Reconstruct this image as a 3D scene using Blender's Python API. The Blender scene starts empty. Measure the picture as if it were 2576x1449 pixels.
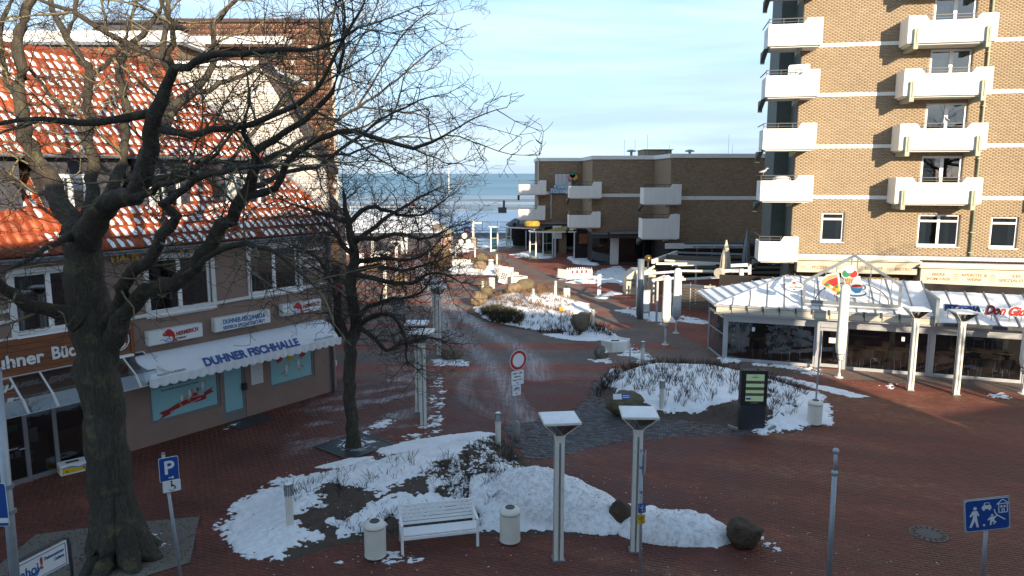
import bpy, math, random
import numpy as np
from math import sin, cos, tan, pi, radians, atan2, sqrt
from mathutils import Vector, Matrix, noise as mnoise

S = bpy.context.scene
COL = S.collection
rs = np.random.RandomState(7)
random.seed(7)

# ------------------------------------------------------------------ camera
FPX, CAMH, PITCH = 1850.0, 8.2, math.atan(288.5 / 1850.0)     # focal length for a 2576 px wide frame
cam = bpy.data.objects.new('camera', bpy.data.cameras.new('camera'))
COL.objects.link(cam)
cam.location = (0, 0, CAMH)
cam.rotation_euler = (pi / 2 - PITCH, 0, 0)
cam.data.sensor_width = 36
cam.data.lens = 36 * FPX / 2576
cam.data.clip_end = 30000
S.camera = cam

# ------------------------------------------------------------------ light
SUN_EL = radians(16.0)
LDIR = np.array([-0.33, 0.944]) / np.hypot(0.33, 0.944)       # where the light travels, on the ground
sun = bpy.data.objects.new('sun', bpy.data.lights.new('sun', 'SUN'))
COL.objects.link(sun)
sun.data.energy = 5.0
sun.data.angle = radians(0.53)
sun.data.color = (1.0, 0.82, 0.60)
sd = Vector((LDIR[0] * cos(SUN_EL), LDIR[1] * cos(SUN_EL), -sin(SUN_EL)))
sun.rotation_euler = sd.to_track_quat('-Z', 'Y').to_euler()
sun.location = (20, -40, 40)

W = bpy.data.worlds.new('World')
S.world = W
W.use_nodes = True
wn, wl = W.node_tree.nodes, W.node_tree.links
wn.clear()
w_out = wn.new('ShaderNodeOutputWorld')
w_bg = wn.new('ShaderNodeBackground')
w_bg.inputs[1].default_value = 0.106
w_sky = wn.new('ShaderNodeTexSky')
w_sky.sky_type = 'NISHITA'
w_sky.sun_disc = False
w_sky.sun_elevation = SUN_EL
w_sky.sun_rotation = atan2(-LDIR[0], -LDIR[1])
w_sky.altitude = 0
w_sky.air_density = 1.0
w_sky.dust_density = 0.6
w_sky.ozone_density = 1.4
# thin streaky cloud deck: direction projected on a plane overhead
w_tc = wn.new('ShaderNodeTexCoord')
w_sep = wn.new('ShaderNodeSeparateXYZ')
wl.new(w_tc.outputs['Generated'], w_sep.inputs[0])
def wmath(op, a, b=None, clamp=False):
    n = wn.new('ShaderNodeMath'); n.operation = op; n.use_clamp = clamp
    for i, q in enumerate((a, b)):
        if q is None: continue
        if isinstance(q, (int, float)): n.inputs[i].default_value = q
        else: wl.new(q, n.inputs[i])
    return n.outputs[0]
zc = wmath('ADD', wmath('MAXIMUM', w_sep.outputs[2], 0.0), 0.06)
w_cmb = wn.new('ShaderNodeCombineXYZ')
wl.new(wmath('DIVIDE', w_sep.outputs[0], zc), w_cmb.inputs[0])
wl.new(wmath('DIVIDE', w_sep.outputs[1], zc), w_cmb.inputs[1])
w_map = wn.new('ShaderNodeMapping'); w_map.inputs['Scale'].default_value = (0.55, 0.9, 1); w_map.inputs['Rotation'].default_value = (0, 0, 0.25); w_map.inputs['Location'].default_value = (3.1, 1.7, 0)
wl.new(w_cmb.outputs[0], w_map.inputs[0])
w_no = wn.new('ShaderNodeTexNoise'); w_no.inputs['Scale'].default_value = 0.9; w_no.inputs['Detail'].default_value = 9; w_no.inputs['Roughness'].default_value = 0.55; w_no.inputs['Distortion'].default_value = 0.4
wl.new(w_map.outputs[0], w_no.inputs['Vector'])
w_r = wn.new('ShaderNodeMapRange'); w_r.inputs[1].default_value = 0.44; w_r.inputs[2].default_value = 0.64
wl.new(w_no.outputs[0], w_r.inputs[0])
w_mix = wn.new('ShaderNodeMix'); w_mix.data_type = 'RGBA'
wl.new(wmath('MULTIPLY', w_r.outputs[0], 0.75), w_mix.inputs[0])
# an even thin veil lifts the deep blue towards the pale winter sky of the picture
w_veil = wn.new('ShaderNodeMix'); w_veil.data_type = 'RGBA'; w_vr = wn.new('ShaderNodeMapRange'); w_vr.interpolation_type = 'SMOOTHSTEP'; w_vr.inputs[1].default_value = .30; w_vr.inputs[2].default_value = .95; w_vr.inputs[3].default_value = .55; w_vr.inputs[4].default_value = .12; wl.new(w_sep.outputs[2], w_vr.inputs[0]); wl.new(w_vr.outputs[0], w_veil.inputs[0])
w_veil.inputs[7].default_value = (2.2, 4.1, 6.3, 1)
wl.new(w_sky.outputs[0], w_veil.inputs[6])
wl.new(w_veil.outputs[2], w_mix.inputs[6])
w_mix.inputs[7].default_value = (4.6, 5.5, 6.5, 1)
# blue-grey cloud bank low above the sea
w_low = wn.new('ShaderNodeMapRange'); w_low.inputs[1].default_value = 0.0; w_low.inputs[2].default_value = 0.30; w_low.inputs[3].default_value = 1; w_low.inputs[4].default_value = 0
wl.new(w_sep.outputs[2], w_low.inputs[0])
w_map2 = wn.new('ShaderNodeMapping'); w_map2.inputs['Scale'].default_value = (1.5, 1.5, 15)
wl.new(w_tc.outputs['Generated'], w_map2.inputs[0])
w_no2 = wn.new('ShaderNodeTexNoise'); w_no2.inputs['Scale'].default_value = 1.6; w_no2.inputs['Detail'].default_value = 8
wl.new(w_map2.outputs[0], w_no2.inputs['Vector'])
w_r2 = wn.new('ShaderNodeMapRange'); w_r2.inputs[1].default_value = 0.40; w_r2.inputs[2].default_value = 0.60; w_r2.inputs[3].default_value = 0.25
wl.new(w_no2.outputs[0], w_r2.inputs[0])
w_mix2 = wn.new('ShaderNodeMix'); w_mix2.data_type = 'RGBA'
wl.new(wmath('MULTIPLY', wmath('MULTIPLY', w_r2.outputs[0], w_low.outputs[0]), 0.95), w_mix2.inputs[0])
wl.new(w_mix.outputs[2], w_mix2.inputs[6])
w_mix2.inputs[7].default_value = (2.7, 3.6, 4.8, 1)
wl.new(w_mix2.outputs[2], w_bg.inputs[0])
wl.new(w_bg.outputs[0], w_out.inputs[0])

S.view_settings.view_transform = 'Standard'
S.view_settings.look = 'None'
S.view_settings.gamma = 1
S.view_settings.exposure = 1.05
S.view_settings.use_curve_mapping = False
S.cycles.use_denoising = True
S.cycles.max_bounces = 6
S.cycles.transparent_max_bounces = 12
S.cycles.sample_clamp_indirect = 8

# ------------------------------------------------------------------ where things stand: a picture point to a place on a plane
_c, _s = cos(PITCH), sin(PITCH)
def ray(u, v):
    x = (u - 1288) / FPX; y = (724.5 - v) / FPX
    return np.array([x, _c + y * _s, -_s + y * _c])
def g(u, v, z=0.0):
    d = ray(u, v); t = (z - CAMH) / d[2]
    return np.array([0, 0, CAMH]) + d * t
def at(u, v, Y):
    d = ray(u, v); return np.array([0, 0, CAMH]) + d * (Y / d[1])

# ------------------------------------------------------------------ mesh builder
class MB:
    def __init__(s): s.v = []; s.f = []; s.m = []; s.n = 0
    def add(s, verts, faces, m=0):
        b = s.n
        s.v.extend([tuple(p) for p in verts]); s.n += len(verts)
        for f in faces: s.f.append(tuple(i + b for i in f)); s.m.append(m)
        return s
    def box(s, x0, x1, y0, y1, z0, z1, m=0):
        return s.add([(x0,y0,z0),(x1,y0,z0),(x1,y1,z0),(x0,y1,z0),(x0,y0,z1),(x1,y0,z1),(x1,y1,z1),(x0,y1,z1)],
                     [(0,3,2,1),(4,5,6,7),(0,1,5,4),(1,2,6,5),(2,3,7,6),(3,0,4,7)], m)
    def bar(s, p0, p1, w, h, m=0, up=(0,0,1)):
        p0 = Vector(p0); p1 = Vector(p1); d = (p1 - p0).normalized(); up = Vector(up)
        if abs(d.dot(up)) > .98: up = Vector((1, 0, 0))
        a = d.cross(up).normalized() * (w / 2); b = a.cross(d).normalized() * (h / 2)
        vs = [p + x for p in (p0, p1) for x in (-a - b, a - b, a + b, -a + b)]
        return s.add(vs, [(0,1,2,3),(7,6,5,4),(0,4,5,1),(1,5,6,2),(2,6,7,3),(3,7,4,0)], m)
    def tube(s, pts, rad, n=8, m=0, cap=True):
        pts = [Vector(p) for p in pts]
        if isinstance(rad, (int, float)): rad = [rad] * len(pts)
        b = s.n; ref = None
        for i, p in enumerate(pts):
            d = (pts[min(i + 1, len(pts) - 1)] - pts[max(i - 1, 0)]).normalized()
            if ref is None: ref = Vector((0, 0, 1)) if abs(d.z) < .9 else Vector((1, 0, 0))
            a = d.cross(ref).normalized(); c = a.cross(d).normalized(); ref = c
            for k in range(n):
                t = 2 * pi * k / n
                s.v.append(tuple(p + (a * cos(t) + c * sin(t)) * rad[i]))
        s.n += n * len(pts)
        for i in range(len(pts) - 1):
            for k in range(n):
                s.f.append((b+i*n+k, b+i*n+(k+1)%n, b+(i+1)*n+(k+1)%n, b+(i+1)*n+k)); s.m.append(m)
        if cap:
            s.f.append(tuple(b + k for k in range(n))[::-1]); s.m.append(m)
            e = b + (len(pts) - 1) * n
            s.f.append(tuple(e + k for k in range(n))); s.m.append(m)
        return s
    def lathe(s, prof, c=(0,0,0), n=16, m=0):
        return s.tube([(c[0], c[1], c[2] + z + i * 1e-5) for i, (r, z) in enumerate(prof)], [max(r, .001) for r, z in prof], n, m) if False else s._lathe(prof, c, n, m)
    def _lathe(s, prof, c, n, m):
        b = s.n
        for r, z in prof:
            for k in range(n):
                t = 2 * pi * k / n
                s.v.append((c[0] + r * cos(t), c[1] + r * sin(t), c[2] + z))
        s.n += n * len(prof)
        for i in range(len(prof) - 1):
            for k in range(n):
                s.f.append((b+i*n+k, b+i*n+(k+1)%n, b+(i+1)*n+(k+1)%n, b+(i+1)*n+k)); s.m.append(m)
        s.f.append(tuple(b + k for k in range(n))[::-1]); s.m.append(m)
        e = b + (len(prof) - 1) * n
        s.f.append(tuple(e + k for k in range(n))); s.m.append(m)
        return s
    def prism(s, pts, y0, y1, m=0, plane='xz'):
        """a flat outline (x,z) pushed from y0 to y1 (or (x,y) from z0 to z1, or (y,z) from x0 to x1)"""
        n = len(pts)
        if plane == 'xz': f = lambda p, q: (p[0], q, p[1])
        elif plane == 'xy': f = lambda p, q: (p[0], p[1], q)
        else: f = lambda p, q: (q, p[0], p[1])
        vs = [f(p, y0) for p in pts] + [f(p, y1) for p in pts]
        fs = [tuple(range(n)), tuple(range(2 * n - 1, n - 1, -1))] + [(i, i + n, (i + 1) % n + n, (i + 1) % n) for i in range(n)]
        return s.add(vs, fs, m)
    def build(s, name, mats, parent=None, smooth=False, bev=0, loc=None, kind=None, label=None, fixn=True):
        me = bpy.data.meshes.new(name)
        me.from_pydata(s.v, [], s.f)
        return finish(me, name, mats, parent, smooth, bev, loc, kind, label, s.m, fixn)

def finish(me, name, mats, parent=None, smooth=False, bev=0, loc=None, kind=None, label=None, mi=None, fixn=False):
    if not isinstance(mats, (list, tuple)): mats = [mats]
    for q in mats: me.materials.append(q)
    if mi is not None and len(mats) > 1: me.polygons.foreach_set('material_index', np.array(mi, dtype=np.int32))
    if fixn:
        import bmesh
        b = bmesh.new(); b.from_mesh(me); bmesh.ops.recalc_face_normals(b, faces=b.faces); b.to_mesh(me); b.free()
    if smooth: me.polygons.foreach_set('use_smooth', np.ones(len(me.polygons), dtype=bool))
    me.update()
    o = bpy.data.objects.new(name, me); COL.objects.link(o)
    if parent: o.parent = parent
    if loc is not None: o.location = loc
    if bev:
        b = o.modifiers.new('bevel', 'BEVEL'); b.width = bev; b.segments = 2; b.limit_method = 'ANGLE'
    if kind: o['kind'] = kind
    if label: o['label'] = label
    return o

def npmesh(name, V, Fq, mats, parent=None, attrs=None, smooth=False, kind=None, loc=None, label=None):
    """mesh straight from arrays; Fq is (n,3) or (n,4); attrs = {name: (domain, array)}"""
    V = np.asarray(V, dtype=np.float32); Fq = np.asarray(Fq, dtype=np.int32)
    me = bpy.data.meshes.new(name)
    me.vertices.add(len(V)); me.vertices.foreach_set('co', V.ravel())
    k = Fq.shape[1]
    me.loops.add(Fq.size); me.loops.foreach_set('vertex_index', Fq.ravel())
    me.polygons.add(len(Fq)); me.polygons.foreach_set('loop_start', np.arange(0, Fq.size, k, dtype=np.int32))
    try: me.polygons.foreach_set('loop_total', np.full(len(Fq), k, dtype=np.int32))
    except Exception: pass
    me.update(calc_edges=True)
    for an, (dom, arr) in (attrs or {}).items():
        a = me.attributes.new(an, 'FLOAT', dom); a.data.foreach_set('value', np.asarray(arr, dtype=np.float32))
    return finish(me, name, mats, parent, smooth, 0, loc, kind, label)

def thing(name, label, cat, loc=(0,0,0), rot=0, group=None):
    o = bpy.data.objects.new(name, None); COL.objects.link(o)
    o.empty_display_size = .2
    o.location = tuple(loc); o.rotation_euler = (0, 0, rot) if isinstance(rot, (int, float)) else rot
    o['label'] = label; o['category'] = cat
    if group: o['group'] = group
    return o
def tag(o, label, cat=None, group=None, kind=None):
    o['label'] = label
    if cat: o['category'] = cat
    if group: o['group'] = group
    if kind: o['kind'] = kind
    return o
def dup(root, loc, rot=None, label=None, group=None):
    r = root.copy(); COL.objects.link(r); r.location = tuple(loc)
    if rot is not None: r.rotation_euler = (0, 0, rot)
    if label: r['label'] = label
    if group: r['group'] = group
    for ch in list(root.children):
        c = ch.copy(); COL.objects.link(c); c.parent = r
        for gg in list(ch.children):
            d = gg.copy(); COL.objects.link(d); d.parent = c
    return r

class Frame:
    """a wall's own axes: x along the wall, -y out of it towards the street, z up"""
    def __init__(s, A, B):
        s.A = np.array(A[:2], float); d = np.array(B[:2], float) - s.A; s.len = np.linalg.norm(d); s.d = d / s.len
        s.ang = atan2(s.d[1], s.d[0]); s.nin = np.array([-s.d[1], s.d[0]])
    def px(s, u, v, y=0.0):
        r = ray(u, v); a = s.A + s.nin * y
        t = np.dot(a, s.nin) / np.dot(r[:2], s.nin); P = np.array([0, 0, CAMH]) + r * t
        return float(np.dot(P[:2] - s.A, s.d)), float(P[2])
    def w(s, x, y, z=0.0):
        p = s.A + s.d * x + s.nin * y; return (p[0], p[1], z)
    def loc(s, P):
        q = np.array(P[:2]) - s.A; return float(np.dot(q, s.d)), float(np.dot(q, s.nin)), float(P[2]) if len(P) > 2 else 0.0

# ------------------------------------------------------------------ materials
def nmat(name):
    m = bpy.data.materials.new(name); m.use_nodes = True
    return m, m.node_tree.nodes, m.node_tree.links, m.node_tree.nodes['Principled BSDF']
def ramp(nodes, stops):
    r = nodes.new('ShaderNodeValToRGB'); e = r.color_ramp.elements
    while len(e) < len(stops): e.new(.5)
    for q, (p, c) in zip(e, stops): q.position = p; q.color = tuple(c) + (1,) if len(c) == 3 else c
    return r
def mat(name, col, rough=.6, var=.18, scale=6.0, bump=0.0, bscale=40.0, metal=0.0, spec=.5, dirt=None, coord='Object', stretch=(1,1,1), emit=0):
    """base colour varied by two noises, optional dirt of its own colour in streaks, fine relief"""
    m, N, L, P = nmat(name)
    tc = N.new('ShaderNodeTexCoord'); mp = N.new('ShaderNodeMapping'); mp.inputs['Scale'].default_value = stretch
    L.new(tc.outputs[coord], mp.inputs[0])
    n1 = N.new('ShaderNodeTexNoise'); n1.inputs['Scale'].default_value = scale; n1.inputs['Detail'].default_value = 6; n1.inputs['Roughness'].default_value = .65
    L.new(mp.outputs[0], n1.inputs['Vector'])
    c = np.array(col[:3])
    r = ramp(N, [(.25, tuple(np.clip(c * (1 - var), 0, 1))), (.75, tuple(np.clip(c * (1 + var), 0, 1)))])
    L.new(n1.outputs[0], r.inputs[0]); out = r.outputs[0]
    if dirt:
        n2 = N.new('ShaderNodeTexNoise'); n2.inputs['Scale'].default_value = scale * 2.3; n2.inputs['Detail'].default_value = 8
        L.new(mp.outputs[0], n2.inputs['Vector'])
        mr = N.new('ShaderNodeMapRange'); mr.inputs[1].default_value = dirt[1]; mr.inputs[2].default_value = dirt[1] + .15
        L.new(n2.outputs[0], mr.inputs[0])
        mx = N.new('ShaderNodeMix'); mx.data_type = 'RGBA'; mx.inputs[7].default_value = tuple(dirt[0]) + (1,)
        L.new(mr.outputs[0], mx.inputs[0]); L.new(out, mx.inputs[6]); out = mx.outputs[2]
    L.new(out, P.inputs['Base Color'])
    P.inputs['Roughness'].default_value = rough; P.inputs['Metallic'].default_value = metal; P.inputs['Specular IOR Level'].default_value = spec
    if bump:
        n3 = N.new('ShaderNodeTexNoise'); n3.inputs['Scale'].default_value = bscale; n3.inputs['Detail'].default_value = 5
        L.new(mp.outputs[0], n3.inputs['Vector'])
        b = N.new('ShaderNodeBump'); b.inputs['Strength'].default_value = min(1, bump); b.inputs['Distance'].default_value = .02
        L.new(n3.outputs[0], b.inputs['Height']); L.new(b.outputs[0], P.inputs['Normal'])
    if emit:
        L.new(out, P.inputs['Emission Color']); P.inputs['Emission Strength'].default_value = emit
    return m
def tintmat(name, stops, rough=.8, bump=.3, bscale=60, nscale=3.0, nvar=.25, spec=.3):
    """colour from a per-piece attribute 'tint' (0..1) through a ramp, weathered by noise"""
    m, N, L, P = nmat(name)
    at_ = N.new('ShaderNodeAttribute'); at_.attribute_name = 'tint'
    r = ramp(N, stops); L.new(at_.outputs['Fac'], r.inputs[0])
    geo = N.new('ShaderNodeNewGeometry')
    n = N.new('ShaderNodeTexNoise'); n.inputs['Scale'].default_value = nscale; n.inputs['Detail'].default_value = 7; n.inputs['Roughness'].default_value = .7
    L.new(geo.outputs['Position'], n.inputs['Vector'])
    mr = N.new('ShaderNodeMapRange'); mr.inputs[1].default_value = .3; mr.inputs[2].default_value = .7; mr.inputs[3].default_value = 1 - nvar; mr.inputs[4].default_value = 1 + nvar * .6
    L.new(n.outputs[0], mr.inputs[0])
    mx = N.new('ShaderNodeMix'); mx.data_type = 'RGBA'; mx.blend_type = 'MULTIPLY'; mx.inputs[0].default_value = 1
    L.new(r.outputs[0], mx.inputs[6]); L.new(mr.outputs[0], mx.inputs[7])
    L.new(mx.outputs[2], P.inputs['Base Color']); P.inputs['Roughness'].default_value = rough; P.inputs['Specular IOR Level'].default_value = spec
    if bump:
        n3 = N.new('ShaderNodeTexNoise'); n3.inputs['Scale'].default_value = bscale
        L.new(geo.outputs['Position'], n3.inputs['Vector'])
        b = N.new('ShaderNodeBump'); b.inputs['Strength'].default_value = bump; b.inputs['Distance'].default_value = .01
        L.new(n3.outputs[0], b.inputs['Height']); L.new(b.outputs[0], P.inputs['Normal'])
    return m
def glassmat(name, tint=(.75,.8,.82), refl=.1, clear=.85, rough=.02):
    m, N, L, P = nmat(name)
    N.remove(P)
    out = [n for n in N if n.type == 'OUTPUT_MATERIAL'][0]
    tr = N.new('ShaderNodeBsdfTransparent'); tr.inputs[0].default_value = tuple(np.array(tint) * clear) + (1,)
    gl = N.new('ShaderNodeBsdfGlossy'); gl.inputs['Roughness'].default_value = rough
    fr = N.new('ShaderNodeFresnel'); fr.inputs[0].default_value = 1.5
    ad = N.new('ShaderNodeMath'); ad.operation = 'ADD'; ad.inputs[1].default_value = refl; ad.use_clamp = True
    L.new(fr.outputs[0], ad.inputs[0])
    mx = N.new('ShaderNodeMixShader'); L.new(ad.outputs[0], mx.inputs[0]); L.new(tr.outputs[0], mx.inputs[1]); L.new(gl.outputs[0], mx.inputs[2])
    L.new(mx.outputs[0], out.inputs[0])
    return m

M = {}
M['white'] = mat('white_paint', (.72,.71,.68), .5, .06, 3, dirt=((.42,.40,.36), .66))
M['concrete_white'] = mat('white_concrete', (.74,.72,.67), .75, .07, 1.5, .25, 30, dirt=((.45,.43,.38), .68), stretch=(3,3,.5))
M['frame_white'] = mat('white_window_frame', (.80,.80,.79), .4, .04, 4)
M['cream'] = mat('cream_metal', (.50,.46,.36), .5, .1, 4, dirt=((.3,.25,.16), .66))
M['bin'] = mat('ivory_bin_metal', (.68,.65,.57), .45, .06, 4, dirt=((.33,.27,.18), .7))
M['lamp'] = mat('ivory_lamp_metal', (.66,.64,.57), .5, .1, 5, dirt=((.22,.19,.13), .64), stretch=(2,2,.6))
M['grey_metal'] = mat('galvanised_metal', (.33,.36,.39), .45, .12, 6, metal=.4)
M['alu'] = mat('aluminium', (.48,.50,.52), .38, .1, 4, metal=.5)
M['dark_metal'] = mat('dark_metal', (.05,.055,.06), .5, .2, 6)
M['anthracite'] = mat('anthracite_paint', (.030,.034,.042), .4, .15, 5)
M['black'] = mat('black_rubber', (.012,.012,.013), .6, .2, 8)
M['green_metal'] = mat('pale_green_paint', (.29,.31,.22), .5, .1, 4)
M['dark_green'] = mat('dark_green_wall', (.085,.10,.085), .7, .2, 3)
M['snow'] = None
M['render_brown'] = mat('taupe_render', (.25,.17,.137), .85, .12, 1.6, .5, 90, dirt=((.13,.09,.07), .68))
M['trim_white'] = mat('white_trim', (.62,.62,.6), .6, .08, 3, dirt=((.38,.36,.33), .64))
M['gutter'] = mat('zinc_gutter', (.22,.25,.28), .45, .15, 4, metal=.4)
M['slate_clad'] = mat('dark_slate_cladding', (.045,.045,.055), .7, .25, 4, .3, 30)
M['wood_sign'] = mat('orange_brown_boards', (.19,.065,.022), .6, .3, 3, .2, 30, stretch=(.6,.6,9), dirt=((.08,.025,.01), .66))
M['wood_dark'] = mat('dark_brown_wood', (.045,.026,.018), .7, .3, 4, .3, 30)
M['wood_grey'] = mat('weathered_grey_wood', (.13,.115,.095), .8, .25, 4, .3, 30, stretch=(.4,1,4))
M['awning'] = mat('white_awning_cloth', (.66,.68,.70), .75, .06, 1.2, .1, 200, dirt=((.50,.51,.52), .62))
M['canvas'] = mat('white_canvas', (.70,.68,.62), .8, .06, 2, .25, 18, stretch=(3,3,.6), dirt=((.48,.46,.42), .68))
M['canvas_grey'] = mat('grey_plastic_cover', (.42,.44,.46), .5, .1, 3, .35, 12)
M['blue_letter'] = mat('blue_lettering', (.015,.06,.24), .5, .1, 6)
M['blue_light'] = mat('light_blue_lettering', (.03,.15,.36), .5, .1, 6)
M['red'] = mat('red_print', (.42,.02,.018), .5, .1, 6)
M['red_dark'] = mat('dark_red_print', (.26,.012,.014), .5, .1, 6)
M['gold'] = mat('golden_letters', (.62,.38,.07), .45, .15, 10)
M['ochre'] = mat('ochre_lettering', (.24,.13,.04), .5, .1, 6)
M['yellow'] = mat('yellow_print', (.62,.36,.02), .5, .1, 6)
M['orange'] = mat('orange_print', (.55,.16,.02), .5, .1, 6)
M['green'] = mat('green_print', (.02,.22,.10), .5, .1, 6)
M['sign_blue'] = mat('traffic_blue', (.008,.06,.27), .4, .08, 6)
M['sign_white'] = mat('sign_white', (.66,.68,.68), .45, .04, 5)
M['sign_grey'] = mat('sign_back_grey', (.30,.31,.32), .5, .1, 5)
M['cup_blue'] = mat('cup_blue', (.02,.17,.38), .45, .08, 6)
M['tan'] = mat('tan_print', (.52,.30,.13), .6, .1, 8)
M['pink'] = mat('pink_print', (.60,.22,.28), .5, .06, 6)
M['film'] = mat('pale_turquoise_film', (.235,.46,.50), .35, .05, 1.0, spec=.5)
M['doorframe'] = mat('taupe_grey_frames', (.17,.16,.165), .5, .1, 4)
M['paper'] = mat('paper', (.62,.60,.60), .7, .05, 6)
M['concrete'] = mat('old_concrete', (.25,.235,.20), .9, .2, 5, .4, 50, dirt=((.12,.11,.085), .6))
M['osb'] = mat('chipboard', (.22,.12,.05), .8, .35, 26, .2, 80)
M['interior'] = mat('dark_interior', (.020,.016,.014), .9, .4, 2.5)
M['interior_floor'] = mat('brown_interior_floor', (.09,.042,.030), .6, .3, 4)
M['curtain'] = mat('net_curtain', (.52,.54,.50), .9, .12, 9, stretch=(3,3,.2))
M['rattan'] = mat('grey_rattan', (.10,.095,.085), .7, .3, 40, .5, 90)
M['table_top'] = mat('wooden_table_top', (.24,.135,.07), .5, .2, 6)
M['rim'] = mat('light_table_edge', (.46,.40,.27), .5, .1, 6)
M['screen'] = mat('pale_green_display', (.16,.24,.155), .35, .05, 4, emit=.35)
M['screen_ink'] = mat('display_ink', (.05,.085,.06), .5, .4, 30)
M['screen_brown'] = mat('display_brown_bar', (.13,.085,.06), .5, .3, 20)
M['brown_mesh'] = mat('brown_hanging', (.05,.028,.02), .8, .3, 4)
M['soil'] = mat('sandy_soil', (.075,.055,.042), .95, .35, 5, .8, 60, dirt=((.035,.026,.02), .58))
M['gravel'] = mat('grey_tree_pit_gravel', (.17,.15,.125), .95, .35, 30, .8, 120)
M['asphalt'] = mat('asphalt', (.06,.06,.062), .85, .25, 3, .4, 120)
M['stone'] = mat('field_stone', (.135,.105,.070), .85, .3, 5, .8, 25, dirt=((.055,.045,.028), .58))
M['stone_tan'] = mat('tan_field_stone', (.185,.135,.085), .85, .25, 4, .6, 25, dirt=((.13,.09,.05), .62))
M['stone_olive'] = mat('mossy_field_stone', (.13,.105,.06), .88, .3, 5, .7, 25, dirt=((.08,.06,.025), .58))
M['stone_dark'] = mat('dark_brown_stone', (.062,.040,.024), .85, .4, 5, .8, 22, dirt=((.02,.014,.01), .56))
M['bark'] = mat('bark', (.062,.052,.036), .95, .35, 3, 1.0, 16, stretch=(1,1,.35), dirt=((.115,.105,.045), .60))
M['bark_light'] = mat('lichen_bark', (.165,.140,.078), .95, .3, 4, 1.0, 16, dirt=((.225,.19,.075), .58))
M['twig'] = mat('twig_bark', (.050,.040,.030), .9, .3, 6)
M['twig_light'] = mat('lichen_twig', (.150,.118,.052), .9, .3, 6)
M['stem'] = mat('shrub_stem', (.045,.028,.018), .9, .3, 9)
M['stem_tan'] = mat('dry_shrub_stem', (.14,.085,.045), .9, .3, 9)
M['leaf_dark'] = mat('evergreen_ground_cover', (.028,.032,.014), .8, .3, 9)
M['barrel'] = mat('barrel_wood', (.10,.075,.05), .7, .25, 5)
M['skin'] = mat('skin', (.42,.26,.19), .6, .05, 5)
M['coat_dark'] = mat('dark_coat', (.012,.014,.02), .9, .2, 8)
M['coat_red'] = mat('wine_red_coat', (.085,.018,.018), .9, .2, 8)
M['jeans'] = mat('blue_trousers', (.09,.12,.19), .9, .2, 8)
M['roofgrey'] = mat('grey_bitumen', (.12,.12,.125), .9, .2, 3)
M['fence_blue'] = mat('blue_fence_paint', (.05,.13,.25), .5, .1, 5)
M['gl_win'] = glassmat('window_glass', (.55,.6,.62), .16, .8)
M['gl_dark'] = glassmat('shop_glass', (.70,.73,.75), .05, .85)
M['gl_roof'] = glassmat('canopy_glass', (.80,.84,.86), .08, .9)
M['gl_green'] = glassmat('green_shelter_glass', (.38,.62,.55), .10, .9)
M['gl_lamp'] = glassmat('lamp_glass', (.62,.68,.66), .12, .9)
# ================================================================== ground, paving, sea, beds, snow
def gp(pts): return np.array([g(u, v)[:2] for u, v in pts])
def sdist(P, poly):
    """signed distance of points to a polygon, positive inside"""
    P = np.asarray(P); d = np.full(len(P), 1e9); ins = np.zeros(len(P), bool); n = len(poly)
    for i in range(n):
        a = poly[i]; b = poly[(i + 1) % n]; e = b - a; w = P - a
        t = np.clip((w @ e) / max(e @ e, 1e-9), 0, 1)
        d = np.minimum(d, np.hypot(*(w - t[:, None] * e).T))
        c = (a[1] > P[:, 1]) != (b[1] > P[:, 1])
        with np.errstate(divide='ignore', invalid='ignore'):
            xi = (b[0] - a[0]) * (P[:, 1] - a[1]) / (b[1] - a[1]) + a[0]
        ins ^= c & (P[:, 0] < xi)
    return np.where(ins, d, -d)
def ldist(P, line):
    P = np.asarray(P); d = np.full(len(P), 1e9); s = np.zeros(len(P)); acc = 0
    for i in range(len(line) - 1):
        a = line[i]; b = line[i + 1]; e = b - a; w = P - a
        t = np.clip((w @ e) / max(e @ e, 1e-9), 0, 1)
        di = np.hypot(*(w - t[:, None] * e).T); l = np.hypot(*e)
        m = di < d; d = np.where(m, di, d); s = np.where(m, acc + t * l, s); acc += l
    return d, s
_tab = np.random.RandomState(3).rand(256, 256)
def vnoise(x, y):
    xi = np.floor(x).astype(int); yi = np.floor(y).astype(int); fx = x - xi; fy = y - yi
    fx = fx * fx * (3 - 2 * fx); fy = fy * fy * (3 - 2 * fy)
    T = lambda a, b: _tab[a & 255, b & 255]
    return (T(xi, yi) * (1 - fx) + T(xi + 1, yi) * fx) * (1 - fy) + (T(xi, yi + 1) * (1 - fx) + T(xi + 1, yi + 1) * fx) * fy
def fbm(x, y, f=1.0, o=4):
    r = 0; a = .5; t = 0
    for i in range(o):
        r = r + a * vnoise(x * f + 17.3 * i, y * f + 9.1 * i); t += a; a *= .55; f *= 2.07
    return r / t

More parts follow.
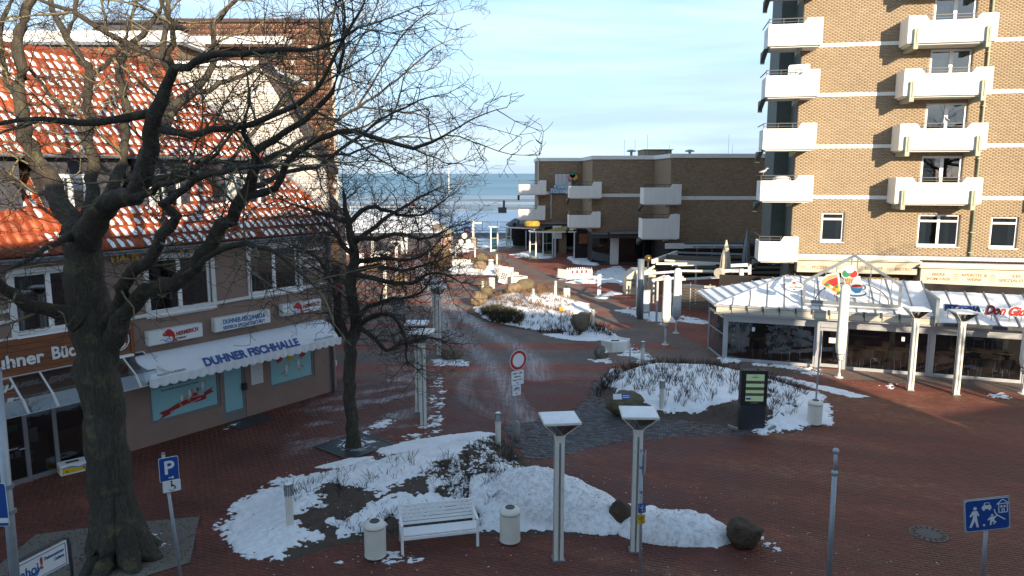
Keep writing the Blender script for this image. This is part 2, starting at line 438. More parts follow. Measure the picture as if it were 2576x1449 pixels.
# --- materials of the ground
def snowmat():
    m, N, L, P = nmat('snow')
    geo = N.new('ShaderNodeNewGeometry')
    n = N.new('ShaderNodeTexNoise'); n.inputs['Scale'].default_value = 2.2; n.inputs['Detail'].default_value = 9; n.inputs['Roughness'].default_value = .7
    L.new(geo.outputs['Position'], n.inputs['Vector'])
    r = ramp(N, [(.28, (.70, .72, .74)), (.55, (.84, .85, .86))]); L.new(n.outputs[0], r.inputs[0])
    at_ = N.new('ShaderNodeAttribute'); at_.attribute_name = 'grime'
    n2 = N.new('ShaderNodeTexNoise'); n2.inputs['Scale'].default_value = 9; n2.inputs['Detail'].default_value = 9; n2.inputs['Roughness'].default_value = .75
    L.new(geo.outputs['Position'], n2.inputs['Vector'])
    mr = N.new('ShaderNodeMapRange'); mr.inputs[1].default_value = .44; mr.inputs[2].default_value = .66; L.new(n2.outputs[0], mr.inputs[0])
    mu = N.new('ShaderNodeMath'); mu.operation = 'MULTIPLY'; L.new(mr.outputs[0], mu.inputs[0]); L.new(at_.outputs['Fac'], mu.inputs[1])
    mx = N.new('ShaderNodeMix'); mx.data_type = 'RGBA'; mx.inputs[7].default_value = (.26, .22, .18, 1)
    L.new(mu.outputs[0], mx.inputs[0]); L.new(r.outputs[0], mx.inputs[6]); L.new(mx.outputs[2], P.inputs['Base Color'])
    P.inputs['Roughness'].default_value = .75; P.inputs['Specular IOR Level'].default_value = .25
    n3 = N.new('ShaderNodeTexNoise'); n3.inputs['Scale'].default_value = 22; n3.inputs['Detail'].default_value = 6; L.new(geo.outputs['Position'], n3.inputs['Vector'])
    b = N.new('ShaderNodeBump'); b.inputs['Strength'].default_value = .5; b.inputs['Distance'].default_value = .03; L.new(n3.outputs[0], b.inputs['Height']); L.new(b.outputs[0], P.inputs['Normal'])
    return m
M['snow'] = snowmat()
def pavemat(name, sheet):
    m, N, L, P = nmat(name)
    def A(n):
        a = N.new('ShaderNodeAttribute'); a.attribute_name = n; return a.outputs['Fac']
    geo = N.new('ShaderNodeNewGeometry')
    k_ = 2.8 if sheet else 1.45; sc_ = lambda st: [(p_, tuple(min(1, q_ * k_) for q_ in c_)) for p_, c_ in st]  # far sheet lighter than the same near pavers: sunlight put into its colour
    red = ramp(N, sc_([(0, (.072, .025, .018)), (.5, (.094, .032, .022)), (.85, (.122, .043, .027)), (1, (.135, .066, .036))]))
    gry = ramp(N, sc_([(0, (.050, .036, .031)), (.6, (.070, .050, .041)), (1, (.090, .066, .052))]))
    tint = A('tint')
    if sheet:
        mp = N.new('ShaderNodeMapping'); mp.inputs['Rotation'].default_value = (0, 0, .34); L.new(geo.outputs['Position'], mp.inputs[0])
        br = N.new('ShaderNodeTexBrick'); br.inputs['Scale'].default_value = 1; br.inputs['Brick Width'].default_value = .21; br.inputs['Row Height'].default_value = .107
        br.inputs['Mortar Size'].default_value = .006; br.inputs['Color1'].default_value = (0, 0, 0, 1); br.inputs['Color2'].default_value = (1, 1, 1, 1); br.inputs['Mortar'].default_value = (0, 0, 0, 1)
        L.new(mp.outputs[0], br.inputs['Vector'])
        n0 = N.new('ShaderNodeTexNoise'); n0.inputs['Scale'].default_value = .5; n0.inputs['Detail'].default_value = 8; L.new(geo.outputs['Position'], n0.inputs['Vector'])
        mm = N.new('ShaderNodeMix'); mm.inputs[0].default_value = .62; L.new(br.outputs['Color'], mm.inputs[2]); L.new(n0.outputs[0], mm.inputs[3]); tint = mm.outputs[0]
    L.new(tint, red.inputs[0]); L.new(tint, gry.inputs[0])
    mx = N.new('ShaderNodeMix'); mx.data_type = 'RGBA'; L.new(A('band'), mx.inputs[0]); L.new(red.outputs[0], mx.inputs[6]); L.new(gry.outputs[0], mx.inputs[7])
    n = N.new('ShaderNodeTexNoise'); n.inputs['Scale'].default_value = .45; n.inputs['Detail'].default_value = 9; n.inputs['Roughness'].default_value = .7; L.new(geo.outputs['Position'], n.inputs['Vector'])
    mr = N.new('ShaderNodeMapRange'); mr.inputs[1].default_value = .3; mr.inputs[2].default_value = .7; mr.inputs[3].default_value = .62; mr.inputs[4].default_value = 1.35; L.new(n.outputs[0], mr.inputs[0])
    m2 = N.new('ShaderNodeMix'); m2.data_type = 'RGBA'; m2.blend_type = 'MULTIPLY'; m2.inputs[0].default_value = 1; L.new(mx.outputs[2], m2.inputs[6]); L.new(mr.outputs[0], m2.inputs[7])
    col = m2.outputs[2]
    if sheet:
        m3 = N.new('ShaderNodeMix'); m3.data_type = 'RGBA'; m3.inputs[7].default_value = (.035, .028, .025, 1)
        L.new(br.outputs['Fac'], m3.inputs[0]); L.new(col, m3.inputs[6]); col = m3.outputs[2]
    mpf = N.new('ShaderNodeMapping'); mpf.inputs['Rotation'].default_value = (0, 0, .22); mpf.inputs['Scale'].default_value = (6, .35, 1); L.new(geo.outputs['Position'], mpf.inputs[0])
    nf = N.new('ShaderNodeTexNoise'); nf.inputs['Scale'].default_value = 1.4; nf.inputs['Detail'].default_value = 9; nf.inputs['Roughness'].default_value = .8; L.new(mpf.outputs[0], nf.inputs['Vector'])
    mf = N.new('ShaderNodeMapRange'); mf.inputs[1].default_value = .36; mf.inputs[2].default_value = .62; L.new(nf.outputs[0], mf.inputs[0])
    mu = N.new('ShaderNodeMath'); mu.operation = 'MULTIPLY'; mu.use_clamp = True; L.new(mf.outputs[0], mu.inputs[0]); L.new(A('frost'), mu.inputs[1])
    m4 = N.new('ShaderNodeMix'); m4.data_type = 'RGBA'; m4.inputs[7].default_value = (.62, .65, .68, 1); L.new(mu.outputs[0], m4.inputs[0]); L.new(col, m4.inputs[6])
    L.new(m4.outputs[2], P.inputs['Base Color'])
    rr = N.new('ShaderNodeMapRange'); rr.inputs[1].default_value = .35; rr.inputs[2].default_value = .7; rr.inputs[3].default_value = .50 if not sheet else .62; rr.inputs[4].default_value = .85; L.new(n.outputs[0], rr.inputs[0])
    L.new(rr.outputs[0], P.inputs['Roughness']); P.inputs['Specular IOR Level'].default_value = .30 if not sheet else .15
    nb = N.new('ShaderNodeTexNoise'); nb.inputs['Scale'].default_value = 60; L.new(geo.outputs['Position'], nb.inputs['Vector'])
    b = N.new('ShaderNodeBump'); b.inputs['Strength'].default_value = .3; b.inputs['Distance'].default_value = .006
    if sheet:
        ad = N.new('ShaderNodeMath'); ad.operation = 'SUBTRACT'; L.new(nb.outputs[0], ad.inputs[0]); L.new(br.outputs['Fac'], ad.inputs[1]); L.new(ad.outputs[0], b.inputs['Height'])
    else: L.new(nb.outputs[0], b.inputs['Height'])
    L.new(b.outputs[0], P.inputs['Normal'])
    return m
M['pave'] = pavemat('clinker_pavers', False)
M['pave_sheet'] = pavemat('clinker_paving_far_sunlit', True)
M['joint'] = mat('joint_sand', (.072,.033,.025), .95, .3, 3)
M['sett'] = tintmat('granite_setts', [(0, (.042,.044,.048)), (.6, (.075,.078,.082)), (1, (.12,.12,.12))], .6, .3)

# --- zones of the paving
GREY_STRIP = gp([(1195,618),(1270,652),(1349,685),(1412,715),(1491,741),(1523,762),(1586,795),(1680,849),(1759,883),(1838,911),(1960,928),(2100,940),(2340,957),(2600,980)])
TRACKS = [gp(q) for q in (
    [(1040,640),(1062,690),(1092,760),(1125,827),(1205,885),(1258,952),(1290,1010),(1330,1060)],
    [(1060,650),(1078,690),(1110,740),(1140,777),(1227,834),(1300,872),(1345,905),(1352,950)],
    [(1262,885),(1200,930),(1164,965),(1175,1005),(1232,1040),(1290,1062)],
    [(1240,930),(1222,975),(1240,1015),(1300,1055)])]
BANDS = [(29.0, 29.7), (31.0, 33.7), (35.0, 38.6), (39.9, 42.4), (43.6, 46.2), (47.4, 49.9), (51.1, 53.6), (54.8, 57.4), (58.6, 61.2), (62.4, 65)]
COBBLE = gp([(1262,1075),(1330,1060),(1430,1040),(1480,1000),(1490,965),(1535,925),(1560,1000),(1640,1045),(1750,1060),(1840,1065),(1905,1092),(1700,1100),(1560,1112),(1450,1135),(1370,1158),(1320,1152),(1290,1110)])
GRAVEL = gp([(-60,1470),(90,1345),(300,1318),(502,1300),(478,1415),(300,1470),(200,1520)])
def zone_attrs(P):
    band = np.zeros(len(P))
    for a, b in BANDS: band = np.maximum(band, ((P[:, 1] > a) & (P[:, 1] < b)) * 1.0)
    d, s = ldist(P, GREY_STRIP)
    right = np.interp(P[:, 1], GREY_STRIP[::-1, 1], GREY_STRIP[::-1, 0])
    band *= (P[:, 0] < right - .2)
    band = np.maximum(band, (P[:, 1] > 79) * 1.0)
    band = np.maximum(band, (d < .75) * 1.0)
    frost = np.zeros(len(P))
    for i, t in enumerate(TRACKS):
        d, s = ldist(P, t); w = (.55, .65, .38, .34)[i]
        streak = .35 + .95 * vnoise(d * 19 + i * 31, s * .22)
        f = np.clip(1 - d / w, 0, 1) ** .7 * streak * (.95, .95, .6, .5)[i]
        frost = np.maximum(frost, f * np.clip(s / 6, 0, 1) * (.5 + .8 * fbm(P[:, 0], P[:, 1], .3, 3)))
    # thin smears of frozen slush left by sweeping, on the left side of the square
    z = sdist(P, gp([(620,1060),(1000,900),(1110,830),(1130,1100),(960,1130),(720,1190)]))
    frost = np.maximum(frost, np.clip(z * .5, 0, 1) * np.clip((fbm(P[:, 0] * .55 + P[:, 1] * .3, P[:, 1] * 1.3 - P[:, 0] * .9, 1.1, 4) - .54) * 5, 0, .75))
    return band, np.clip(frost * .72, 0, .7)

# --- land, water
o = MB().box(-400, 400, -80, 108, -1.2, -.03).build('ground', mat('dark_earth', (.06,.05,.045), .95, .3, .5)); tag(o, 'bare ground under the paving of the square', 'ground', kind='structure')
def seamat():
    m, N, L, P = nmat('sea_and_mud_flats')
    geo = N.new('ShaderNodeNewGeometry'); sep = N.new('ShaderNodeSeparateXYZ'); L.new(geo.outputs['Position'], sep.inputs[0])
    mp = N.new('ShaderNodeMapping'); mp.inputs['Scale'].default_value = (.010, .045, 1); L.new(geo.outputs['Position'], mp.inputs[0])
    n = N.new('ShaderNodeTexNoise'); n.inputs['Scale'].default_value = 1.0; n.inputs['Detail'].default_value = 9; n.inputs['Roughness'].default_value = .62; n.inputs['Distortion'].default_value = .6; L.new(mp.outputs[0], n.inputs['Vector'])
    mud = ramp(N, [(.36, (.17, .155, .15)), (.47, (.22, .23, .24)), (.53, (.25, .35, .43)), (.66, (.50, .57, .62))]); L.new(n.outputs[0], mud.inputs[0])
    mp2 = N.new('ShaderNodeMapping'); mp2.inputs['Scale'].default_value = (.0012, .006, 1); L.new(geo.outputs['Position'], mp2.inputs[0])
    n2 = N.new('ShaderNodeTexNoise'); n2.inputs['Scale'].default_value = 1; n2.inputs['Detail'].default_value = 8; L.new(mp2.outputs[0], n2.inputs['Vector'])
    wat = ramp(N, [(.35, (.105, .20, .27)), (.6, (.17, .29, .37)), (.75, (.25, .34, .40))]); L.new(n2.outputs[0], wat.inputs[0])
    ad = N.new('ShaderNodeMath'); ad.operation = 'MULTIPLY_ADD'; ad.inputs[1].default_value = 500; L.new(n2.outputs[0], ad.inputs[0]); L.new(sep.outputs[1], ad.inputs[2])
    mr = N.new('ShaderNodeMapRange'); mr.inputs[1].default_value = 440; mr.inputs[2].default_value = 640; L.new(ad.outputs[0], mr.inputs[0])
    mx = N.new('ShaderNodeMix'); mx.data_type = 'RGBA'; L.new(mr.outputs[0], mx.inputs[0]); L.new(mud.outputs[0], mx.inputs[6]); L.new(wat.outputs[0], mx.inputs[7])
    L.new(mx.outputs[2], P.inputs['Base Color']); P.inputs['Roughness'].default_value = .5; P.inputs['Specular IOR Level'].default_value = .2
    nb = N.new('ShaderNodeTexNoise'); nb.inputs['Scale'].default_value = 40; L.new(mp.outputs[0], nb.inputs['Vector'])
    b = N.new('ShaderNodeBump'); b.inputs['Strength'].default_value = .6; b.inputs['Distance'].default_value = .3; L.new(nb.outputs[0], b.inputs['Height']); L.new(b.outputs[0], P.inputs['Normal'])
    return m
o = MB().box(-16000, 16000, 108.01, 24000, -3, -1.0).build('sea', seamat()); tag(o, 'calm cold sea and wet mud flats reaching the horizon', 'sea', kind='structure')
# dike under snow along the shore
xs = np.linspace(-120, 60, 181); prof = [(105.6, -.02), (106.5, .15), (110, .75), (114, 1.4), (118, 1.9), (122.5, 1.95), (123, 1.2), (126, -1.2)]
V = []; 
for x in xs:
    for (y, z) in prof: V.append((x, y + .25 * (vnoise(np.array([x * .3]), np.array([y]))[0] - .5), z + .08 * (vnoise(np.array([x * .5]), np.array([y * .4]))[0] - .5)))
k = len(prof); Fq = [(i*k+j, (i+1)*k+j, (i+1)*k+j+1, i*k+j+1) for i in range(len(xs)-1) for j in range(k-1)]
o = npmesh('dike', V, Fq, M['snow'], smooth=True); tag(o, 'snow covered sea dike with a flat promenade along its top', 'dike', kind='structure')
o = MB().box(-120, 60, 97.2, 105.8, -.025, .004).build('shore_road', M['asphalt']); tag(o, 'dark asphalt road along the foot of the snowy dike', 'road', kind='structure')
o = MB().box(-120, 60, 102.4, 106.2, .008, .06).build('snow_verge', M['snow']); tag(o, 'strip of ploughed snow beside the shore road', 'snow', kind='stuff')
V = [at(u, v, Y) for u, v, Y in ((1074,590,104.5),(1098,590,104.5),(1140,548,117),(1118,548,117))]
o = MB().add([(p[0], p[1], p[2] + q) for q in (-.3, .05) for p in [np.array([-11.9,105.5,.0]), np.array([-10.4,105.5,.0]), np.array([-9.0,117.5,1.86]), np.array([-11.2,117.5,1.86])]],
     [(0,1,2,3),(7,6,5,4),(0,4,5,1),(1,5,6,2),(2,6,7,3),(3,7,4,0)]).build('dike_path', mat('sandy_path', (.36,.27,.17), .9, .2, 1)); tag(o, 'bare sandy path climbing the snowy dike', 'path', kind='structure')

# far paving: one sheet with bands and frost
gx = np.arange(-34, 33, .22); gy = np.concatenate([np.arange(28.6, 50, .2), np.arange(50, 98, .45)])
X, Y = np.meshgrid(gx, gy); P = np.c_[X.ravel(), Y.ravel()]
band, frost = zone_attrs(P)
nx, ny = len(gx), len(gy); idx = np.arange(nx * ny).reshape(ny, nx)
Fq = np.c_[idx[:-1, :-1].ravel(), idx[:-1, 1:].ravel(), idx[1:, 1:].ravel(), idx[1:, :-1].ravel()]
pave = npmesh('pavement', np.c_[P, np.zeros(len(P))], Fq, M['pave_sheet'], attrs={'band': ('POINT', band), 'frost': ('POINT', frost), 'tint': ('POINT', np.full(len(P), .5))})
tag(pave, 'red clinker paving of the square crossed by grey bands', 'pavement', kind='structure')
MB().box(-36, 34, 8, 28.6, -.028, -.012).build('bedding', M['joint'], pave)

# near pavers, each with its own edges
def pavers(L_, W_, ang, region, avoid, gap, seed, h=.03):
    r = np.random.RandomState(seed)
    c, s_ = cos(ang), sin(ang)
    u = np.arange(-60, 60, L_ + gap); v = np.arange(-60, 60, W_ + gap)
    U, Vv = np.meshgrid(u, v); U = U + (np.arange(len(v)) % 2)[:, None] * (L_ + gap) / 2
    U = U.ravel(); Vv = Vv.ravel()
    C = np.c_[U * c - Vv * s_, U * s_ + Vv * c]
    C[:, 1] += 20
    k = region(C)
    for a in avoid: k &= sdist(C, a) < 0
    C = C[k]; n = len(C)
    hl, hw = L_ / 2 - r.rand(n) * .001, W_ / 2 - r.rand(n) * .001
    rot = ang + (r.rand(n) - .5) * .03; zc_ = (r.rand(n) - .5) * .004 + .012 * (fbm(C[:, 0], C[:, 1], .35, 2) - .5)
    tx, ty = (r.rand(n) - .5) * .03, (r.rand(n) - .5) * .03
    b = .007
    def ring(dl, z):
        out = []
        for sx, sy in ((-1,-1),(1,-1),(1,1),(-1,1)):
            x = sx * (hl - dl); y = sy * (hw - dl)
            out.append(np.c_[C[:, 0] + x * np.cos(rot) - y * np.sin(rot), C[:, 1] + x * np.sin(rot) + y * np.cos(rot), zc_ + z + tx * x + ty * y])
        return out
    R = ring(0, -h) + ring(0, -b * .8) + ring(b, 0)
    V = np.stack(R, 1).reshape(-1, 3)
    q = np.array([(0,1,5,4),(1,2,6,5),(2,3,7,6),(3,0,4,7),(4,5,9,8),(5,6,10,9),(6,7,11,10),(7,4,8,11),(8,9,10,11)])
    Fq = (np.arange(n)[:, None, None] * 12 + q[None]).reshape(-1, 4)
    return C, V, Fq, 9
def split_pieces(C, V, Fq, nf, nv, tint, matl, parent, name, attrs=None, n_ind=300, key=None, seed=0):
    """the pieces that show largest become objects of their own, the rest one mesh"""
    n = len(C); order = np.argsort(key if key is not None else C[:, 1])
    ind = order[:n_ind]; rest = np.ones(n, bool); rest[ind] = False
    V3 = V.reshape(n, nv, 3); F3 = Fq.reshape(n, nf, -1) - (np.arange(n) * nv)[:, None, None]
    ra = {'tint': ('FACE', np.repeat(tint[rest], nf))}
    for a, arr in (attrs or {}).items(): ra[a] = ('FACE', np.repeat(arr[rest], nf))
    m = rest.sum()
    if m: npmesh(name + 's', V3[rest].reshape(-1, 3), (F3[rest] + (np.arange(m) * nv)[:, None, None]).reshape(-1, Fq.shape[1]), matl, parent, ra, kind='stuff')
    for i in ind:
        cen = V3[i].mean(0)
        at2 = {'tint': ('FACE', np.full(nf, tint[i]))}
        for a, arr in (attrs or {}).items(): at2[a] = ('FACE', np.full(nf, arr[i]))
        npmesh(name, V3[i] - cen, F3[i], matl, parent, at2, loc=tuple(cen))
def wear(C):
    # worn lighter wheel lines where cars turn
    return np.clip(.46 + np.clip((C[:, 0] + 2) * .02, -.1, .22) + (fbm(C[:, 0] * .35 + C[:, 1] * .15, C[:, 1] * 1.5 + C[:, 0] * .55, .6, 4) - .5) * 1.7, 0, 1)
region = lambda C: (C[:, 1] > 12.9) & (C[:, 1] < 28.75) & (np.abs(C[:, 0]) < .74 * C[:, 1] + .6) & (C[:, 0] > -1 * 0.74 * C[:, 1] - .6)
C, V, Fq, nf = pavers(.20, .10, -.34, region, [COBBLE, GRAVEL], .0055, 5)
band, frost = zone_attrs(C); r = np.random.RandomState(2)
tint = np.clip(wear(C) * .85 + (r.rand(len(C)) - .5) * .40, 0, 1)
key = C[:, 1] + np.abs(C[:, 0] - 6) * .25
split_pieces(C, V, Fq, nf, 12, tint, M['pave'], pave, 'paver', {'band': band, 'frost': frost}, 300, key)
# granite setts of the crossing
cob = MB().add([(p[0], p[1], z) for z in (-.026, -.008) for p in COBBLE], [tuple(range(len(COBBLE))), tuple(range(2*len(COBBLE)-1, len(COBBLE)-1, -1))]).build('sett_crossing', M['joint'])
tag(cob, 'grey granite sett paving curving past the planted beds', 'paving', kind='structure')
C, V, Fq, nf = pavers(.15, .13, -.2, lambda C: sdist(C, COBBLE) > 0.02, [], .016, 9, .04)
V[:, 2] += .012 * (np.repeat(np.random.RandomState(4).rand(len(C)), 12) - .5)
split_pieces(C, V, Fq, nf, 12, np.random.RandomState(8).rand(len(C)), M['sett'], cob, 'sett', None, 300)

# tree pit
o = MB().add([(p[0], p[1], z) for z in (-.02, .006) for p in GRAVEL], [tuple(range(len(GRAVEL))), tuple(range(2*len(GRAVEL)-1, len(GRAVEL)-1, -1))] ).build('tree_pit', M['gravel']); tag(o, 'grey gravel tree pit around the big trunk', 'gravel', kind='stuff')

# --- planted beds: height field
BEDS = [(gp([(575,1325),(640,1265),(760,1205),(960,1150),(1190,1098),(1260,1100),(1310,1150),(1400,1230),(1520,1290),(1600,1300),(1640,1340),(1530,1345),(1380,1348),(1230,1345),(980,1350),(850,1372),(700,1418),(605,1385)]), .42, 1.6),
        (gp([(1500,985),(1535,945),(1610,922),(1800,928),(1950,962),(2050,992),(2094,1025),(2085,1062),(1990,1090),(1900,1088),(1760,1060),(1660,1050),(1560,1052)]), .42, 1.3),
        (gp([(1172,785),(1215,808),(1290,826),(1400,840),(1480,856),(1545,858),(1535,830),(1470,800),(1410,786),(1475,768),(1440,745),(1340,735),(1260,742),(1200,760)]), .60, 2.4),
        (gp([(1075,668),(1130,690),(1215,690),(1260,690),(1240,672),(1150,660),(1090,655)]), .35, 2.0)]
PILES = [(g(1400,1285)[:2], 1.75, 1.05, .72, -.25), (g(1240,1270)[:2], .9, .9, .2, 0), (g(1490,1315)[:2], 1.0, .6, .25, -.2), (g(1700,1345)[:2], 1.35, .55, .52, -.12), (g(1330,1260)[:2], .8, .8, .30, 0)]
def height(P):
    h = np.zeros(len(P))
    for poly, H, D in BEDS:
        d = sdist(P, poly); t = np.clip(d / D, 0, 1); h = np.maximum(h, H * t * t * (3 - 2 * t) + (d > 0) * (.05 * (fbm(P[:, 0], P[:, 1], 2.2, 4) - .4) * np.clip(d * 3, 0, 1)))
    return h
def pileh(P):
    h = np.zeros(len(P))
    for c, a, b, H, an in PILES:
        q = P - c; x = q[:, 0] * cos(an) + q[:, 1] * sin(an); y = -q[:, 0] * sin(an) + q[:, 1] * cos(an)
        h = np.maximum(h, H * np.clip(1 - (x / a) ** 2 - (y / b) ** 2, 0, 1) ** .8)
    return h
def ghz(u, v):
    Z_ = np.linspace(.8, 0, 81); Q_ = np.array([g(u, v, z) for z in Z_]); H_ = height(Q_[:, :2]); k = int(np.argmax(H_ >= Z_)) if (H_ >= Z_).any() else 80
    return Q_[k]
def hgrid(bb, cell):
    gx = np.arange(bb[0], bb[2] + cell, cell); gy = np.arange(bb[1], bb[3] + cell, cell)
    X, Y = np.meshgrid(gx, gy); return np.c_[X.ravel(), Y.ravel()], len(gx), len(gy)
def field_mesh(name, P, nx, ny, Z, keepv, matl, smooth=True, attrs=None, kind=None):
    idx = np.arange(nx * ny).reshape(ny, nx)
    Fq = np.c_[idx[:-1, :-1].ravel(), idx[:-1, 1:].ravel(), idx[1:, 1:].ravel(), idx[1:, :-1].ravel()]
    Fq = Fq[keepv[Fq].any(1)]
    used, inv = np.unique(Fq.ravel(), return_inverse=True)
    at2 = {a: ('POINT', arr[used]) for a, arr in (attrs or {}).items()}
    return npmesh(name, np.c_[P, Z][used], inv.reshape(-1, 4), matl, None, at2, smooth, kind)
for i, (poly, H, D) in enumerate(BEDS):
    bb = (*poly.min(0) - .2, *poly.max(0) + .2)
    P, nx, ny = hgrid(bb, (.05, .08, .14, .25)[i]); d = sdist(P, poly)
    o = field_mesh('soil_bed', P, nx, ny, np.where(d > -.02, height(P) + .006, -.04), d > 0, M['soil'])
    tag(o, ['long low earth bed behind the white bench', 'rounded earth bed around the black display pillar', 'shrub bed in the sunlit middle of the square', 'small far bed in front of the barrels'][i], 'planting bed', kind='structure')

def snow(label, poly, thick=.06, fall=.25, amp=1.0, thr=.25, freq=2.0, cell=.05, seed=0, use_pile=False, ani=(1, 1), grime=0.0, name='snow'):
    poly = np.array([ghz(u, v)[:2] for u, v in poly]) if not isinstance(poly, np.ndarray) else poly
    ex = .15
    P, nx, ny = hgrid((*poly.min(0) - ex, *poly.max(0) + ex), cell)
    d = sdist(P, poly); e = np.clip(d / fall, -1, 1)
    nz = .60 * fbm(P[:, 0] * ani[0] + seed * 13.7, P[:, 1] * ani[1] + seed * 5.1, freq, 4) + .26 * fbm(P[:, 0] * ani[0] + seed * 3.1, P[:, 1] * ani[1] * 1.5, freq * 4.5, 3) + .22 * vnoise(P[:, 0] * 11 + seed, P[:, 1] * 15) - .55
    val = np.where(d > -ex, e * .5 + nz * amp * 2.2 + .5 - thr, -1)
    t = np.clip(val * 1.7, -1, 1)
    base = height(P); ph = pileh(P) if use_pile else 0
    if use_pile: t = np.where(ph > .03, np.maximum(t, np.clip(ph * 6, 0, 1) - .0), t); ph = ph * (1 + .30 * (fbm(P[:, 0], P[:, 1], 3.2, 4) - .5)) + .06 * (fbm(P[:, 0] + 9, P[:, 1], 7, 3) - .5) * (ph > .05)
    Z = base + ph + np.where(t > 0, .004 + thick * np.clip(t, 0, 1) ** .85 * (.7 + .6 * fbm(P[:, 0] + 3, P[:, 1], 4.5, 3)), -.012)
    gr = np.clip((ph > .08) * grime + np.clip(.35 - t, 0, 1) * .8, 0, 1) if use_pile else np.clip(.4 - t, 0, 1) * .9 + grime
    if not isinstance(gr, np.ndarray): gr = np.full(len(P), gr)
    o = field_mesh(name, P, nx, ny, Z, t > 0, M['snow'], attrs={'grime': np.clip(gr, 0, 1)})
    return tag(o, label, 'snow', kind='stuff')
# front bed
snow('trampled snow over the left end of the bed', [(548,1325),(600,1268),(700,1205),(850,1180),(1000,1140),(1190,1092),(1245,1098),(1190,1128),(1100,1165),(1060,1205),(960,1240),(890,1222),(825,1222),(810,1272),(740,1300),(800,1352),(700,1416),(600,1388)], .07, .32, .95, .50, 1.7, .03, 1, grime=.15)
snow('snow bank behind the white bench', [(820,1312),(900,1278),(960,1248),(1080,1238),(1140,1262),(1120,1285),(1010,1305),(930,1335),(850,1352)], .08, .28, 1.0, .52, 2.0, .03, 2, grime=.1)
snow('ploughed snow heaps right of the bench', np.array([g(1190,1340)[:2], g(1225,1260)[:2], g(1250,1190)[:2], g(1400,1190)[:2], g(1545,1265)[:2], g(1640,1275)[:2], g(1835,1340)[:2], g(1800,1372)[:2], g(1690,1362)[:2], g(1640,1335)[:2], g(1530,1330)[:2], g(1380,1338)[:2]]), .06, .2, .6, .40, 1.6, .035, 3, True, grime=.55)
snow('speckled snow between the dead stems', [(1040,1190),(1120,1140),(1240,1105),(1290,1140),(1330,1190),(1250,1290),(1150,1300),(1060,1260)], .04, .3, 1.35, .98, 2.6, .03, 4, ani=(1.6, .8), grime=.2)
snow('thin snow ridge on the rear edge of the bed', [(955,1132),(1040,1108),(1200,1088),(1245,1092),(1120,1118),(975,1142)], .05, .10, .5, .2, 2, .035, 5)
snow('narrow snow streak by the tree grate', [(795,1176),(880,1154),(935,1150),(860,1176)], .04, .08, .5, .2, 3, .03, 6)
snow('snow strip running along the red paving', [(1475,1245),(1580,1268),(1640,1295),(1560,1290)], .05, .12, .5, .25, 2, .035, 7)
# middle bed
snow('clean snow between cut shrubs in the middle bed', [(1522,962),(1545,930),(1640,918),(1800,922),(1865,935),(1862,1000),(1800,1022),(1745,1040),(1650,1030),(1600,1000),(1560,985)], .07, .25, .7, .30, 2.0, .04, 8)
snow('snow over the right end of the middle bed', [(1925,940),(2050,985),(2100,1022),(2095,1065),(1990,1082),(1925,1092),(1895,1085),(1930,1040)], .06, .25, 1.1, .58, 1.8, .04, 9, grime=.1)
snow('swept snow line curving right of the bed', [(1940,945),(1975,948),(2080,972),(2190,998),(2140,1000),(2040,975)], .03, .12, .8, .45, 2.6, .05, 10, ani=(.8, 1.4))
# back bed
snow('snow on the shrubs in the sunlit bed', [(1190,775),(1260,745),(1340,738),(1420,745),(1475,765),(1420,785),(1480,812),(1440,830),(1330,826),(1230,805)], .09, .5, .6, .33, 1.3, .10, 11)
snow('snow tail on the corner of the sunlit bed', [(1370,842),(1440,832),(1520,826),(1560,850),(1480,858),(1400,850)], .07, .3, .7, .3, 1.5, .09, 12)
snow('snow patch beside the sunlit bin', [(1400,790),(1430,762),(1470,765),(1495,785),(1440,790)], .06, .3, .7, .35, 1.5, .10, 13)
snow('snow in the far bed near the barrels', [(1135,672),(1160,655),(1230,660),(1290,680),(1260,692),(1140,688)], .10, .6, .6, .3, .9, .18, 14)
